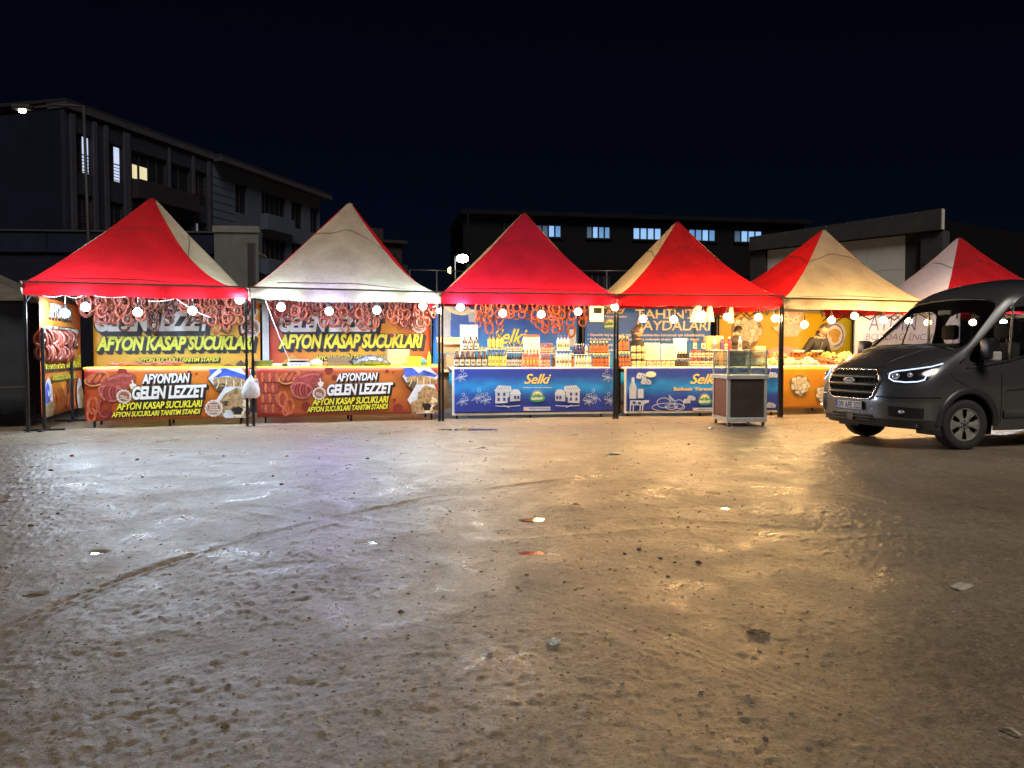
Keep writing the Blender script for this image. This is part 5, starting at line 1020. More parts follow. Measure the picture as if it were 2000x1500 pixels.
# ---------------------------------------------------------------- bottles and jars
def gl(name, col): return mat('bottle_' + name, col, rough=.22, var=.15, scale=10, rvar=.05, spec=.4)
BT = {}
def bottle_kit(kind):
    if kind in BT: return BT[kind]
    K = dict(brown=('beer', (.030, .012, .008), (.66, .60, .46), (.45, .36, .22), .26), green=('tall', (.04, .035, .02), (.60, .62, .10), (.04, .03, .03), .31), black=('short', (.012, .008, .014), (.66, .63, .52), (.05, .05, .05), .215), red=('tall', (.22, .035, .02), (.70, .22, .10), (.05, .03, .02), .29), smallred=('short', (.16, .03, .02), (.66, .40, .30), (.40, .05, .03), .20),
              maroon=('short', (.05, .01, .015), (.08, .02, .02), (.03, .02, .02), .2), blue=('tall', (.55, .55, .60), (.68, .66, .58), (.05, .05, .30), .29), cobalt=('short', (.015, .015, .14), (.02, .02, .18), (.6, .6, .6), .215), cream=('short', (.60, .55, .42), (.66, .62, .50), (.10, .12, .17), .20), orange=('tall', (.045, .015, .01), (.66, .15, .03), (.72, .52, .05), .25), dark=('short', (.02, .012, .01), (.05, .03, .02), (.04, .03, .03), .15),
              redjar=('jar', (.25, .03, .02), (.66, .58, .44), (.42, .03, .02), .15), darkjar=('jar', (.05, .02, .015), (.68, .60, .46), (.10, .05, .04), .15), ybox=('jar', (.42, .33, .12), (.68, .62, .40), (.05, .035, .02), .135), cjar=('jar', (.30, .22, .12), (.70, .66, .54), (.45, .10, .04), .14), purple=('tall', (.08, .02, .13), (.10, .03, .16), (.66, .64, .62), .26), rubyb=('tall', (.30, .01, .03), (.35, .02, .04), (.68, .60, .58), .26), clear=('tall', (.60, .60, .58), (.25, .25, .27), (.66, .64, .60), .27))[kind]
    sh, gc, lc, cc, h = K
    if sh == 'jar': r = .046; body = [(.9 * r, 0), (r, .008), (r, h * .78), (.86 * r, h * .84), (.86 * r, h * .86)]; lab = (h * .12, h * .72, r * 1.012); cap = [(.9 * r, h * .86), (.93 * r, h * .87), (.93 * r, h * .98), (.88 * r, h)]
    elif sh == 'short': r = .030; body = [(.9 * r, 0), (r, .006), (r, h * .60), (.75 * r, h * .72), (.42 * r, h * .82), (.42 * r, h * .90)]; lab = (h * .10, h * .54, r * 1.015); cap = [(.46 * r, h * .88), (.50 * r, h * .89), (.50 * r, h * .99), (.42 * r, h)]
    elif sh == 'beer': r = .034; body = [(.9 * r, 0), (r, .006), (r, h * .52), (.8 * r, h * .62), (.45 * r, h * .76), (.38 * r, h * .94)]; lab = (h * .10, h * .46, r * 1.015); cap = [(.42 * r, h * .93), (.46 * r, h * .94), (.46 * r, h * .985), (.38 * r, h)]
    else: r = .032; body = [(.9 * r, 0), (r, .006), (r, h * .66), (.75 * r, h * .74), (.40 * r, h * .80), (.38 * r, h * .90)]; lab = (h * .08, h * .60, r * 1.015); cap = [(.44 * r, h * .86), (.50 * r, h * .87), (.50 * r, h * .985), (.42 * r, h)]
    b = MB(); b.lathe(body, 14); c = MB(); c.lathe(cap, 12); l = MB(); l.lathe([(lab[2], lab[0]), (lab[2], lab[1])], 14, capb=False, capt=False)
    e = MB(); lr = lab[2] * 1.012; zc = (lab[0] + lab[1]) / 2; hh = (lab[1] - lab[0]); emb = []
    # printed emblem: a small curved patch on the camera side of the label
    for z in (zc - hh * .20, zc + hh * .12): emb.append([(lr * math.cos(R(-90 + a)), lr * math.sin(R(-90 + a)), z) for a in (-32, -11, 11, 32)])
    e.grid(emb)
    ec = (.20, .14, .03) if kind in ('ybox', 'green') else ((.55, .30, .03) if kind == 'red' else (.06, .04, .03))
    BT[kind] = (b.mesh('bottle_body', gl(kind, gc), True), c.mesh('cap', mat('cap_' + kind, cc, rough=.35, var=.1), True), l.mesh('paper_label', mat('label_' + kind, tuple(c_ * (.5 if kind in ('brown', 'black') else .62) for c_ in lc), rough=.5, var=.12, scale=40), True), e.mesh('emblem', mat('emblem_' + kind, ec, rough=.5), True), h, r)
    return BT[kind]
def bottle(T, x, y, z, kind, label, group, name, sc=1.0):
    b, c, l, e, h, r = bottle_kit(kind); t = thing(name, label, 'jar' if name == 'jar' else 'bottle', tuple(T.w(x, y, z)), T.rz + random.uniform(-.25, .25), group); t.scale = (1.0 * sc, 1.0 * sc, sc)
    put('glass_body', b, t); put('cap', c, t); lo = put('paper_label', l, t); put('emblem', e, lo)
    return t
def row(T, px0, px1, n, y, zbase, ztop, kind, label, group, name='bottle'):
    h = bottle_kit(kind)[4]
    for k in range(n):
        px = px0 + (px1 - px0) * (k + .5) / n; x = T.on(px, 700, y)[0]; fat = (T.on(px1, 700, y)[0] - T.on(px0, 700, y)[0]) / n * .96 / (2 * bottle_kit(kind)[5]); t_ = bottle(T, x, y + random.uniform(-.008, .008), zbase, kind, label if n == 1 else ORD[k] + ' from left: ' + label.replace(' of the bottle table', '').replace(' at the left end', '').replace(' of the jar table', ''), group, name, (ztop - zbase) / h); fat = min(1.5, max(.7, fat)); t_.scale = (fat, fat, t_.scale[2])
Y1, Y2 = YF + .16, YF + .36; ZT = 1.008
def zpx(T, py, y): return T.on(1000, py, y)[1]
def shelf(T, px0, px1, y0, y1, z, label):
    xa, xb = T.on(px0, 690, (y0 + y1) / 2)[0], T.on(px1, 690, (y0 + y1) / 2)[0]; t = thing('display_riser', label, 'shelf', tuple(T.w(0, 0)), T.rz, 'risers under the upper row of goods'); wm = mat('riser_white', (.55, .52, .46), rough=.4)
    m = MB(); m.bbox(xa, xb, y0, y1, z - .012, z, .003); m.build('board', wm, t)
    for x in (xa + .01, xb - .01): m = MB(); m.box(x - .006, x + .006, y0 + .03, y1 - .01, ZT, z - .0125); m.build('side', wm, t)
low = [(886, 951, 6, 'brown', 684, 'brown bottle with round cream label, lower row at the left end of the bottle table'), (953, 988, 5, 'green', 682, 'dark bottle with lime green topped label, lower row of the bottle table'), (989, 1019, 6, 'black', 690, 'small black bottle with white round label, lower row of the bottle table'), (1020, 1053, 5, 'red', 683, 'orange red bottle with cream label, lower row under the price card'), (1055, 1075, 4, 'smallred', 691, 'small pink labelled bottle, lower row in the middle of the bottle table'), (1077, 1083, 1, 'maroon', 692, 'single dark maroon bottle between the pink and the blue capped ones'), (1085, 1116, 5, 'blue', 685, 'white labelled bottle with dark blue cap, lower row of the bottle table'), (1117, 1121, 1, 'orange', 690, 'single orange labelled bottle between blue capped and cream ones'), (1122, 1155, 6, 'cream', 693, 'short cream labelled bottle with grey cap, lower row of the bottle table'), (1157, 1189, 6, 'orange', 690, 'orange labelled bottle with yellow cap, lower row right of the cream ones')]
for a, b, n, k, yt, lab in low: row(T3, a, b, n, Y1, ZT, zpx(T3, yt, Y1), k, lab, lab.split(',')[0] + 's in the lower row'); 
for a, b, n, k, yt, lab in low[:1]: row(T3, a + 1, b + 2, 6, Y1 + .09, ZT, zpx(T3, yt, Y1), k, 'brown bottle in the line behind the lower brown row', 'brown bottles in the second line')
up = [(902, 936, 3, 'brown', 656, 684, 'brown bottle with cream label, upper row before the white card'), (952, 983, 4, 'green', 650, 681, 'dark bottle with lime green topped label, upper row of the bottle table'), (989, 1019, 5, 'black', 668, 688, 'small black bottle, upper row of the bottle table'), (1055, 1080, 5, 'smallred', 670, 690, 'small red topped bottle, upper row right of the price card'), (1087, 1112, 4, 'blue', 655, 684, 'white labelled bottle with dark blue cap, upper row of the bottle table'), (1120, 1142, 5, 'cobalt', 671, 692, 'cobalt blue bottle, upper row of the bottle table'), (1142, 1148, 1, 'cream', 672, 692, 'single white labelled bottle right of the cobalt blue ones'), (1151, 1188, 6, 'orange', 666, 690, 'orange labelled bottle, upper row left of the tent post')]
for a, b, n, k, yt, yb, lab in up:
    zb = zpx(T3, yb, Y2); row(T3, a, b, n, Y2, zb, zpx(T3, yt, Y2), k, lab, lab.split(',')[0] + 's in the upper row')
for a, b, yb, lab in ((898, 940, 684, 'brown bottles'), (948, 986, 681, 'lime topped bottles'), (987, 1021, 688, 'small black bottles'), (1053, 1082, 690, 'small red topped bottles'), (1084, 1115, 684, 'blue capped bottles'), (1118, 1149, 692, 'cobalt blue bottles'), (1150, 1190, 690, 'orange labelled bottles')):
    shelf(T3, a, b, Y2 - .06, Y2 + .12, zpx(T3, yb, Y2), 'white riser board under the upper row of ' + lab)
row(T4, 1207, 1231, 4, Y1, ZT, zpx(T4, 687, Y1), 'orange', 'orange labelled bottle, lower row just right of the tent post', 'orange bottles right of the post, lower row'); zb = zpx(T4, 686, Y2); row(T4, 1208, 1228, 3, Y2, zb, zpx(T4, 656, Y2), 'orange', 'orange labelled bottle, upper row just right of the tent post', 'orange bottles right of the post, upper row'); shelf(T4, 1204, 1230, Y2 - .06, Y2 + .1, zb, 'white riser board under the orange bottles right of the tent post')
zz = ZT
for r_ in range(3): row(T4, 1232, 1262, 3, Y1 + .02, zz, zz + .135, 'ybox', 'cream labelled jar, %s layer of the stack left of the cards' % ('bottom', 'middle', 'top')[r_], 'jars of the %s layer left of the cards' % ('bottom', 'middle', 'top')[r_], 'jar'); zz += .152
row(T4, 1263, 1290, 3, Y1, ZT, ZT + .135, 'cjar', 'pale labelled jar with red lid under the first cream card', 'pale jars under the first card', 'jar'); row(T4, 1291, 1318, 3, Y1, ZT, ZT + .135, 'ybox', 'pale labelled jar with dark lid under the second cream card', 'pale jars under the second card', 'jar')
row(T4, 1318, 1345, 5, Y1, ZT, ZT + .15, 'dark', 'small dark bottle, lower row right of the price cards', 'dark bottles lower row'); zb = zpx(T4, 702, Y1 + .1); row(T4, 1323, 1345, 4, Y1 + .1, ZT + .165, ZT + .31, 'dark', 'small dark bottle, upper row right of the price cards', 'dark bottles upper row'); shelf(T4, 1319, 1346, Y1 + .05, Y1 + .15, ZT + .165, 'thin riser board under the upper dark bottles')
for r_ in range(2):
    z = ZT + .17 * r_; row(T4, 1347, 1369, 3, Y1 + .02, z, z + .158, 'redjar', 'red lidded jar with cream label, %s layer left of the glass cart' % ('lower', 'upper')[r_], 'red jars %d' % r_, 'jar'); row(T4, 1369, 1393, 3, Y1 + .02, z, z + .158, 'darkjar', 'dark lidded jar with cream label, %s layer left of the glass cart' % ('lower', 'upper')[r_], 'dark jars %d' % r_, 'jar')
bx = MB()
row(T4, 1354, 1361, 1, Y1 + .02, ZT + .34, zpx(T4, 664, Y1), 'redjar', 'red capped jar standing alone on top of the red lidded jars', 'top jars', 'jar'); row(T4, 1370, 1378, 1, Y1 + .02, ZT + .34, zpx(T4, 664, Y1), 'darkjar', 'white labelled jar standing alone on top of the dark lidded jars', 'top jars', 'jar')
zs = zpx(T4, 683, Y2); shelf(T4, 1383, 1462, Y2 - .08, Y2 + .14, zs, 'riser board behind the glass cart carrying coloured bottles')
for px, k, lab, yt in ((1396, 'clear', 'white labelled bottle in front of the tan carton', 661), (1410, 'purple', 'purple bottle standing above the glass cart', 657), (1424, 'rubyb', 'red bottle standing above the glass cart', 657), (1445, 'clear', 'clear bottle in front of the hooded man', 656)): row(T4, px - 4, px + 4, 1, Y2, zs, zpx(T4, yt, Y2), k, lab, None)
row(T4, 1414, 1421, 1, Y2 - .02, zs, zpx(T4, 666, Y2), 'redjar', 'small red lidded jar left of the red bottle above the cart', None, 'jar')
# cards
def card(T, px0, py0, px1, py1, y, label, m, lines=7, head=None, standz=None):
    xa, zb = T.on(px0, py1, y); xb, zt = T.on(px1, py0, y); t = thing('price_card', label, 'sign', tuple(T.w(xa, y, zb)), T.rz); w, h = xb - xa, zt - zb
    c = MB(); c.bbox(0, w, 0, .004, 0, h, .001); c.build('board', m, t); s = MB(); s.bar((w / 2, .02, -(zb - ZT) if standz is None else 0), (w / 2, .02, h * .6), .012); s.build('stay', SOCK, t)
    words = ['BALIKESİR YÖRESEL', 'doğal ürünler', 'zeytin ve zeytinyağı', 'süzme bal', 'tahin pekmez', 'el yapımı', 'taze']
    p = MB(); rg = random.Random(px0)
    for k in range(lines):
        z = h * (.88 - .78 * k / max(1, lines - 1)); ww = w * (.55 + .3 * rg.random()); x0 = (w - ww) / 2; x = x0
        while x < x0 + ww: q = w * (.05 + .08 * rg.random()); p.add([(x, -.0015, z), (min(x + q, x0 + ww), -.0015, z), (min(x + q, x0 + ww), -.0015, z + h * .035), (x, -.0015, z + h * .035)], [(0, 1, 2, 3)]); x += q + w * .025
    p.build('print', mat('card_print', (.35, .22, .10), rough=.6), t)['kind'] = 'stuff'
    if head: hb = MB(); hb.bbox(0, w, -.003, -.001, h * .93, h * 1.06, .0005); hb.build('header', mat('card_header_red', (.50, .05, .02), rough=.5), t)
CW = mat('card_white', (.74, .74, .72), rough=.6, var=.05); CC = mat('card_cream', (.74, .68, .46), rough=.6, var=.06)
card(T3, 899, 635, 933, 684, Y2 + .09, 'plain white card standing behind the upper brown bottles', CW, 4)
card(T3, 1022, 656, 1054, 690, Y2, 'cream price card with a red header in the middle of the bottle table', CC, 8, True)
card(T4, 1258, 670, 1289, 703, Y1 + .06, 'cream price card, left one of the pair on the jar table', CC, 8); card(T4, 1291, 672, 1322, 703, Y1 + .06, 'cream price card, right one of the pair on the jar table', CC, 8); card(T4, 1316, 661, 1341, 690, Y1 + .14, 'bright white card behind the pair of cream price cards', CW, 3)
# tan carton, register
def carton(T, px0, py0, px1, py1, y, dep, label, cat='box', m=None, rz=0.0, flaps=True, name='cardboard_box'):
    xa, zb = T.on(px0, py1, y); xb, zt = T.on(px1, py0, y); w, h = xb - xa, zt - zb; t = thing(name, label, cat, tuple(T.w(xa, y, zb)), T.rz + rz); m = m or mat('cardboard', (.46, .29, .14), rough=.8, var=.14, scale=7, stretch=(1, 1, 6))
    b = MB(); th = .008; b.box(0, w, 0, th, 0, h); b.box(0, w, dep - th, dep, 0, h); b.box(0, th, th, dep - th, 0, h); b.box(w - th, w, th, dep - th, 0, h); b.box(th, w - th, th, dep - th, .001, th); b.build('walls', m, t)
    if flaps:
        f = MB(); f.add([(0, 0, h), (w, 0, h), (w, -.10, h - .05), (0, -.10, h - .05)], [(0, 1, 2, 3)]); sol(f.build('flap', m, t), .005); f = MB(); f.add([(0, dep, h), (w, dep, h), (w, dep + .05, h + .11), (0, dep + .05, h + .11)], [(0, 1, 2, 3)]); sol(f.build('flap', m, t), .005)
    return t
carton(T4, 1381, 656, 1413, 684, Y2 + .08, .2, 'tan carton with straight top standing behind the coloured bottles', flaps=False)
carton(T3, 866, 668, 927, 690, 1.3, .5, 'open cardboard box behind the left end of the bottle table', rz=.18); carton(T3, 872, 692, 930, 722, 1.25, .6, 'cardboard box under the open one behind the bottle table', rz=.12, flaps=False)
carton(T2, 850, 722, 877, 800, .95, .5, 'tall cardboard box standing in the gap between the second and third tables', rz=.05); carton(T2, 757, 682, 800, 714, YF + .55, .25, 'plain cardboard box behind the wrapped bag on the second table', flaps=False)
t = thing('cash_register', 'cream ribbed cash register standing right of the hooded man', 'register', tuple(T4.w(T4.on(1480, 700, 1.0)[0], 1.0, 1.004)), T4.rz + .1); rm = mat('register_cream', (.64, .58, .42), rough=.45)
m = MB(); m.bbox(0, .28, 0, .3, 0, .16, .01); m.build('body', rm, t); m = MB(); m.bbox(.02, .26, .12, .18, .16, .43, .012); m.build('screen_back', rm, t); m = MB(); [m.box(.04, .24, .112, .119, .2 + .035 * k, .215 + .035 * k) for k in range(6)]; m.build('vents', mat('vent_brown', (.3, .24, .14), rough=.6), t)
# hanging electronic scale
x, z = T3.on(1167, 614, .5); t = thing('hanging_scale', 'white electronic scale with dark display hanging under the third tent', 'scale', tuple(T3.w(x, .5, z)), T3.rz + .1); sw = mat('scale_white', (.46, .43, .36), rough=.5)
m = MB(); m.bbox(-.14, .14, 0, .09, -.15, .17, .02); m.build('casing', sw, t); m = MB(); m.bbox(-.08, .09, -.006, .004, .02, .13, .003); m.build('display', mat('lcd_dark', (.012, .012, .010), rough=.9, spec=.1), t); m = MB(); m.tube([(0, .04, .17), (0, .04, .34)], .012, 8); m.build('hanger', STEEL, t); m = MB(); m.bbox(-.11, .11, -.005, .003, -.12, -.03, .002); m.build('keypad', mat('keypad_grey', (.5, .46, .38), rough=.5), t)
# ---------------------------------------------------------------- goods on the second table
def wbag(name, T, px, py, y, sx, sy, sz, m, label, cat, seed, noise=.12, rz=0, zbase=None):
    x, z = T.on(px, py, y); mb = MB(); mb.ball((0, 0, 0), 1, 3, sc=(sx, sy, sz), noise=noise, seed=seed); zb = (1.037 if zbase is None else zbase) + sz * .9
    return tag(mb.build(name, m, None, smooth=False, loc=tuple(T.w(x, y, zb)), rz=T.rz + rz), label, cat)
t = thing('metal_tray', 'dark metal tray at the left end of the second table', 'tray', tuple(T2.w(T2.on(512, 716, YF + .3)[0], YF + .3, 1.04)), T2.rz); m = MB(); P = [[(sx * a, sy * b, z) for sx, sy in ((-1, -1), (1, -1), (1, 1), (-1, 1))] for a, b, z in ((.19, .13, .10), (.15, .10, .005), (.14, .09, .012), (.18, .12, .10))]; m.grid(P, wrap=True); m.add([(-.14, -.09, .012), (.14, -.09, .012), (.14, .09, .012), (-.14, .09, .012)], [(0, 1, 2, 3)]); m.build('pan', mat('tray_metal', (.12, .13, .125), rough=.4, metal=.6), t); m = MB(); m.tube([(-.195, -.135, .10), (.195, -.135, .10), (.195, .135, .10), (-.195, .135, .10)], .008, 6, closed=True); m.build('rim', STEEL, t)
t = thing('counter_scale', 'white counter scale with blue keypad on the second table', 'scale', tuple(T2.w(T2.on(583, 716, YF + .2)[0], YF + .14, 1.04)), T2.rz); m = MB(); m.add([(-.2, 0, 0), (.2, 0, 0), (.2, .3, 0), (-.2, .3, 0), (-.19, .02, .05), (.19, .02, .05), (.18, .3, .10), (-.18, .3, .10)], [(3, 2, 1, 0), (4, 5, 6, 7), (0, 1, 5, 4), (1, 2, 6, 5), (2, 3, 7, 6), (3, 0, 4, 7)]); m.build('housing', mat('scale_body', (.62, .66, .70), rough=.4), t); m = MB(); m.bbox(-.19, .19, .06, .3, .105, .12, .004); m.build('weighing_plate', STEEL, t)
m = MB(); [m.box(-.14 + .07 * k, -.09 + .07 * k, .0, .006, .012 + .018 * j, .024 + .018 * j) for k in range(3) for j in range(2)]; m.build('keypad', mat('key_blue', (.06, .13, .42), rough=.4), t)
m = MB(); x = T2.on(557, 716, YF + .15)[0]; m.bbox(x - .045, x + .045, YF + .1, YF + .18, 1.04, 1.085, .005); tag(m.build('card_reader', SOCK, None, loc=tuple(T2.o), rz=T2.rz), 'small black box left of the white counter scale', 'card reader')
m = MB(); x = T2.on(540, 712, YF + .4)[0]; m.bbox(x - .1, x + .1, YF + .35, YF + .5, 1.04, 1.09, .01); tag(m.build('paper_stack', mat('paper_cream', (.66, .62, .46), rough=.7), None, loc=tuple(T2.o), rz=T2.rz), 'low stack of cream paper between tray and counter scale', 'paper')
PLB = mat('plastic_clear', (.66, .68, .68), rough=.25, var=.15, scale=14, transl=.4); wbag('plastic_bag', T2, 618, 708, YF + .25, .12, .08, .07, PLB, 'crumpled clear plastic bag between the counter scale and wooden box', 'bag', 4)
wbag('orange_packet', T2, 638, 708, YF + .33, .06, .05, .045, mat('packet_orange', (.70, .25, .08), rough=.5), 'small orange packet beside the wooden box', 'packet', 6, .1)
t = thing('wooden_box', 'shallow brown wooden box standing on the second table', 'box', tuple(T2.w(T2.on(664, 716, YF + .2)[0], YF + .2, 1.04)), T2.rz + .04); wm = mat('wood_brown', (.14, .09, .045), rough=.65, var=.3, scale=10, stretch=(1, 14, 14))
for z0 in (0, .086): m = MB(); m.bbox(-.22, .22, 0, .012, z0 + .001, z0 + .083, .003); m.build('plank', wm, t)
m = MB(); m.bbox(-.22, -.208, .013, .2, 0, .168, .002); m.build('side', wm, t); m = MB(); m.bbox(.208, .22, .013, .2, 0, .168, .002); m.build('side', wm, t); m = MB(); m.lathe([(.008, 0), (.008, .004)], 8, (0, 0, 0)); m.v = [(x, -.004 - z, .13 + y) for x, y, z in m.v]; m.build('knob', SOCK, t)
def foil_bag():
    x, _ = T2.on(727, 712, YF + .25); t = thing('wrapped_bag', 'black and silver bag, twisted shut and lying on the second table', 'bag', tuple(T2.w(x, YF + .28, 1.04)), T2.rz); m = MB(); n = 22; k = 18; P = []
    for i in range(n):
        q = i / (n - 1); r = .105 * (math.sin(math.pi * min(1, q * .9 + .06)) ** .6); r = max(r, .02) if q > .12 else .05 + .03 * math.sin(q * 30); P.append([(-.38 + .74 * q, math.cos(2 * math.pi * j / k) * r * 1.15, max(.003, .10 * (r / .105) + math.sin(2 * math.pi * j / k) * r * (1 + .10 * math.sin(j * 3.1 + i * .8)) )) for j in range(k)])
    m.grid(P, wrap=True); m.build('wrapping', mat('foil_silver', (.15, .15, .16), rough=.34, metal=.6, var=.8, scale=12, bump=.03, bscale=16), t, smooth=True)
    b = MB(); b.ball((-.40, 0, .06), .085, 2, sc=(1.1, 1, .7), noise=.25, seed=2); b.build('knot', mat('bag_black', (.02, .02, .024), rough=.3), t)
foil_bag()
t = thing('plastic_tub', 'bright yellow plastic tub near the right end of the second table', 'tub', tuple(T2.w(T2.on(808, 714, YF + .3)[0], YF + .3, 1.04)), T2.rz); yt = mat('tub_yellow', (.80, .72, .05), rough=.35, transl=.15)
m = MB(); P = [[(sx * a, sy * a * .8, z) for sx, sy in ((-1, -1), (1, -1), (1, 1), (-1, 1))] for a, z in ((.115, 0), (.135, .17), (.127, .17), (.108, .01))]; m.grid(P, wrap=True); m.add([(-.108, -.086, .01), (.108, -.086, .01), (.108, .086, .01), (-.108, .086, .01)], [(0, 1, 2, 3)]); m.build('walls', yt, t); m = MB(); m.tube([(-.138, -.11, .17), (.138, -.11, .17), (.138, .11, .17), (-.138, .11, .17)], .007, 6, closed=True); m.build('rim', yt, t)
t = thing('yellow_bottle', 'slim yellow squeeze bottle at the right end of the second table', 'bottle', tuple(T2.w(T2.on(838, 714, YF + .3)[0], YF + .3, 1.04)), T2.rz); m = MB(); m.lathe([(.035, 0), (.04, .01), (.04, .17), (.025, .2)], 12); m.build('body', yt, t, smooth=True); m = MB(); m.lathe([(.024, .2), (.022, .23), (.008, .27)], 10); m.build('nozzle', yt, t, smooth=True)
wbag('blue_cloth', T2, 826, 714, YF + .45, .07, .06, .08, mat('cloth_blue', (.12, .30, .42), rough=.7), 'bunched blue cloth between the yellow tub and squeeze bottle', 'cloth', 12)
# white carrier bag tied to the double post
t = thing('carrier_bag', 'white plastic carrier bag tied to the black post between the first two stalls', 'bag', tuple(T2.w(.0, -.07, 0)), T2.rz); x, zc = T2.on(490, 757, -.08); m = MB(); n = 20; P = []
for z, rx_, ry_, off in ((.215, .012, .012, 0), (.17, .03, .02, 0), (.13, .07, .05, .005), (.07, .105, .07, .01), (0, .13, .085, .005), (-.08, .15, .095, 0), (-.14, .15, .085, -.01), (-.175, .13, .05, -.012)):
    P.append([(x + off + rx_ * math.cos(2 * math.pi * j / n) * (1 + .10 * math.sin(j * 2.3 + z * 40)), ry_ * math.sin(2 * math.pi * j / n) * (1 + .12 * math.sin(j * 1.7 + z * 31)), zc + z + .008 * math.sin(j * 2.1)) for j in range(n)])
m.grid(P[::-1], wrap=True); m.add([(p[0], p[1], p[2]) for p in P[-1]], [tuple(range(n))]); m.build('sack', mat('bag_white', (.74, .74, .76), rough=.4, var=.08, scale=10, transl=.4, bump=.02, bscale=22), t, smooth=True); m = MB(); m.tube([(x, 0, zc + .2), (x - .005, .03, zc + .30), (x, .06, zc + .31)], .008, 6); m.tube([(x + .05, -.02, zc + .12), (x + .10, -.02, zc + .14), (x + .12, 0, zc + .05)], .02, 6); m.build('handle', mat('bag_white', (1, 1, 1)), t, smooth=True)
# pale plastic bags hung by the third bulb of the fourth tent
for i, (px, py, sx, lab) in enumerate(((1364, 613, .16, 'bundle of cream plastic bags hanging behind the bulb under the fourth tent, left one'), (1386, 612, .09, 'narrow cream plastic bag hanging right of the bag bundle under the fourth tent'), (1428, 615, .06, 'small cream plastic bag hanging by the fourth bulb above the hooded man'))):
    x, z = T4.on(px, py, .62 + .1 * i); t = thing('hanging_bag', lab, 'bag', tuple(T4.w(x, .62 + .1 * i, z)), T4.rz + .2); m = MB(); n = 16; m.grid([[(sx * s_ * math.cos(2 * math.pi * j / n) * (1 + .2 * math.sin(j * 2.7)), .05 * math.sin(2 * math.pi * j / n), zz) for j in range(n)] for zz, s_ in ((-.17, 1.15), (-.10, 1.0), (0, .85), (.10, .65), (.16, .3))], wrap=True); m.build('sack', mat('bag_cream', (.66, .60, .42), rough=.5, transl=.4, bump=.02, bscale=20), t, smooth=True); m = MB(); m.tube([(0, 0, .15), (.01, 0, .34)], .006, 5); m.build('string', WCORD, t)
# ---------------------------------------------------------------- sweets on the fifth table
def sweets():
    rg = random.Random(5); tray_m = mat('tray_foil', (.55, .5, .4), rough=.3, metal=.6)
    S = [(.10, 'pale green lokum cubes', (.62, .60, .22)), (.55, 'green dusted white lokum', (.60, .62, .34)), (1.0, 'white sugared lokum', (.72, .66, .46)), (1.45, 'red brown nut rolls', (.42, .09, .03)), (1.9, 'white and red rolls', (.62, .34, .18)), (2.35, 'red orange fruit sweets', (.50, .14, .03)), (2.8, 'amber nut sweets', (.58, .30, .06))]
    for r_ in range(2):
        for i, (x, nm, col) in enumerate(S):
            y0 = YF + .06 + r_ * .42; zb = 1.03 + r_ * .13; t = thing('sweets_tray', 'tray heaped with %s in the %s of the sweets table' % (nm if r_ == 0 else S[(i + 3) % 7][1], ('front row', 'back row')[r_]), 'tray', tuple(T5.w(x, y0, zb)), T5.rz, 'trays on the sweets table')
            if r_: m = MB(); m.box(0.01, .41, .02, .38, -.125, -.003); m.build('stand', mat('tray_stand', (.5, .45, .36), rough=.6), t)
            m = MB(); m.box(0, .43, 0, .4, 0, .012); m.tube([(0, 0, .012), (.43, 0, .012), (.43, .4, .012), (0, .4, .012)], .010, 6, closed=True); m.build('tray_base', tray_m, t)
            c = col if r_ == 0 else S[(i + 3) % 7][2]; m = MB()
            for k in range(70):
                a, b = rg.random(), rg.random(); hh = .14 * (1 - ((a - .5) * 1.9) ** 2) * (1 - ((b - .5) * 1.7) ** 2); q = .021; zc = .02 + max(0, hh) * rg.random() ** .4; rot = Matrix.Rotation(rg.random() * 3, 3, (rg.random(), rg.random(), 1)); cx, cy_ = .03 + a * .37, .03 + b * .34; m.box(cx - q * 1.2, cx + q * 1.2, cy_ - q, cy_ + q, zc - q * .8, zc + q * .8, rot=rot)
            o = m.build('sweets', mat('sweet_%d' % S.index(next(s for s in S if s[2] == c)), c, rough=.55, var=.25, scale=30), t); o['kind'] = 'stuff'
    for x, lab in ((1.15, 'left'), (1.62, 'right')): m = MB(); m.lathe([(.10, 0), (.13, .05), (.125, .05), (.095, .006)], 16); t = tag(m.build('serving_dish', mat('dish_white', (.68, .62, .5), rough=.3), None, True, loc=tuple(T5.w(x, YF + .48, 1.30))), 'small pale dish on the sweets before the leaning man, %s one' % lab, 'dish')
sweets()
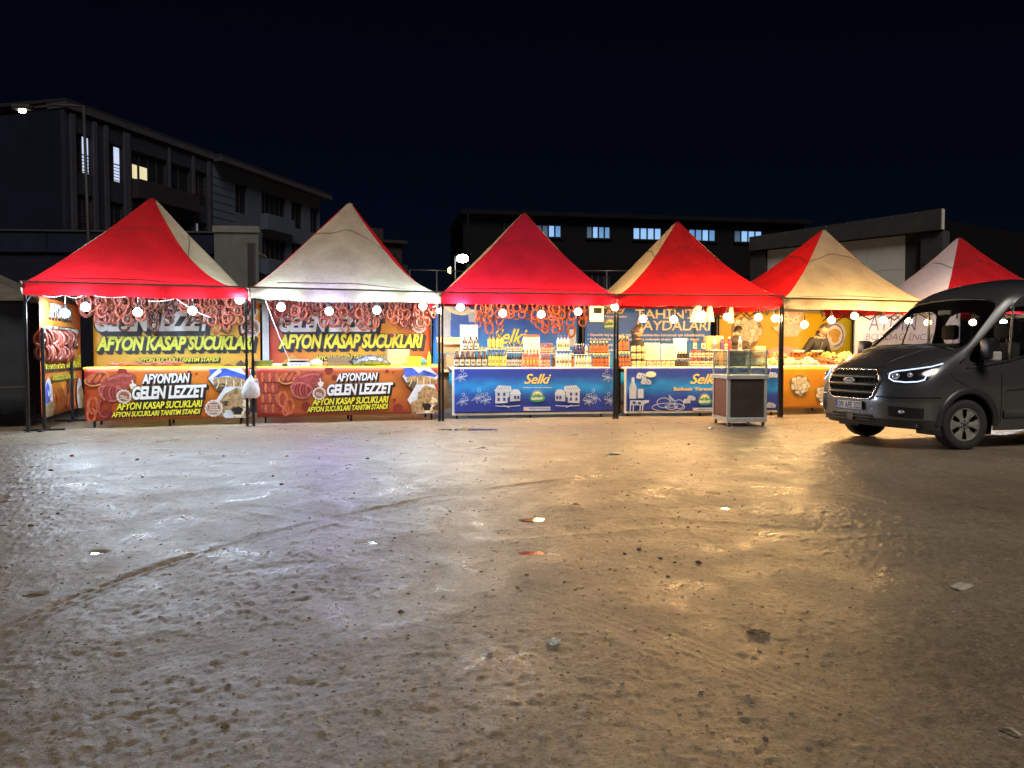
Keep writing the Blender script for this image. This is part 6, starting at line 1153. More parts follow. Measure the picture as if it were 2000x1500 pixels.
# ---------------------------------------------------------------- glass cart
def cart():
    o = gnd(1420, 834); t = thing('glass_cart', 'steel food cart with dark front panel and glass case standing before the jar table', 'cart', tuple(o), R(3)); w, d = .70, .82; st = mat('cart_steel', (.52, .56, .56), rough=.38, metal=.55, var=.15, scale=8); z0, z1, z2 = .085, .90, 1.335
    for x in (0, w):
        for y in (0, d): sx = .055 * (1 if x == 0 else -1); sy = .055 * (1 if y == 0 else -1); m = MB(); m.bbox(min(x, x + sx), max(x, x + sx), min(y, y + sy), max(y, y + sy), z0, z1 - .07, .004); m.build('corner_post', st, t)
    for z, hh, e in ((z0 - .001, .075, .003), (z1 - .069, .07, .025)):
        m = MB(); m.bbox(-e, w + e, -e, .05, z, z + hh, .004); m.bbox(-e, w + e, d - .05, d + e, z, z + hh, .004); m.bbox(-e + .0005, .05, .0505, d - .0505, z + .001, z + hh - .001, .004); m.bbox(w - .05, w + e - .0005, .0505, d - .0505, z + .001, z + hh - .001, .004); m.build('frame_rail', st, t)
    m = MB(); m.box(0.01, w - .01, .01, d - .01, z1 - .02, z1 - .008); m.build('counter', mat('cart_counter', (.52, .50, .45), rough=.3, metal=.6), t)
    m = MB(); m.box(.056, w - .056, .018, .026, z0 + .075, z1 - .072); m.build('front_panel', mat('cart_panel_dark', (.035, .024, .024), rough=.5, var=.35, scale=3), t); bp = mat('cart_panel_brown', (.12, .045, .035), rough=.6, var=.25, scale=4, stretch=(1, 1, 8))
    m = MB(); m.box(.018, .026, .056, d - .056, z0 + .075, z1 - .072); m.build('side_panel', bp, t); m = MB(); m.box(w - .026, w - .018, .056, d - .056, z0 + .075, z1 - .072); m.build('side_panel', bp, t); m = MB(); m.box(.056, w - .056, d - .026, d - .018, z0 + .075, z1 - .072); m.build('rear_panel', bp, t)
    for x, y in ((0, 0), (w, 0), (0, d), (w, d)): sx = .03 * (1 if x == 0 else -1); sy = .03 * (1 if y == 0 else -1); m = MB(); m.bbox(min(x, x + sx), max(x, x + sx), min(y, y + sy), max(y, y + sy), z1 + .002, z2, .003); m.build('case_post', st, t)
    G = glass('case_glass', (.82, .89, .87), .045, .02, .22)
    for a in ((.031, w - .031, .008, .014, z1 + .004, z2 - .03), (.008, .014, .031, d - .031, z1 + .004, z2 - .03), (w - .014, w - .008, .031, d - .031, z1 + .004, z2 - .03)): m = MB(); m.box(*a); m.build('glass_pane', G, t)
    m = MB(); m.box(.05, w - .2, .30, .306, z1 + .01, z2 - .05); m.build('glass_pane', glass('case_glass_dirty', (.62, .70, .69), .06, .05, .5), t)
    m = MB(); m.bbox(0.001, w - .001, .001, .02, z2 - .018, z2 - .002, .003); m.bbox(.001, w - .001, d - .02, d - .001, z2 - .018, z2 - .002, .003); m.bbox(.001, .02, .021, d - .021, z2 - .018, z2 - .002, .003); m.bbox(w - .02, w - .001, .021, d - .021, z2 - .018, z2 - .002, .003); m.build('top_rail', st, t)
    m = MB(); m.tube([(w - .18, .45, z1), (w - .18, .45, z2 - .2), (w - .15, .45, z2 - .11), (w - .09, .45, z2 - .09), (w - .05, .45, z2 - .16)], .009, 8); m.build('tap', STEEL, t, smooth=True)
    for x, y in ((.05, .05), (w - .05, .05), (.05, d - .05), (w - .05, d - .05)):
        c = MB(); c.tube([(x - .014, y, .036), (x + .014, y, .036)], .036, 14); co = c.build('caster', mat('rubber_black', (.02, .02, .02), rough=.7), t, smooth=False); f = MB(); f.box(x - .024, x - .018, y - .012, y + .012, .03, z0 - .002); f.box(x + .018, x + .024, y - .012, y + .012, .03, z0 - .002); f.box(x - .0175, x + .0175, y - .012, y + .012, .074, z0 - .003); f.build('fork', st, co)
cart()
# ---------------------------------------------------------------- people behind the tables
SKIN = mat('skin', (.50, .28, .19), rough=.5, var=.08, scale=12)
def skinned(J, E, rad, root):
    me = bpy.data.meshes.new('figure'); names = list(J); ix = {n: i for i, n in enumerate(names)}; me.from_pydata([J[n] for n in names], [(ix[a], ix[b]) for a, b in E], [])
    o = bpy.data.objects.new('figure', me); COL.objects.link(o); sk = o.modifiers.new('skin', 'SKIN'); sk.use_smooth_shade = True; sub = o.modifiers.new('sub', 'SUBSURF'); sub.levels = 2
    for n, i in ix.items():
        v = me.skin_vertices[0].data[i]; r = rad[n]; v.radius = r if isinstance(r, tuple) else (r, r); v.use_root = n == root
    bpy.context.view_layer.update(); ev = o.evaluated_get(bpy.context.evaluated_depsgraph_get()); m2 = bpy.data.meshes.new_from_object(ev)
    V = [v.co.copy() for v in m2.vertices]; F = [tuple(p.vertices) for p in m2.polygons]; bpy.data.objects.remove(o); bpy.data.meshes.remove(me); bpy.data.meshes.remove(m2); return V, F
def person(label, loc, rz, H, jacket, hairm, lean=0.0, headpitch=0.0, headyaw=0.0, hair='short', hood=False, arms=None, zipm=None):
    """faces local -Y; standing figure, bent forward at the hips by lean"""
    s = H / 1.75; J = {}; Rd = {}; E = []
    def j(n, p, r, par=None):
        J[n] = Vector(p); Rd[n] = r
        if par: E.append((par, n))
    j('pelvis', (0, 0, .95), (.165, .12)); j('waist', (0, 0, 1.08), (.155, .115), 'pelvis'); j('chest', (0, -.01, 1.27), (.19, .13), 'waist'); j('collar', (0, .0, 1.42), (.13, .09), 'chest'); j('neck', (0, -.01, 1.51), (.055, .058), 'collar'); j('skull', (0, -.015, 1.57), (.05, .055), 'neck')
    arms = arms or {}
    for sd, q in (('l', 1), ('r', -1)):
        el, wr = arms.get(sd, ((.27 * q, -.02, 1.13), (.27 * q, -.12, .90)))
        j('sh' + sd, (.175 * q, 0, 1.40), .075, 'collar'); j('el' + sd, el, .058, 'sh' + sd); j('wr' + sd, wr, .042, 'el' + sd)
        d = (Vector(wr) - Vector(el)).normalized(); side = Vector((0, 0, 1)).cross(d); side = side.normalized() if side.length > .1 else Vector((1, 0, 0)); dn = d.cross(side)
        pm = Vector(wr) + d * .07; j('pa' + sd, pm, (.034, .018), 'wr' + sd)
        for k, (off, L) in enumerate(((-.03, .062), (-.01, .075), (.01, .078), (.03, .066))):
            a = pm + side * off + d * .035; b = a + d * L * .5 - dn * .008; c = b + d * L * .45 - dn * .025; j('f%d' % k + sd, a, .0095, 'pa' + sd); j('g%d' % k + sd, b, .009, 'f%d' % k + sd); j('h%d' % k + sd, c, .008, 'g%d' % k + sd)
        a = Vector(wr) + d * .03 + side * .035 * q; j('t0' + sd, a, .011, 'wr' + sd); j('t1' + sd, a + d * .04 + side * .02 * q, .010, 't0' + sd)
        j('hip' + sd, (.09 * q, 0, .90), .095, 'pelvis'); j('kn' + sd, (.10 * q, -.02, .50), .065, 'hip' + sd); j('an' + sd, (.10 * q, .01, .10), .045, 'kn' + sd); j('to' + sd, (.11 * q, -.16, .04), .04, 'an' + sd)
    V, F = skinned({n: p * s for n, p in J.items()}, E, {n: (tuple(x * s for x in r) if isinstance(r, tuple) else r * s) for n, r in Rd.items()}, 'pelvis')
    wrists = [J['wrl'] * s, J['wrr'] * s]; dirs = [(J['wrl'] - J['ell']).normalized(), (J['wrr'] - J['elr']).normalized()]; mi = []
    for f in F:
        c = sum((V[i] for i in f), Vector()) / len(f); hand = any((c - w).dot(d) > .0 and (c - w).length < .28 * s for w, d in zip(wrists, dirs)) and abs(c.x) > .05
        mi.append(0 if (c.z > 1.475 * s or hand) else (1 if c.z > .86 * s else (2 if c.z > .10 * s else 3)))
    # head: shaped sphere with nose, brow, chin, ears
    hc = Vector((0, -.035, 1.655)) * s; nb = len(V); nu, nv = 20, 16; head = []
    for a in range(nv + 1):
        th = math.pi * a / nv
        for b in range(nu):
            ph_ = 2 * math.pi * b / nu; x, y, z = math.sin(th) * math.sin(ph_), -math.sin(th) * math.cos(ph_), math.cos(th)
            jaw = 1 - .28 * max(0, -z) ** 1.2; X, Yh, Z = .076 * x * jaw, .094 * y * (1 - .10 * max(0, -z)), .118 * z
            front = max(0, -y) ** 8 * (1 - abs(x)) ; X2 = X
            Yh -= .026 * math.exp(-((z + .12) / .16) ** 2 - (x / .16) ** 2) * (y < 0); Yh += .012 * math.exp(-((z - .12) / .10) ** 2 - ((abs(x) - .36) / .14) ** 2) * (y < 0); Yh -= .008 * math.exp(-((z + .50) / .10) ** 2 - (x / .35) ** 2) * (y < 0); Yh -= .010 * math.exp(-((z + .88) / .16) ** 2 - (x / .4) ** 2) * (y < 0)
            head.append(Vector((X2, Yh, Z)))
    HR = Matrix.Rotation(headyaw, 3, 'Z') @ Matrix.Rotation(headpitch, 3, 'X')
    tf = lambda p: hc + HR @ (p * s)
    V += [tf(p) for p in head]; F2 = [(nb + a * nu + b, nb + (a + 1) * nu + b, nb + (a + 1) * nu + (b + 1) % nu, nb + a * nu + (b + 1) % nu) for a in range(nv) for b in range(nu)]; F += F2; mi += [0] * len(F2)
    ear = MB(); [ear.ball(tf(Vector((.078 * q, .01, -.005))), .024 * s, 1, sc=(.45, .8, 1.2)) for q in (-1, 1)]; b0 = len(V); V += [Vector(v) for v in ear.v]; F += [tuple(i + b0 for i in f) for f in ear.f]; mi += [0] * len(ear.f)
    def bend(p):
        if lean == 0: return p
        t = min(1, max(0, (p.z - .88 * s) / (.22 * s))); t = t * t * (3 - 2 * t); piv = Vector((0, 0, .95 * s)); return piv + Matrix.Rotation(lean * t, 3, 'X') @ (p - piv)
    t = thing('person', label, 'person', loc, rz); m = MB(); m.v = [tuple(bend(p)) for p in V]; m.f = F; m.m = mi
    m.build('body', [SKIN, jacket, mat('trousers_dark', (.03, .032, .04), rough=.8), mat('shoes_black', (.02, .018, .016), rough=.5)], t, smooth=True)
    # hair
    h = MB(); P = []
    for a in range(11):
        th = math.pi * .60 * a / 10; row_ = []
        for b in range(nu):
            ph_ = 2 * math.pi * b / nu; lim = th if math.cos(ph_) < .25 else min(th, math.pi * .27 + .05 * math.sin(b * 5)); x, y, z = math.sin(lim) * math.sin(ph_), -math.sin(lim) * math.cos(ph_), math.cos(lim); k = 1.085 + .02 * math.sin(b * 3 + a); row_.append(bend(tf(Vector((.078 * x * k, .097 * y * k, .12 * z * k)))))
        P.append(row_)
    h.grid(P, wrap=True); h.build('hair', hairm, t, smooth=True)
    if hair == 'bun': b = MB(); b.ball(bend(tf(Vector((0, .115, -.02)))), .045 * s, 2, noise=.06); b.build('hair_bun', hairm, t, smooth=True)
    e = MB(); [e.ball(bend(tf(Vector((.030 * q, -.082, .012)))), .011 * s, 1, sc=(1, .5, .7)) for q in (-1, 1)]; e.build('eyes', mat('eye_dark', (.02, .015, .01), rough=.2), t, smooth=True)
    mo = MB(); mo.ball(bend(tf(Vector((0, -.088, -.058)))), .02 * s, 1, sc=(1, .4, .28)); mo.build('mouth', mat('lips', (.34, .12, .10), rough=.5), t, smooth=True)
    # collar or hood
    c = MB(); n = 18; ring_ = []
    for z, r_, o_ in ((1.43, .10, 0), (1.49, .092, .006), (1.545, .088, .016), (1.55, .074, .012), (1.47, .066, 0)): ring_.append([bend(Vector((r_ * math.cos(2 * math.pi * k / n), r_ * .92 * math.sin(2 * math.pi * k / n) + o_, z + (.035 if math.sin(2 * math.pi * k / n) > 0 else -.02) * abs(math.sin(2 * math.pi * k / n)))) * s) for k in range(n)])
    c.grid(ring_, wrap=True); c.build('collar', jacket, t, smooth=True)
    if hood: hd = MB(); hd.ball(bend(Vector((0, .115, 1.475)) * s), .125 * s, 2, sc=(1.12, .62, .72), noise=.05, seed=4); hd.build('hood', jacket, t, smooth=True)
    if zipm: zp = MB(); zp.tube([bend(Vector((.0, -.112 - .003 * k, 1.42 - .07 * k)) * s) for k in range(6)], .007, 5); zp.build('zip', zipm, t, smooth=True)
    return t
def stand(T, px, py_top, yl, **k):
    x, z = T.on(px, py_top, yl); p = T.w(x, yl, 0); return p, z
JK = mat('jacket_dark', (.030, .027, .026), rough=.75, var=.25, scale=8, bump=.02, bscale=9); JK2 = mat('jacket_brown', (.055, .042, .032), rough=.8, var=.25, scale=8, bump=.03, bscale=8); HB = mat('hair_brown', (.055, .03, .018), rough=.5, var=.3, scale=40); HK = mat('hair_black', (.02, .014, .01), rough=.5, var=.3, scale=40); HG = mat('hair_grey', (.05, .038, .03), rough=.6, var=.3, scale=40)
p, z = stand(T4, 1244, 634, 1.5); person('woman in a dark jacket seen in profile behind the jars, hair tied back', tuple(p), T4.rz + R(95), z / 1.0 * .985, JK, HB, hair='bun', headpitch=.10)
p, z = stand(T4, 1441, 636, 1.55); person('man in a brown hooded jacket turned away behind the glass cart', tuple(p), T4.rz + R(140), z * .985, JK2, HK, hood=True, headpitch=.35, headyaw=-.3)
p, z = stand(T5, 1600, 642, 1.75); pr_ = person('man in a dark zipped jacket bending over the sweets with lowered head', tuple(T5.w(T5.on(1592, 642, 1.72)[0], 1.85, 0)), T5.rz + R(8), 2.02, JK, HG, lean=.42, headpitch=.3, headyaw=-.15, arms=dict(l=((.36, -.05, 1.14), (.34, -.20, .95)), r=((-.36, -.05, 1.14), (-.34, -.20, .95))), zipm=STEEL)
# ---------------------------------------------------------------- the van
def build_van():
    fw = Vector((-.9629, -.26996, 0)).normalized(); lf = Vector((-fw.y, fw.x, 0)); n0 = gnd(1877, 878); A = n0 - lf * .90
    root = thing('passenger_van', 'dark grey passenger van with lit headlights parked at the right edge', 'van', (A.x, A.y, 0.0), math.atan2(fw.y, fw.x))
    # rows from sill to roof centre, columns from the nose centre round the side to the rear; node = (x forward of front axle, half width, height)
    cols = [
        [(.90, 0, .29), (.985, 0, .40), (1.02, 0, .62), (1.00, 0, .80), (.985, 0, .95), (.90, 0, 1.085), (.16, 0, 1.345), (-.66, 0, 2.04), (-.82, 0, 2.17), (-1.15, 0, 2.31), (-1.75, 0, 2.37)],
        [(.90, .33, .29), (.98, .33, .40), (1.01, .33, .62), (.99, .33, .80), (.975, .33, .95), (.89, .33, 1.09), (.15, .32, 1.345), (-.665, .28, 2.035), (-.825, .28, 2.165), (-1.155, .25, 2.305), (-1.77, .03, 2.37)],
        [(.86, .60, .29), (.94, .60, .40), (.965, .60, .62), (.945, .60, .80), (.92, .60, .95), (.81, .60, 1.10), (.11, .60, 1.345), (-.675, .54, 2.02), (-.835, .54, 2.15), (-1.17, .48, 2.29), (-1.79, .06, 2.37)],
        [(.73, .81, .28), (.81, .82, .40), (.835, .83, .62), (.815, .83, .80), (.775, .83, .95), (.64, .82, 1.115), (.06, .80, 1.34), (-.685, .715, 1.98), (-.845, .73, 2.11), (-1.19, .62, 2.26), (-1.81, .09, 2.37)],
        [(.55, .92, .27), (.61, .955, .40), (.63, .97, .62), (.60, .965, .80), (.55, .965, .95), (.40, .955, 1.12), (.0, .905, 1.30), (-.70, .80, 1.93), (-.86, .82, 2.06), (-1.22, .72, 2.23), (-1.84, .12, 2.37)],
        [(.45, .965, .27), (.475, .985, .40), (.485, 1.0, .62), (.46, 1.0, .80), (.41, 1.0, .92), (.31, .995, 1.03), (.16, .965, 1.12), (-.79, .855, 1.87), (-.93, .86, 2.03), (-1.28, .77, 2.22), (-1.88, .15, 2.37)],
        [(.0, .99, .26), (.0, 1.01, .40), (.0, 1.02, .62), (.0, 1.02, .80), (-.02, 1.015, .93), (-.10, 1.01, 1.03), (-.25, .985, 1.135), (-.815, .865, 1.885), (-.97, .865, 2.05), (-1.34, .78, 2.23), (-1.95, .15, 2.37)],
        [(-.55, .99, .25), (-.56, 1.01, .40), (-.57, 1.02, .62), (-.58, 1.02, .80), (-.59, 1.015, .93), (-.61, 1.01, 1.06), (-.66, .985, 1.17), (-.85, .87, 1.90), (-1.02, .87, 2.065), (-1.42, .79, 2.24), (-2.05, .15, 2.37)],
        [(-1.05, .99, .25), (-1.05, 1.01, .40), (-1.05, 1.02, .62), (-1.05, 1.02, .80), (-1.05, 1.015, .93), (-1.05, 1.01, 1.13), (-1.06, .985, 1.27), (-1.12, .875, 1.93), (-1.20, .875, 2.085), (-1.55, .80, 2.25), (-2.15, .15, 2.375)],
        [(-1.33, .99, .25), (-1.33, 1.01, .40), (-1.33, 1.02, .62), (-1.33, 1.02, .80), (-1.33, 1.015, .93), (-1.33, 1.01, 1.15), (-1.33, .985, 1.31), (-1.36, .88, 1.95), (-1.40, .88, 2.10), (-1.68, .80, 2.26), (-2.25, .15, 2.38)],
        [(-1.45, .99, .25), (-1.45, 1.01, .40), (-1.45, 1.02, .62), (-1.45, 1.02, .80), (-1.45, 1.015, .93), (-1.45, 1.01, 1.15), (-1.45, .985, 1.31), (-1.47, .88, 1.95), (-1.52, .88, 2.10), (-1.80, .80, 2.265), (-2.35, .15, 2.38)]]
    for x in (-2.3, -2.45, -3.0, -3.6, -4.1): cols.append([(x, .99, .25), (x, 1.01, .40), (x, 1.02, .62), (x, 1.02, .80), (x, 1.015, .93), (x, 1.01, 1.15), (x, .985, 1.31), (x, .885, 1.97), (x, .885, 2.11), (x, .80, 2.27), (x - .3 * (x > -3.5), .15, 2.38)])
    x = -4.42; cols.append([(x, .93, .35), (x, .95, .42), (x, .96, .62), (x, .96, .80), (x, .95, .93), (x, .95, 1.15), (x, .92, 1.31), (x + .04, .82, 1.97), (x + .05, .80, 2.09), (x + .1, .66, 2.25), (x + .12, .12, 2.33)])
    cols.append([(x - .06, 0, .35), (x - .06, 0, .42), (x - .06, 0, .62), (x - .06, 0, .80), (x - .06, 0, .93), (x - .06, 0, 1.15), (x - .06, 0, 1.31), (x - .02, 0, 1.97), (x, 0, 2.09), (x + .05, 0, 2.25), (x + .1, 0, 2.33)])
    nc, nr = len(cols), 11; bm = bmesh.new(); node = {}
    for sgn in (1, -1):
        for c in range(nc):
            for r in range(nr):
                if sgn == -1 and (c == 0 or c == nc - 1): node[(sgn, c, r)] = node[(1, c, r)]; continue
                p = cols[c][r]; node[(sgn, c, r)] = bm.verts.new((p[0], p[1] * sgn, p[2]))
    GLASSC = {0: 1, 1: 1, 2: 1, 3: 1, 5: 2, 6: 2, 7: 3, 8: 3, 10: 4, 12: 5, 13: 5}
    for sgn in (1, -1):
        for c in range(nc - 1):
            for r in range(nr - 1):
                q = [node[(sgn, c, r)], node[(sgn, c + 1, r)], node[(sgn, c + 1, r + 1)], node[(sgn, c, r + 1)]]
                if sgn == -1: q.reverse()
                f = bm.faces.new(q); f.smooth = True
                if r == 6: f.material_index = GLASSC.get(c, 0)
                elif r == 0 and c < 5: f.material_index = 6
    # roof strip between the two near-centre lines
    for c in range(1, nc - 2): bm.faces.new([node[(1, c, 10)], node[(1, c + 1, 10)], node[(-1, c + 1, 10)], node[(-1, c, 10)]]).smooth = True
    bm.faces.new([node[(1, 0, 10)], node[(1, 1, 10)], node[(-1, 1, 10)]]); bm.faces.new([node[(1, nc - 2, 10)], node[(1, nc - 1, 10)], node[(-1, nc - 2, 10)]])
    bmesh.ops.recalc_face_normals(bm, faces=bm.faces[:])
    cl = bm.edges.layers.float.new('crease_edge')
    for e in bm.edges:
        if len(e.link_faces) == 2 and e.link_faces[0].material_index != e.link_faces[1].material_index: e[cl] = .95
        elif len(e.link_faces) == 1: e[cl] = .6
        elif all(abs(v.co.z - .62) < .002 for v in e.verts): e[cl] = .5
    me = bpy.data.meshes.new('van_cage'); bm.to_mesh(me); bm.free()
    o = bpy.data.objects.new('van_cage', me); COL.objects.link(o); sb = o.modifiers.new('s', 'SUBSURF'); sb.levels = 4; sb.render_levels = 4; bpy.context.view_layer.update()
    m2 = bpy.data.meshes.new_from_object(o.evaluated_get(bpy.context.evaluated_depsgraph_get())); bpy.data.objects.remove(o)
    V = np.empty(len(m2.vertices) * 3); m2.vertices.foreach_get('co', V); V = V.reshape(-1, 3); Fa = [tuple(p.vertices) for p in m2.polygons]; Mi = [p.material_index for p in m2.polygons]; Nz = np.array([p.normal[:] for p in m2.polygons]); bpy.data.meshes.remove(m2)
    tree = BVHTree.FromPolygons([tuple(v) for v in V], Fa)
    WH = [(0.0, .335), (-3.30, .335)]; AR = .415
    # cut the wheel openings
    keep = [True] * len(Fa)
    for i, f in enumerate(Fa):
        c = V[list(f)].mean(0)
        if abs(c[1]) > .75 and abs(Nz[i][1]) > .5 and any((c[0] - wx) ** 2 + (c[2] - wz) ** 2 < AR ** 2 for wx, wz in WH) : keep[i] = False
    used = set(v for i, f in enumerate(Fa) if keep[i] for v in f); cutv = set(v for i, f in enumerate(Fa) if not keep[i] for v in f)
    for v in used & cutv:                                      # snap the rim of the opening to the circle
        wx, wz = min(WH, key=lambda w: abs(V[v][0] - w[0])); d = np.array([V[v][0] - wx, V[v][2] - wz]); L = np.linalg.norm(d)
        if L > 1e-6 and V[v][2] > .27: V[v][0] = wx + d[0] / L * AR; V[v][2] = wz + d[1] / L * AR
    PAINT, t = new_mat('van_paint'); L_ = t.links.new; p = N(t, 'BsdfPrincipled'); p.inputs['Base Color'].default_value = (.14, .145, .152, 1); p.inputs['Metallic'].default_value = .7; p.inputs['Coat Weight'].default_value = 1; p.inputs['Coat Roughness'].default_value = .05
    nn = noise_node(t, 3, 6, .65, dist=.5); mr = N(t, 'MapRange'); mr.inputs[3].default_value = .20; mr.inputs[4].default_value = .38; L_(nn.outputs[0], mr.inputs[0]); L_(mr.outputs[0], p.inputs['Roughness']); ou = N(t, 'OutputMaterial'); L_(p.outputs[0], ou.inputs[0])
    CLAD = mat('van_cladding', (.045, .045, .045), rough=.55, var=.2, scale=6); BLK = mat('van_black', (.012, .012, .013), rough=.35, var=.2); CHR = mat('van_chrome', (.60, .58, .54), rough=.18, metal=1.0, var=.05); RUB = mat('van_rubber', (.022, .022, .022), rough=.8, var=.35, scale=12)
    WS = glass('van_windscreen', (.70, .72, .71), .11, .01); SG = glass('van_side_glass', (.80, .82, .81), .09, .01); DG = SG
    groups = {0: ('body_shell', PAINT), 1: ('windscreen', WS), 2: ('quarter_window', SG), 3: ('door_window', SG), 4: ('side_window', DG), 5: ('side_window', DG), 6: ('bumper_cladding', CLAD)}
    for gi, (nm, mm) in groups.items():
        for sd in ((0,) if gi in (0, 1, 6) else (1, -1)):
            F = [f for i, f in enumerate(Fa) if keep[i] and Mi[i] == gi and (sd == 0 or V[f[0]][1] * sd > 0)]; idx = sorted(set(v for f in F for v in f)); rm = {v: k for k, v in enumerate(idx)}
            mb = MB(); mb.v = [tuple(V[v]) for v in idx]; mb.f = [tuple(rm[v] for v in f) for f in F]; mb.m = [0] * len(F); mb.build(nm, mm, root, smooth=True)
    def snap(p, off=.006):
        loc, nrm, i, d = tree.find_nearest(Vector(p)); 
        if nrm.dot(Vector((.5, loc.y, .2))) < 0: nrm = -nrm
        return loc + nrm * off
    def nose(w, z, off=.006):
        h = tree.ray_cast(Vector((3, w, z)), Vector((-1, 0, 0)))
        return h[0] + Vector((off, 0, 0))
    def patch(name, P, m, par=root, th=None, smooth=True): mb = MB(); mb.grid(P); o_ = mb.build(name, m, par, smooth=smooth); return sol(o_, th, 0) if th else o_
    # window rubber between glass and body
    # grille
    def gy(z): # half width of the grille at height z
        return float(np.interp(z, [.655, .70, .88, 1.00, 1.05], [.36, .42, .485, .44, .37]))
    zs = [.655 + (1.05 - .655) * k / 10 for k in range(11)]
    g = patch('grille', [[nose(gy(z) * (-1 + 2 * i / 16), z, .008) for i in range(17)] for z in zs], mat('grille_back', (.006, .006, .006), rough=.9, spec=.1))
    outl = [nose(gy(z), z, .016) for z in zs] + [nose(gy(1.05) * (1 - 2 * k / 8), 1.05, .016) for k in range(1, 8)] + [nose(-gy(z), z, .016) for z in reversed(zs)] + [nose(-gy(.655) * (1 - 2 * k / 8), .655, .016) for k in range(1, 8)]
    mb = MB(); mb.tube(outl, .013, 8, closed=True); mb.build('grille_surround', CHR, g, smooth=True)
    for zc in (.745, .852, .958):
        mb = MB(); P = []
        for dz, oo in ((-.026, .010), (-.018, .030), (.006, .036), (.022, .022), (.026, .010)): P.append([nose(gy(zc) * .97 * (-1 + 2 * i / 16), zc + dz, oo) for i in range(17)])
        mb.grid(P); mb.build('grille_bar', mat('grille_bar_satin', (.055, .052, .045), rough=.35, metal=.4), g, smooth=True)
    for k in range(-5, 6):
        w = k * .083; mb = MB(); mb.tube([nose(w, z, .013) for z in (.665, .75, .85, .95, 1.04)], .006, 5); mb.build('grille_rib', CLAD, g)
    # badge
    c = nose(0, .898, .05); mb = MB(); mb.lathe([(.105, 0), (.105, .012), (.09, .016)], 28, sx=1, sy=.42); mb.v = [(c.x + z - .01, x, c.z + y) for x, y, z in mb.v]; bo = mb.build('badge', mat('badge_silver', (.55, .54, .52), rough=.3, metal=.3), root, smooth=False); mb = MB(); mb.lathe([(.088, 0), (.086, .008)], 28, sy=.40); mb.v = [(c.x + z, x, c.z + y) for x, y, z in mb.v]; mb.build('badge_field', mat('badge_blue', (.10, .07, .10), rough=.25), bo)
    Vt, Ft = text_geo('Ford', .35, .015); mb = MB(); mb.add([(c.x + .0105, (a - .5) * .13, c.z + (b - .5) * .046) for a, b in Vt], Ft); mb.build('badge_lettering', mat('badge_silver', (1, 1, 1)), bo)
    # number plate
    x0 = nose(0, .56, .03).x; mb = MB(); mb.bbox(x0 - .01, x0, -.265, .265, .49, .625, .003); pl = mb.build('number_plate', BLK, root); mb = MB(); mb.box(x0 + .0005, x0 + .002, -.258, .258, .496, .617); mb.build('plate_face', mat('plate_white', (.62, .62, .62), rough=.4), pl); mb = MB(); mb.box(x0 + .0025, x0 + .0035, -.258, -.215, .496, .617); mb.box(x0 + .0025, x0 + .0035, -.214, .258, .496, .508); mb.build('plate_band', mat('plate_blue', (.02, .04, .30), rough=.4), pl)
    for s_, a, b in (('09', -.195, -.095), ('APE', -.062, .078), ('322', .112, .248)): Vt, Ft = text_geo(s_, 0, .012); mb = MB(); mb.add([(x0 + .004, a + (b - a) * u, .515 + .088 * v) for u, v in Vt], Ft); mb.build('plate_lettering', BLK, pl)
    Vt, Ft = text_geo('TR', 0, .01); mb = MB(); mb.add([(x0 + .0045, -.25 + .028 * u, .512 + .02 * v) for u, v in Vt], Ft); mb.build('plate_lettering', mat('plate_white', (1, 1, 1)), pl)
    # lower intake
    it = patch('lower_intake', [[nose(-.40 + .80 * i / 14, z, .007) for i in range(15)] for z in (.335, .37, .41, .445)], BLK)
    for z in (.365, .405): mb = MB(); mb.tube([nose(-.39 + .78 * i / 10, z, .018) for i in range(11)], .009, 6); mb.build('intake_bar', CLAD, it, smooth=True)
    mb = MB(); q = nose(.02, .39, .02); mb.bbox(q.x - .02, q.x + .012, -.06, .06, .345, .435, .005); mb.build('sensor', CLAD, it)
    # headlights, fog lamps, mirrors on both sides
    LED = emis('headlight_led', (.62, .72, 1.0), .85); HOUS = mat('headlight_housing', (.03, .032, .04), rough=.12, metal=.5, coat=1); LENS = mat('headlight_lens', (.55, .57, .62), rough=.08, metal=.6)
    for sg in (1, -1):
        top = [(.865, .585, 1.00), (.83, .64, 1.045), (.76, .74, 1.07), (.65, .84, 1.10), (.52, .925, 1.13), (.37, .97, 1.165)]
        bot = [(.885, .60, .93), (.86, .66, .885), (.80, .78, .875), (.71, .88, .885), (.60, .95, .93), (.42, .975, 1.13)]
        mir = lambda p: (p[0], p[1] * sg, p[2])
        def mix(k, q, off): a, b = Vector(top[0]), 0; i = min(int(k), 4); f = k - i; A_ = Vector(top[i]).lerp(Vector(top[i + 1]), f); B_ = Vector(bot[i]).lerp(Vector(bot[i + 1]), f); return snap(mir(A_.lerp(B_, q)), off)
        hl = patch('headlight', [[mix(5 * i / 20, j / 8, .010) for i in range(21)] for j in range(9)], HOUS)
        mb = MB(); mb.tube([mix(5 * i / 24, .06, .016) for i in range(25)], .0075, 6); mb.tube([mix(0, j / 6, .016) for j in range(7)], .008, 6); mb.tube([mix(4.1 * i / 20, .94, .020) for i in range(19)], .008, 6); mb.tube([mix(3.6, .92, .02), mix(3.85, .6, .02), mix(4.1, .35, .02)], .007, 6); mb.build('light_bar', LED, hl, smooth=True)
        for k, q, r_ in ((1.1, .52, .050), (2.35, .48, .036)): p_ = mix(k, q, .004); mb = MB(); mb.ball(p_, r_, 2); lo = mb.build('projector', LENS, hl, smooth=True)
        fg = patch('fog_lamp_recess', [[snap((.95 - .30 * i / 10 * (i / 10), (.64 + .30 * i / 10) * sg, z - .02 * (i / 10)), .008) for i in range(11)] for z in (.44, .48, .53, .575)], BLK)
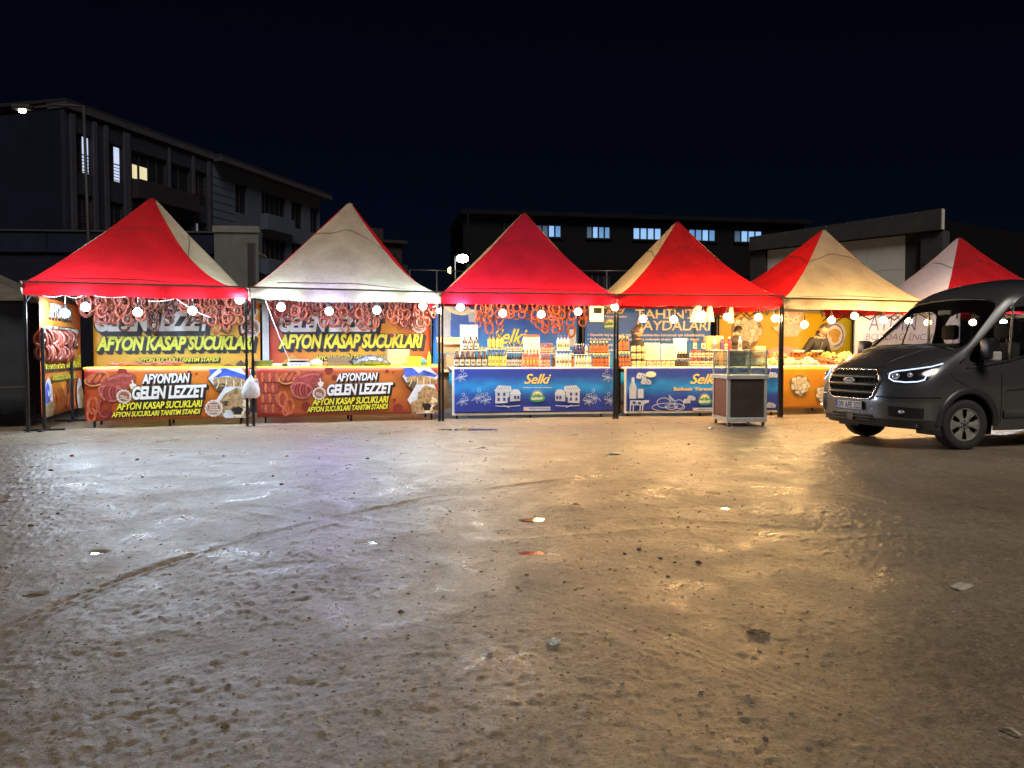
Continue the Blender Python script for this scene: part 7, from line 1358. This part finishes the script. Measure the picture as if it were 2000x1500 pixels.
        p_ = snap((.86, .77 * sg, .505), .01); mb = MB(); mb.ball(p_, .045, 2, sc=(.5, 1.5, .6)); mb.build('fog_lamp', LENS, fg, smooth=True)
        mb = MB(); mb.bbox(-.27, -.10, 1.045 * sg if sg > 0 else -1.22, 1.22 if sg > 0 else -1.045, 1.19, 1.47, .04); mo = mb.build('mirror', BLK, root, auto=40)
        mb = MB(); mb.bbox(-.28, -.14, min(1.155 * sg, 1.235 * sg), max(1.155 * sg, 1.235 * sg), 1.175, 1.295, .02); mb.build('mirror_lamp', mat('mirror_lamp_clear', (.62, .62, .60), rough=.15, metal=.3), mo)
        mb = MB(); mb.bar((-.20, .96 * sg, 1.20), (-.19, 1.06 * sg, 1.23), .07, .05); mb.build('mirror_arm', BLK, mo)
        # wheels
        for wx, wz in WH:
            wl = bpy.data.objects.new('wheel', None); COL.objects.link(wl); wl.parent = root; wl.location = (wx, .87 * sg, wz); wl.rotation_euler = (0, 0, R(-7) if wx == 0 else 0)
            mb = MB(); prof = [(.215, -.10), (.27, -.113), (.31, -.110), (.330, -.092), (.335, -.05), (.330, -.046), (.335, -.042), (.335, .0), (.330, .003), (.335, .006), (.335, .05), (.330, .055), (.328, .092), (.31, .110), (.27, .113), (.215, .10)]; mb.lathe(prof, 48, capb=False, capt=False); mb.v = [(x, z, y) for x, y, z in mb.v]; mb.f = [f[::-1] for f in mb.f]; mb.build('tyre', RUB, wl, smooth=True)
            ALU = mat('wheel_silver', (.40, .39, .36), rough=.4, metal=.6, var=.2, scale=10); y0 = .085 * sg
            mb = MB(); mb.lathe([(.218, .060), (.225, .098), (.205, .100), (.198, .060)], 48, capb=False, capt=False); mb.lathe([(.01, .088), (.07, .088), (.075, .08), (.075, .07)], 24, capt=False)
            for k in range(6):
                a0 = 2 * math.pi * k / 6
                for (ra, rb, wa, wb, h0, h1) in ((.06, .205, .34, .155, .082, .088),):
                    V4 = []
                    for rr, ww, hh in ((ra, .50, h0), (.12, .30, h0 + .004), (rb, .36, h1)): V4 += [(rr * math.cos(a0 - ww), rr * math.sin(a0 - ww), hh), (rr * math.cos(a0), rr * math.sin(a0), hh + .006), (rr * math.cos(a0 + ww), rr * math.sin(a0 + ww), hh)]
                    mb.add(V4, [(0, 1, 4, 3), (1, 2, 5, 4), (3, 4, 7, 6), (4, 5, 8, 7)])
            mb.v = [(x, z * sg, y) for x, y, z in mb.v]; mb.build('rim', ALU, wl, smooth=False)
            mb = MB(); mb.lathe([(.0, .03), (.215, .03)], 32, capb=False, capt=False); mb.v = [(x, z * sg, y) for x, y, z in mb.v]; mb.build('brake_disc', BLK, wl)
            mb = MB(); [mb.lathe([(.011, .088), (.011, .102), (.0, .104)], 6, (.052 * math.cos(k * 1.047 + .5), .052 * math.sin(k * 1.047 + .5), 0)) for k in range(6)]; mb.lathe([(.024, .088), (.022, .104)], 10); mb.v = [(x, z * sg, y) for x, y, z in mb.v]; mb.build('wheel_nuts', CLAD, wl)
            # arch flare and inner liner
            mb = MB(); P = []
            for rr, oo in ((AR - .012, -.03), (AR - .012, .012), (AR + .02, .022), (AR + .075, .012), (AR + .085, -.012)):
                row_ = []
                for k in range(41):
                    a = R(-1 + 182 * k / 40); x_, z_ = wx + rr * math.cos(a), wz + rr * math.sin(a); h = tree.ray_cast(Vector((x_, 3 * sg, max(z_, .27))), Vector((0, -sg, 0))); yy = h[0].y if h[0] is not None else 1.0 * sg; yy = max(abs(yy), .93) * sg; row_.append((x_, yy + oo * sg, z_))
                P.append(row_)
            mb.grid(P); mb.build('arch_flare', mat('van_flare', (.042, .043, .045), rough=.38, metal=.3), root, smooth=True)
            mb = MB(); mb.grid([[(wx + AR * math.cos(R(-20 + 220 * k / 24)), yy * sg, wz + AR * math.sin(R(-20 + 220 * k / 24))) for k in range(25)] for yy in (.55, .985)]); mb.build('arch_liner', BLK, root, smooth=True)
        # door shut lines and side moulding
        mb = MB(); mb.tube([snap((-.56, 1.03 * sg, .72), .0), snap((-.62, 1.03 * sg, .78), .004), snap((-1.0, 1.03 * sg, .80), .006), snap((-1.3, 1.03 * sg, .80), .006)], .006, 5); mb.build('shut_line', BLK, root)
        for x_ in (-1.36,): mb = MB(); mb.tube([snap((x_, 1.03 * sg, z_), .001) for z_ in (.30, .5, .7, .9, 1.1, 1.28)], .005, 5); mb.build('shut_line', BLK, root)
        mb = MB(); mb.tube([snap((.05, 1.0 * sg, 1.08), .001), snap((-.3, 1.0 * sg, 1.11), .002), snap((-.66, 1.0 * sg, 1.16), .002), snap((-1.06, 1.0 * sg, 1.265), .002), snap((-1.33, 1.0 * sg, 1.305), .002)], .012, 6); mb.build('window_trim', BLK, root, smooth=True)
        mb = MB(); mb.tube([snap((-.66 - .19 * k / 6, (.985 - .115 * k / 6) * sg, 1.17 + .73 * k / 6), .004) for k in range(7)], .014, 6); mb.build('window_divider', mat('divider_grey', (.16, .15, .14), rough=.4, metal=.4), root, smooth=True)
        mb = MB(); mb.tube([snap((.12 - .91 * k / 8, (.96 - .10 * k / 8) * sg, 1.14 + .74 * k / 8), .002) for k in range(9)], .013, 6); mb.build('window_trim', BLK, root, smooth=True)
        mb = MB(); mb.bar((-1.16, 1.035 * sg, .98), (-1.30, 1.035 * sg, .985), .022, .03); mb.build('door_handle', BLK, root)
    for sg in (1, -1):
        mb = MB(); mb.tube([*[snap((.97 - .53 * (k / 16) ** 2.2, (.46 + .55 * (k / 16) ** .8) * sg, .695), .003) for k in range(17)]], .008, 5); mb.build('shut_line', BLK, root)
        mb = MB(); mb.tube([snap((.86, .575 * sg, 1.06), .0), snap((.76, .70 * sg, 1.12), .001), snap((.55, .82 * sg, 1.18), .001), snap((.30, .87 * sg, 1.25), .001), snap((.08, .90 * sg, 1.31), .001)], .006, 5); mb.build('shut_line', BLK, root)
        mb = MB(); mb.tube([snap((.30, 1.0 * sg, 1.02), .001), snap((.22, 1.0 * sg, .93), .001), snap((-.05, 1.02 * sg, .80), .001)], .005, 5); mb.build('shut_line', BLK, root)
        mb = MB(); mb.tube([snap((-.52, 1.03 * sg, .30 + .06 * k), .001) for k in range(1, 13)], .005, 5); mb.build('shut_line', BLK, root)
        mb = MB(); P_ = [[snap((-.56 - .155 * k, 1.04 * sg, z_), oo) for k in range(6)] for z_, oo in ((.40, .002), (.415, .018), (.50, .020), (.515, .002))]; mb.grid(P_); mb.build('door_moulding', CLAD, root, smooth=True)
    mb = MB(); mb.tube([nose(-.45 + .09 * k, 1.075, .002) for k in range(11)], .007, 5); mb.build('shut_line', BLK, root)
    # bonnet line, wipers, dash strip
    mb = MB(); mb.tube([snap((.12, w, 1.37), .006) for w in (-.86, -.5, 0, .5, .86)], .022, 6); mb.build('scuttle', BLK, root, smooth=True)
    for a, b in (((.16, -.78, 1.36), (-.06, -.70, 1.50)), ((.17, .10, 1.36), (.06, .72, 1.40))): mb = MB(); mb.tube([snap(a, .03), snap(tuple((Vector(a) + Vector(b)) / 2), .035), snap(b, .02)], .009, 6); mb.build('wiper', BLK, root)
    mb = MB(); mb.tube([snap((-.67 - .04 * (abs(w) / .8) ** 2, w, 2.04 - .10 * (abs(w) / .8) ** 2), .003) for w in (-.79, -.6, -.3, 0, .3, .6, .79)], .012, 6); mb.build('windscreen_trim', BLK, root, smooth=True)
    for w in (-.35, .35): mb = MB(); mb.tube([snap((.70 - .1 * k, w + .02 * k * (1 if w > 0 else -1), 1.3), .001) for k in range(6)], .006, 5); mb.build('bonnet_crease', PAINT, root)
    # floor and interior
    mb = MB(); mb.box(-4.3, .7, -.9, .9, .30, .36); mb.build('floor_pan', BLK, root)
    ST = mat('seat_cloth', (.035, .033, .032), rough=.85, var=.2); mb = MB(); P = [[(x, w, z) for w in (-.84, -.4, 0, .4, .84)] for x, z in ((.10, 1.30), (-.10, 1.33), (-.28, 1.29), (-.34, 1.15), (-.30, .8))]; mb.grid(P); mb.build('dashboard', mat('dash_black', (.025, .025, .026), rough=.7), root, smooth=True)
    mb = MB(); mb.tube([(-.42 + .09 * math.sin(a), .42 + .19 * math.cos(a), 1.22 + .17 * math.sin(a)) for a in [2 * math.pi * k / 20 for k in range(20)]], .014, 6, closed=True); mb.bar((-.42, .24, 1.22), (-.42, .60, 1.22), .03); mb.build('steering_wheel', BLK, root, smooth=True)
    for x_, w, m_ in ((-1.05, .46, ST), (-1.05, -.46, ST), (-2.3, .5, mat('seat_red', (.36, .02, .02), rough=.8)), (-3.3, -.5, ST)):
        so = bpy.data.objects.new('seat', None); COL.objects.link(so); so.parent = root; so.location = (x_, w, 0)
        mb = MB(); mb.bbox(-.05, .48, -.24, .24, .60, .78, .05); mb.build('cushion', m_, so, auto=40); mb = MB(); mb.bbox(-.16, 0, -.24, .24, .78, 1.42, .05); mb.build('backrest', m_, so, auto=40); mb = MB(); mb.bbox(-.16, -.06, -.13, .13, 1.48, 1.70, .035); hr = mb.build('headrest', ST, so, auto=40); mb = MB(); [mb.tube([(-.1, q, 1.41), (-.1, q, 1.50)], .008, 6) for q in (-.06, .06)]; mb.build('headrest_post', STEEL, hr)
    mb = MB(); mb.bbox(-.62, -.58, -.12, .12, 1.82, 1.90, .01); mb.build('interior_mirror', BLK, root)
    # antenna stub and dangling cable on the dash
    mb = MB(); mb.tube([(-.1, .30, 1.34), (-.12, .25, 1.42), (-.14, .15, 1.44), (-.12, .08, 1.36)], .006, 6); mb.build('dash_cable', WCORD, root, smooth=True)
build_van()
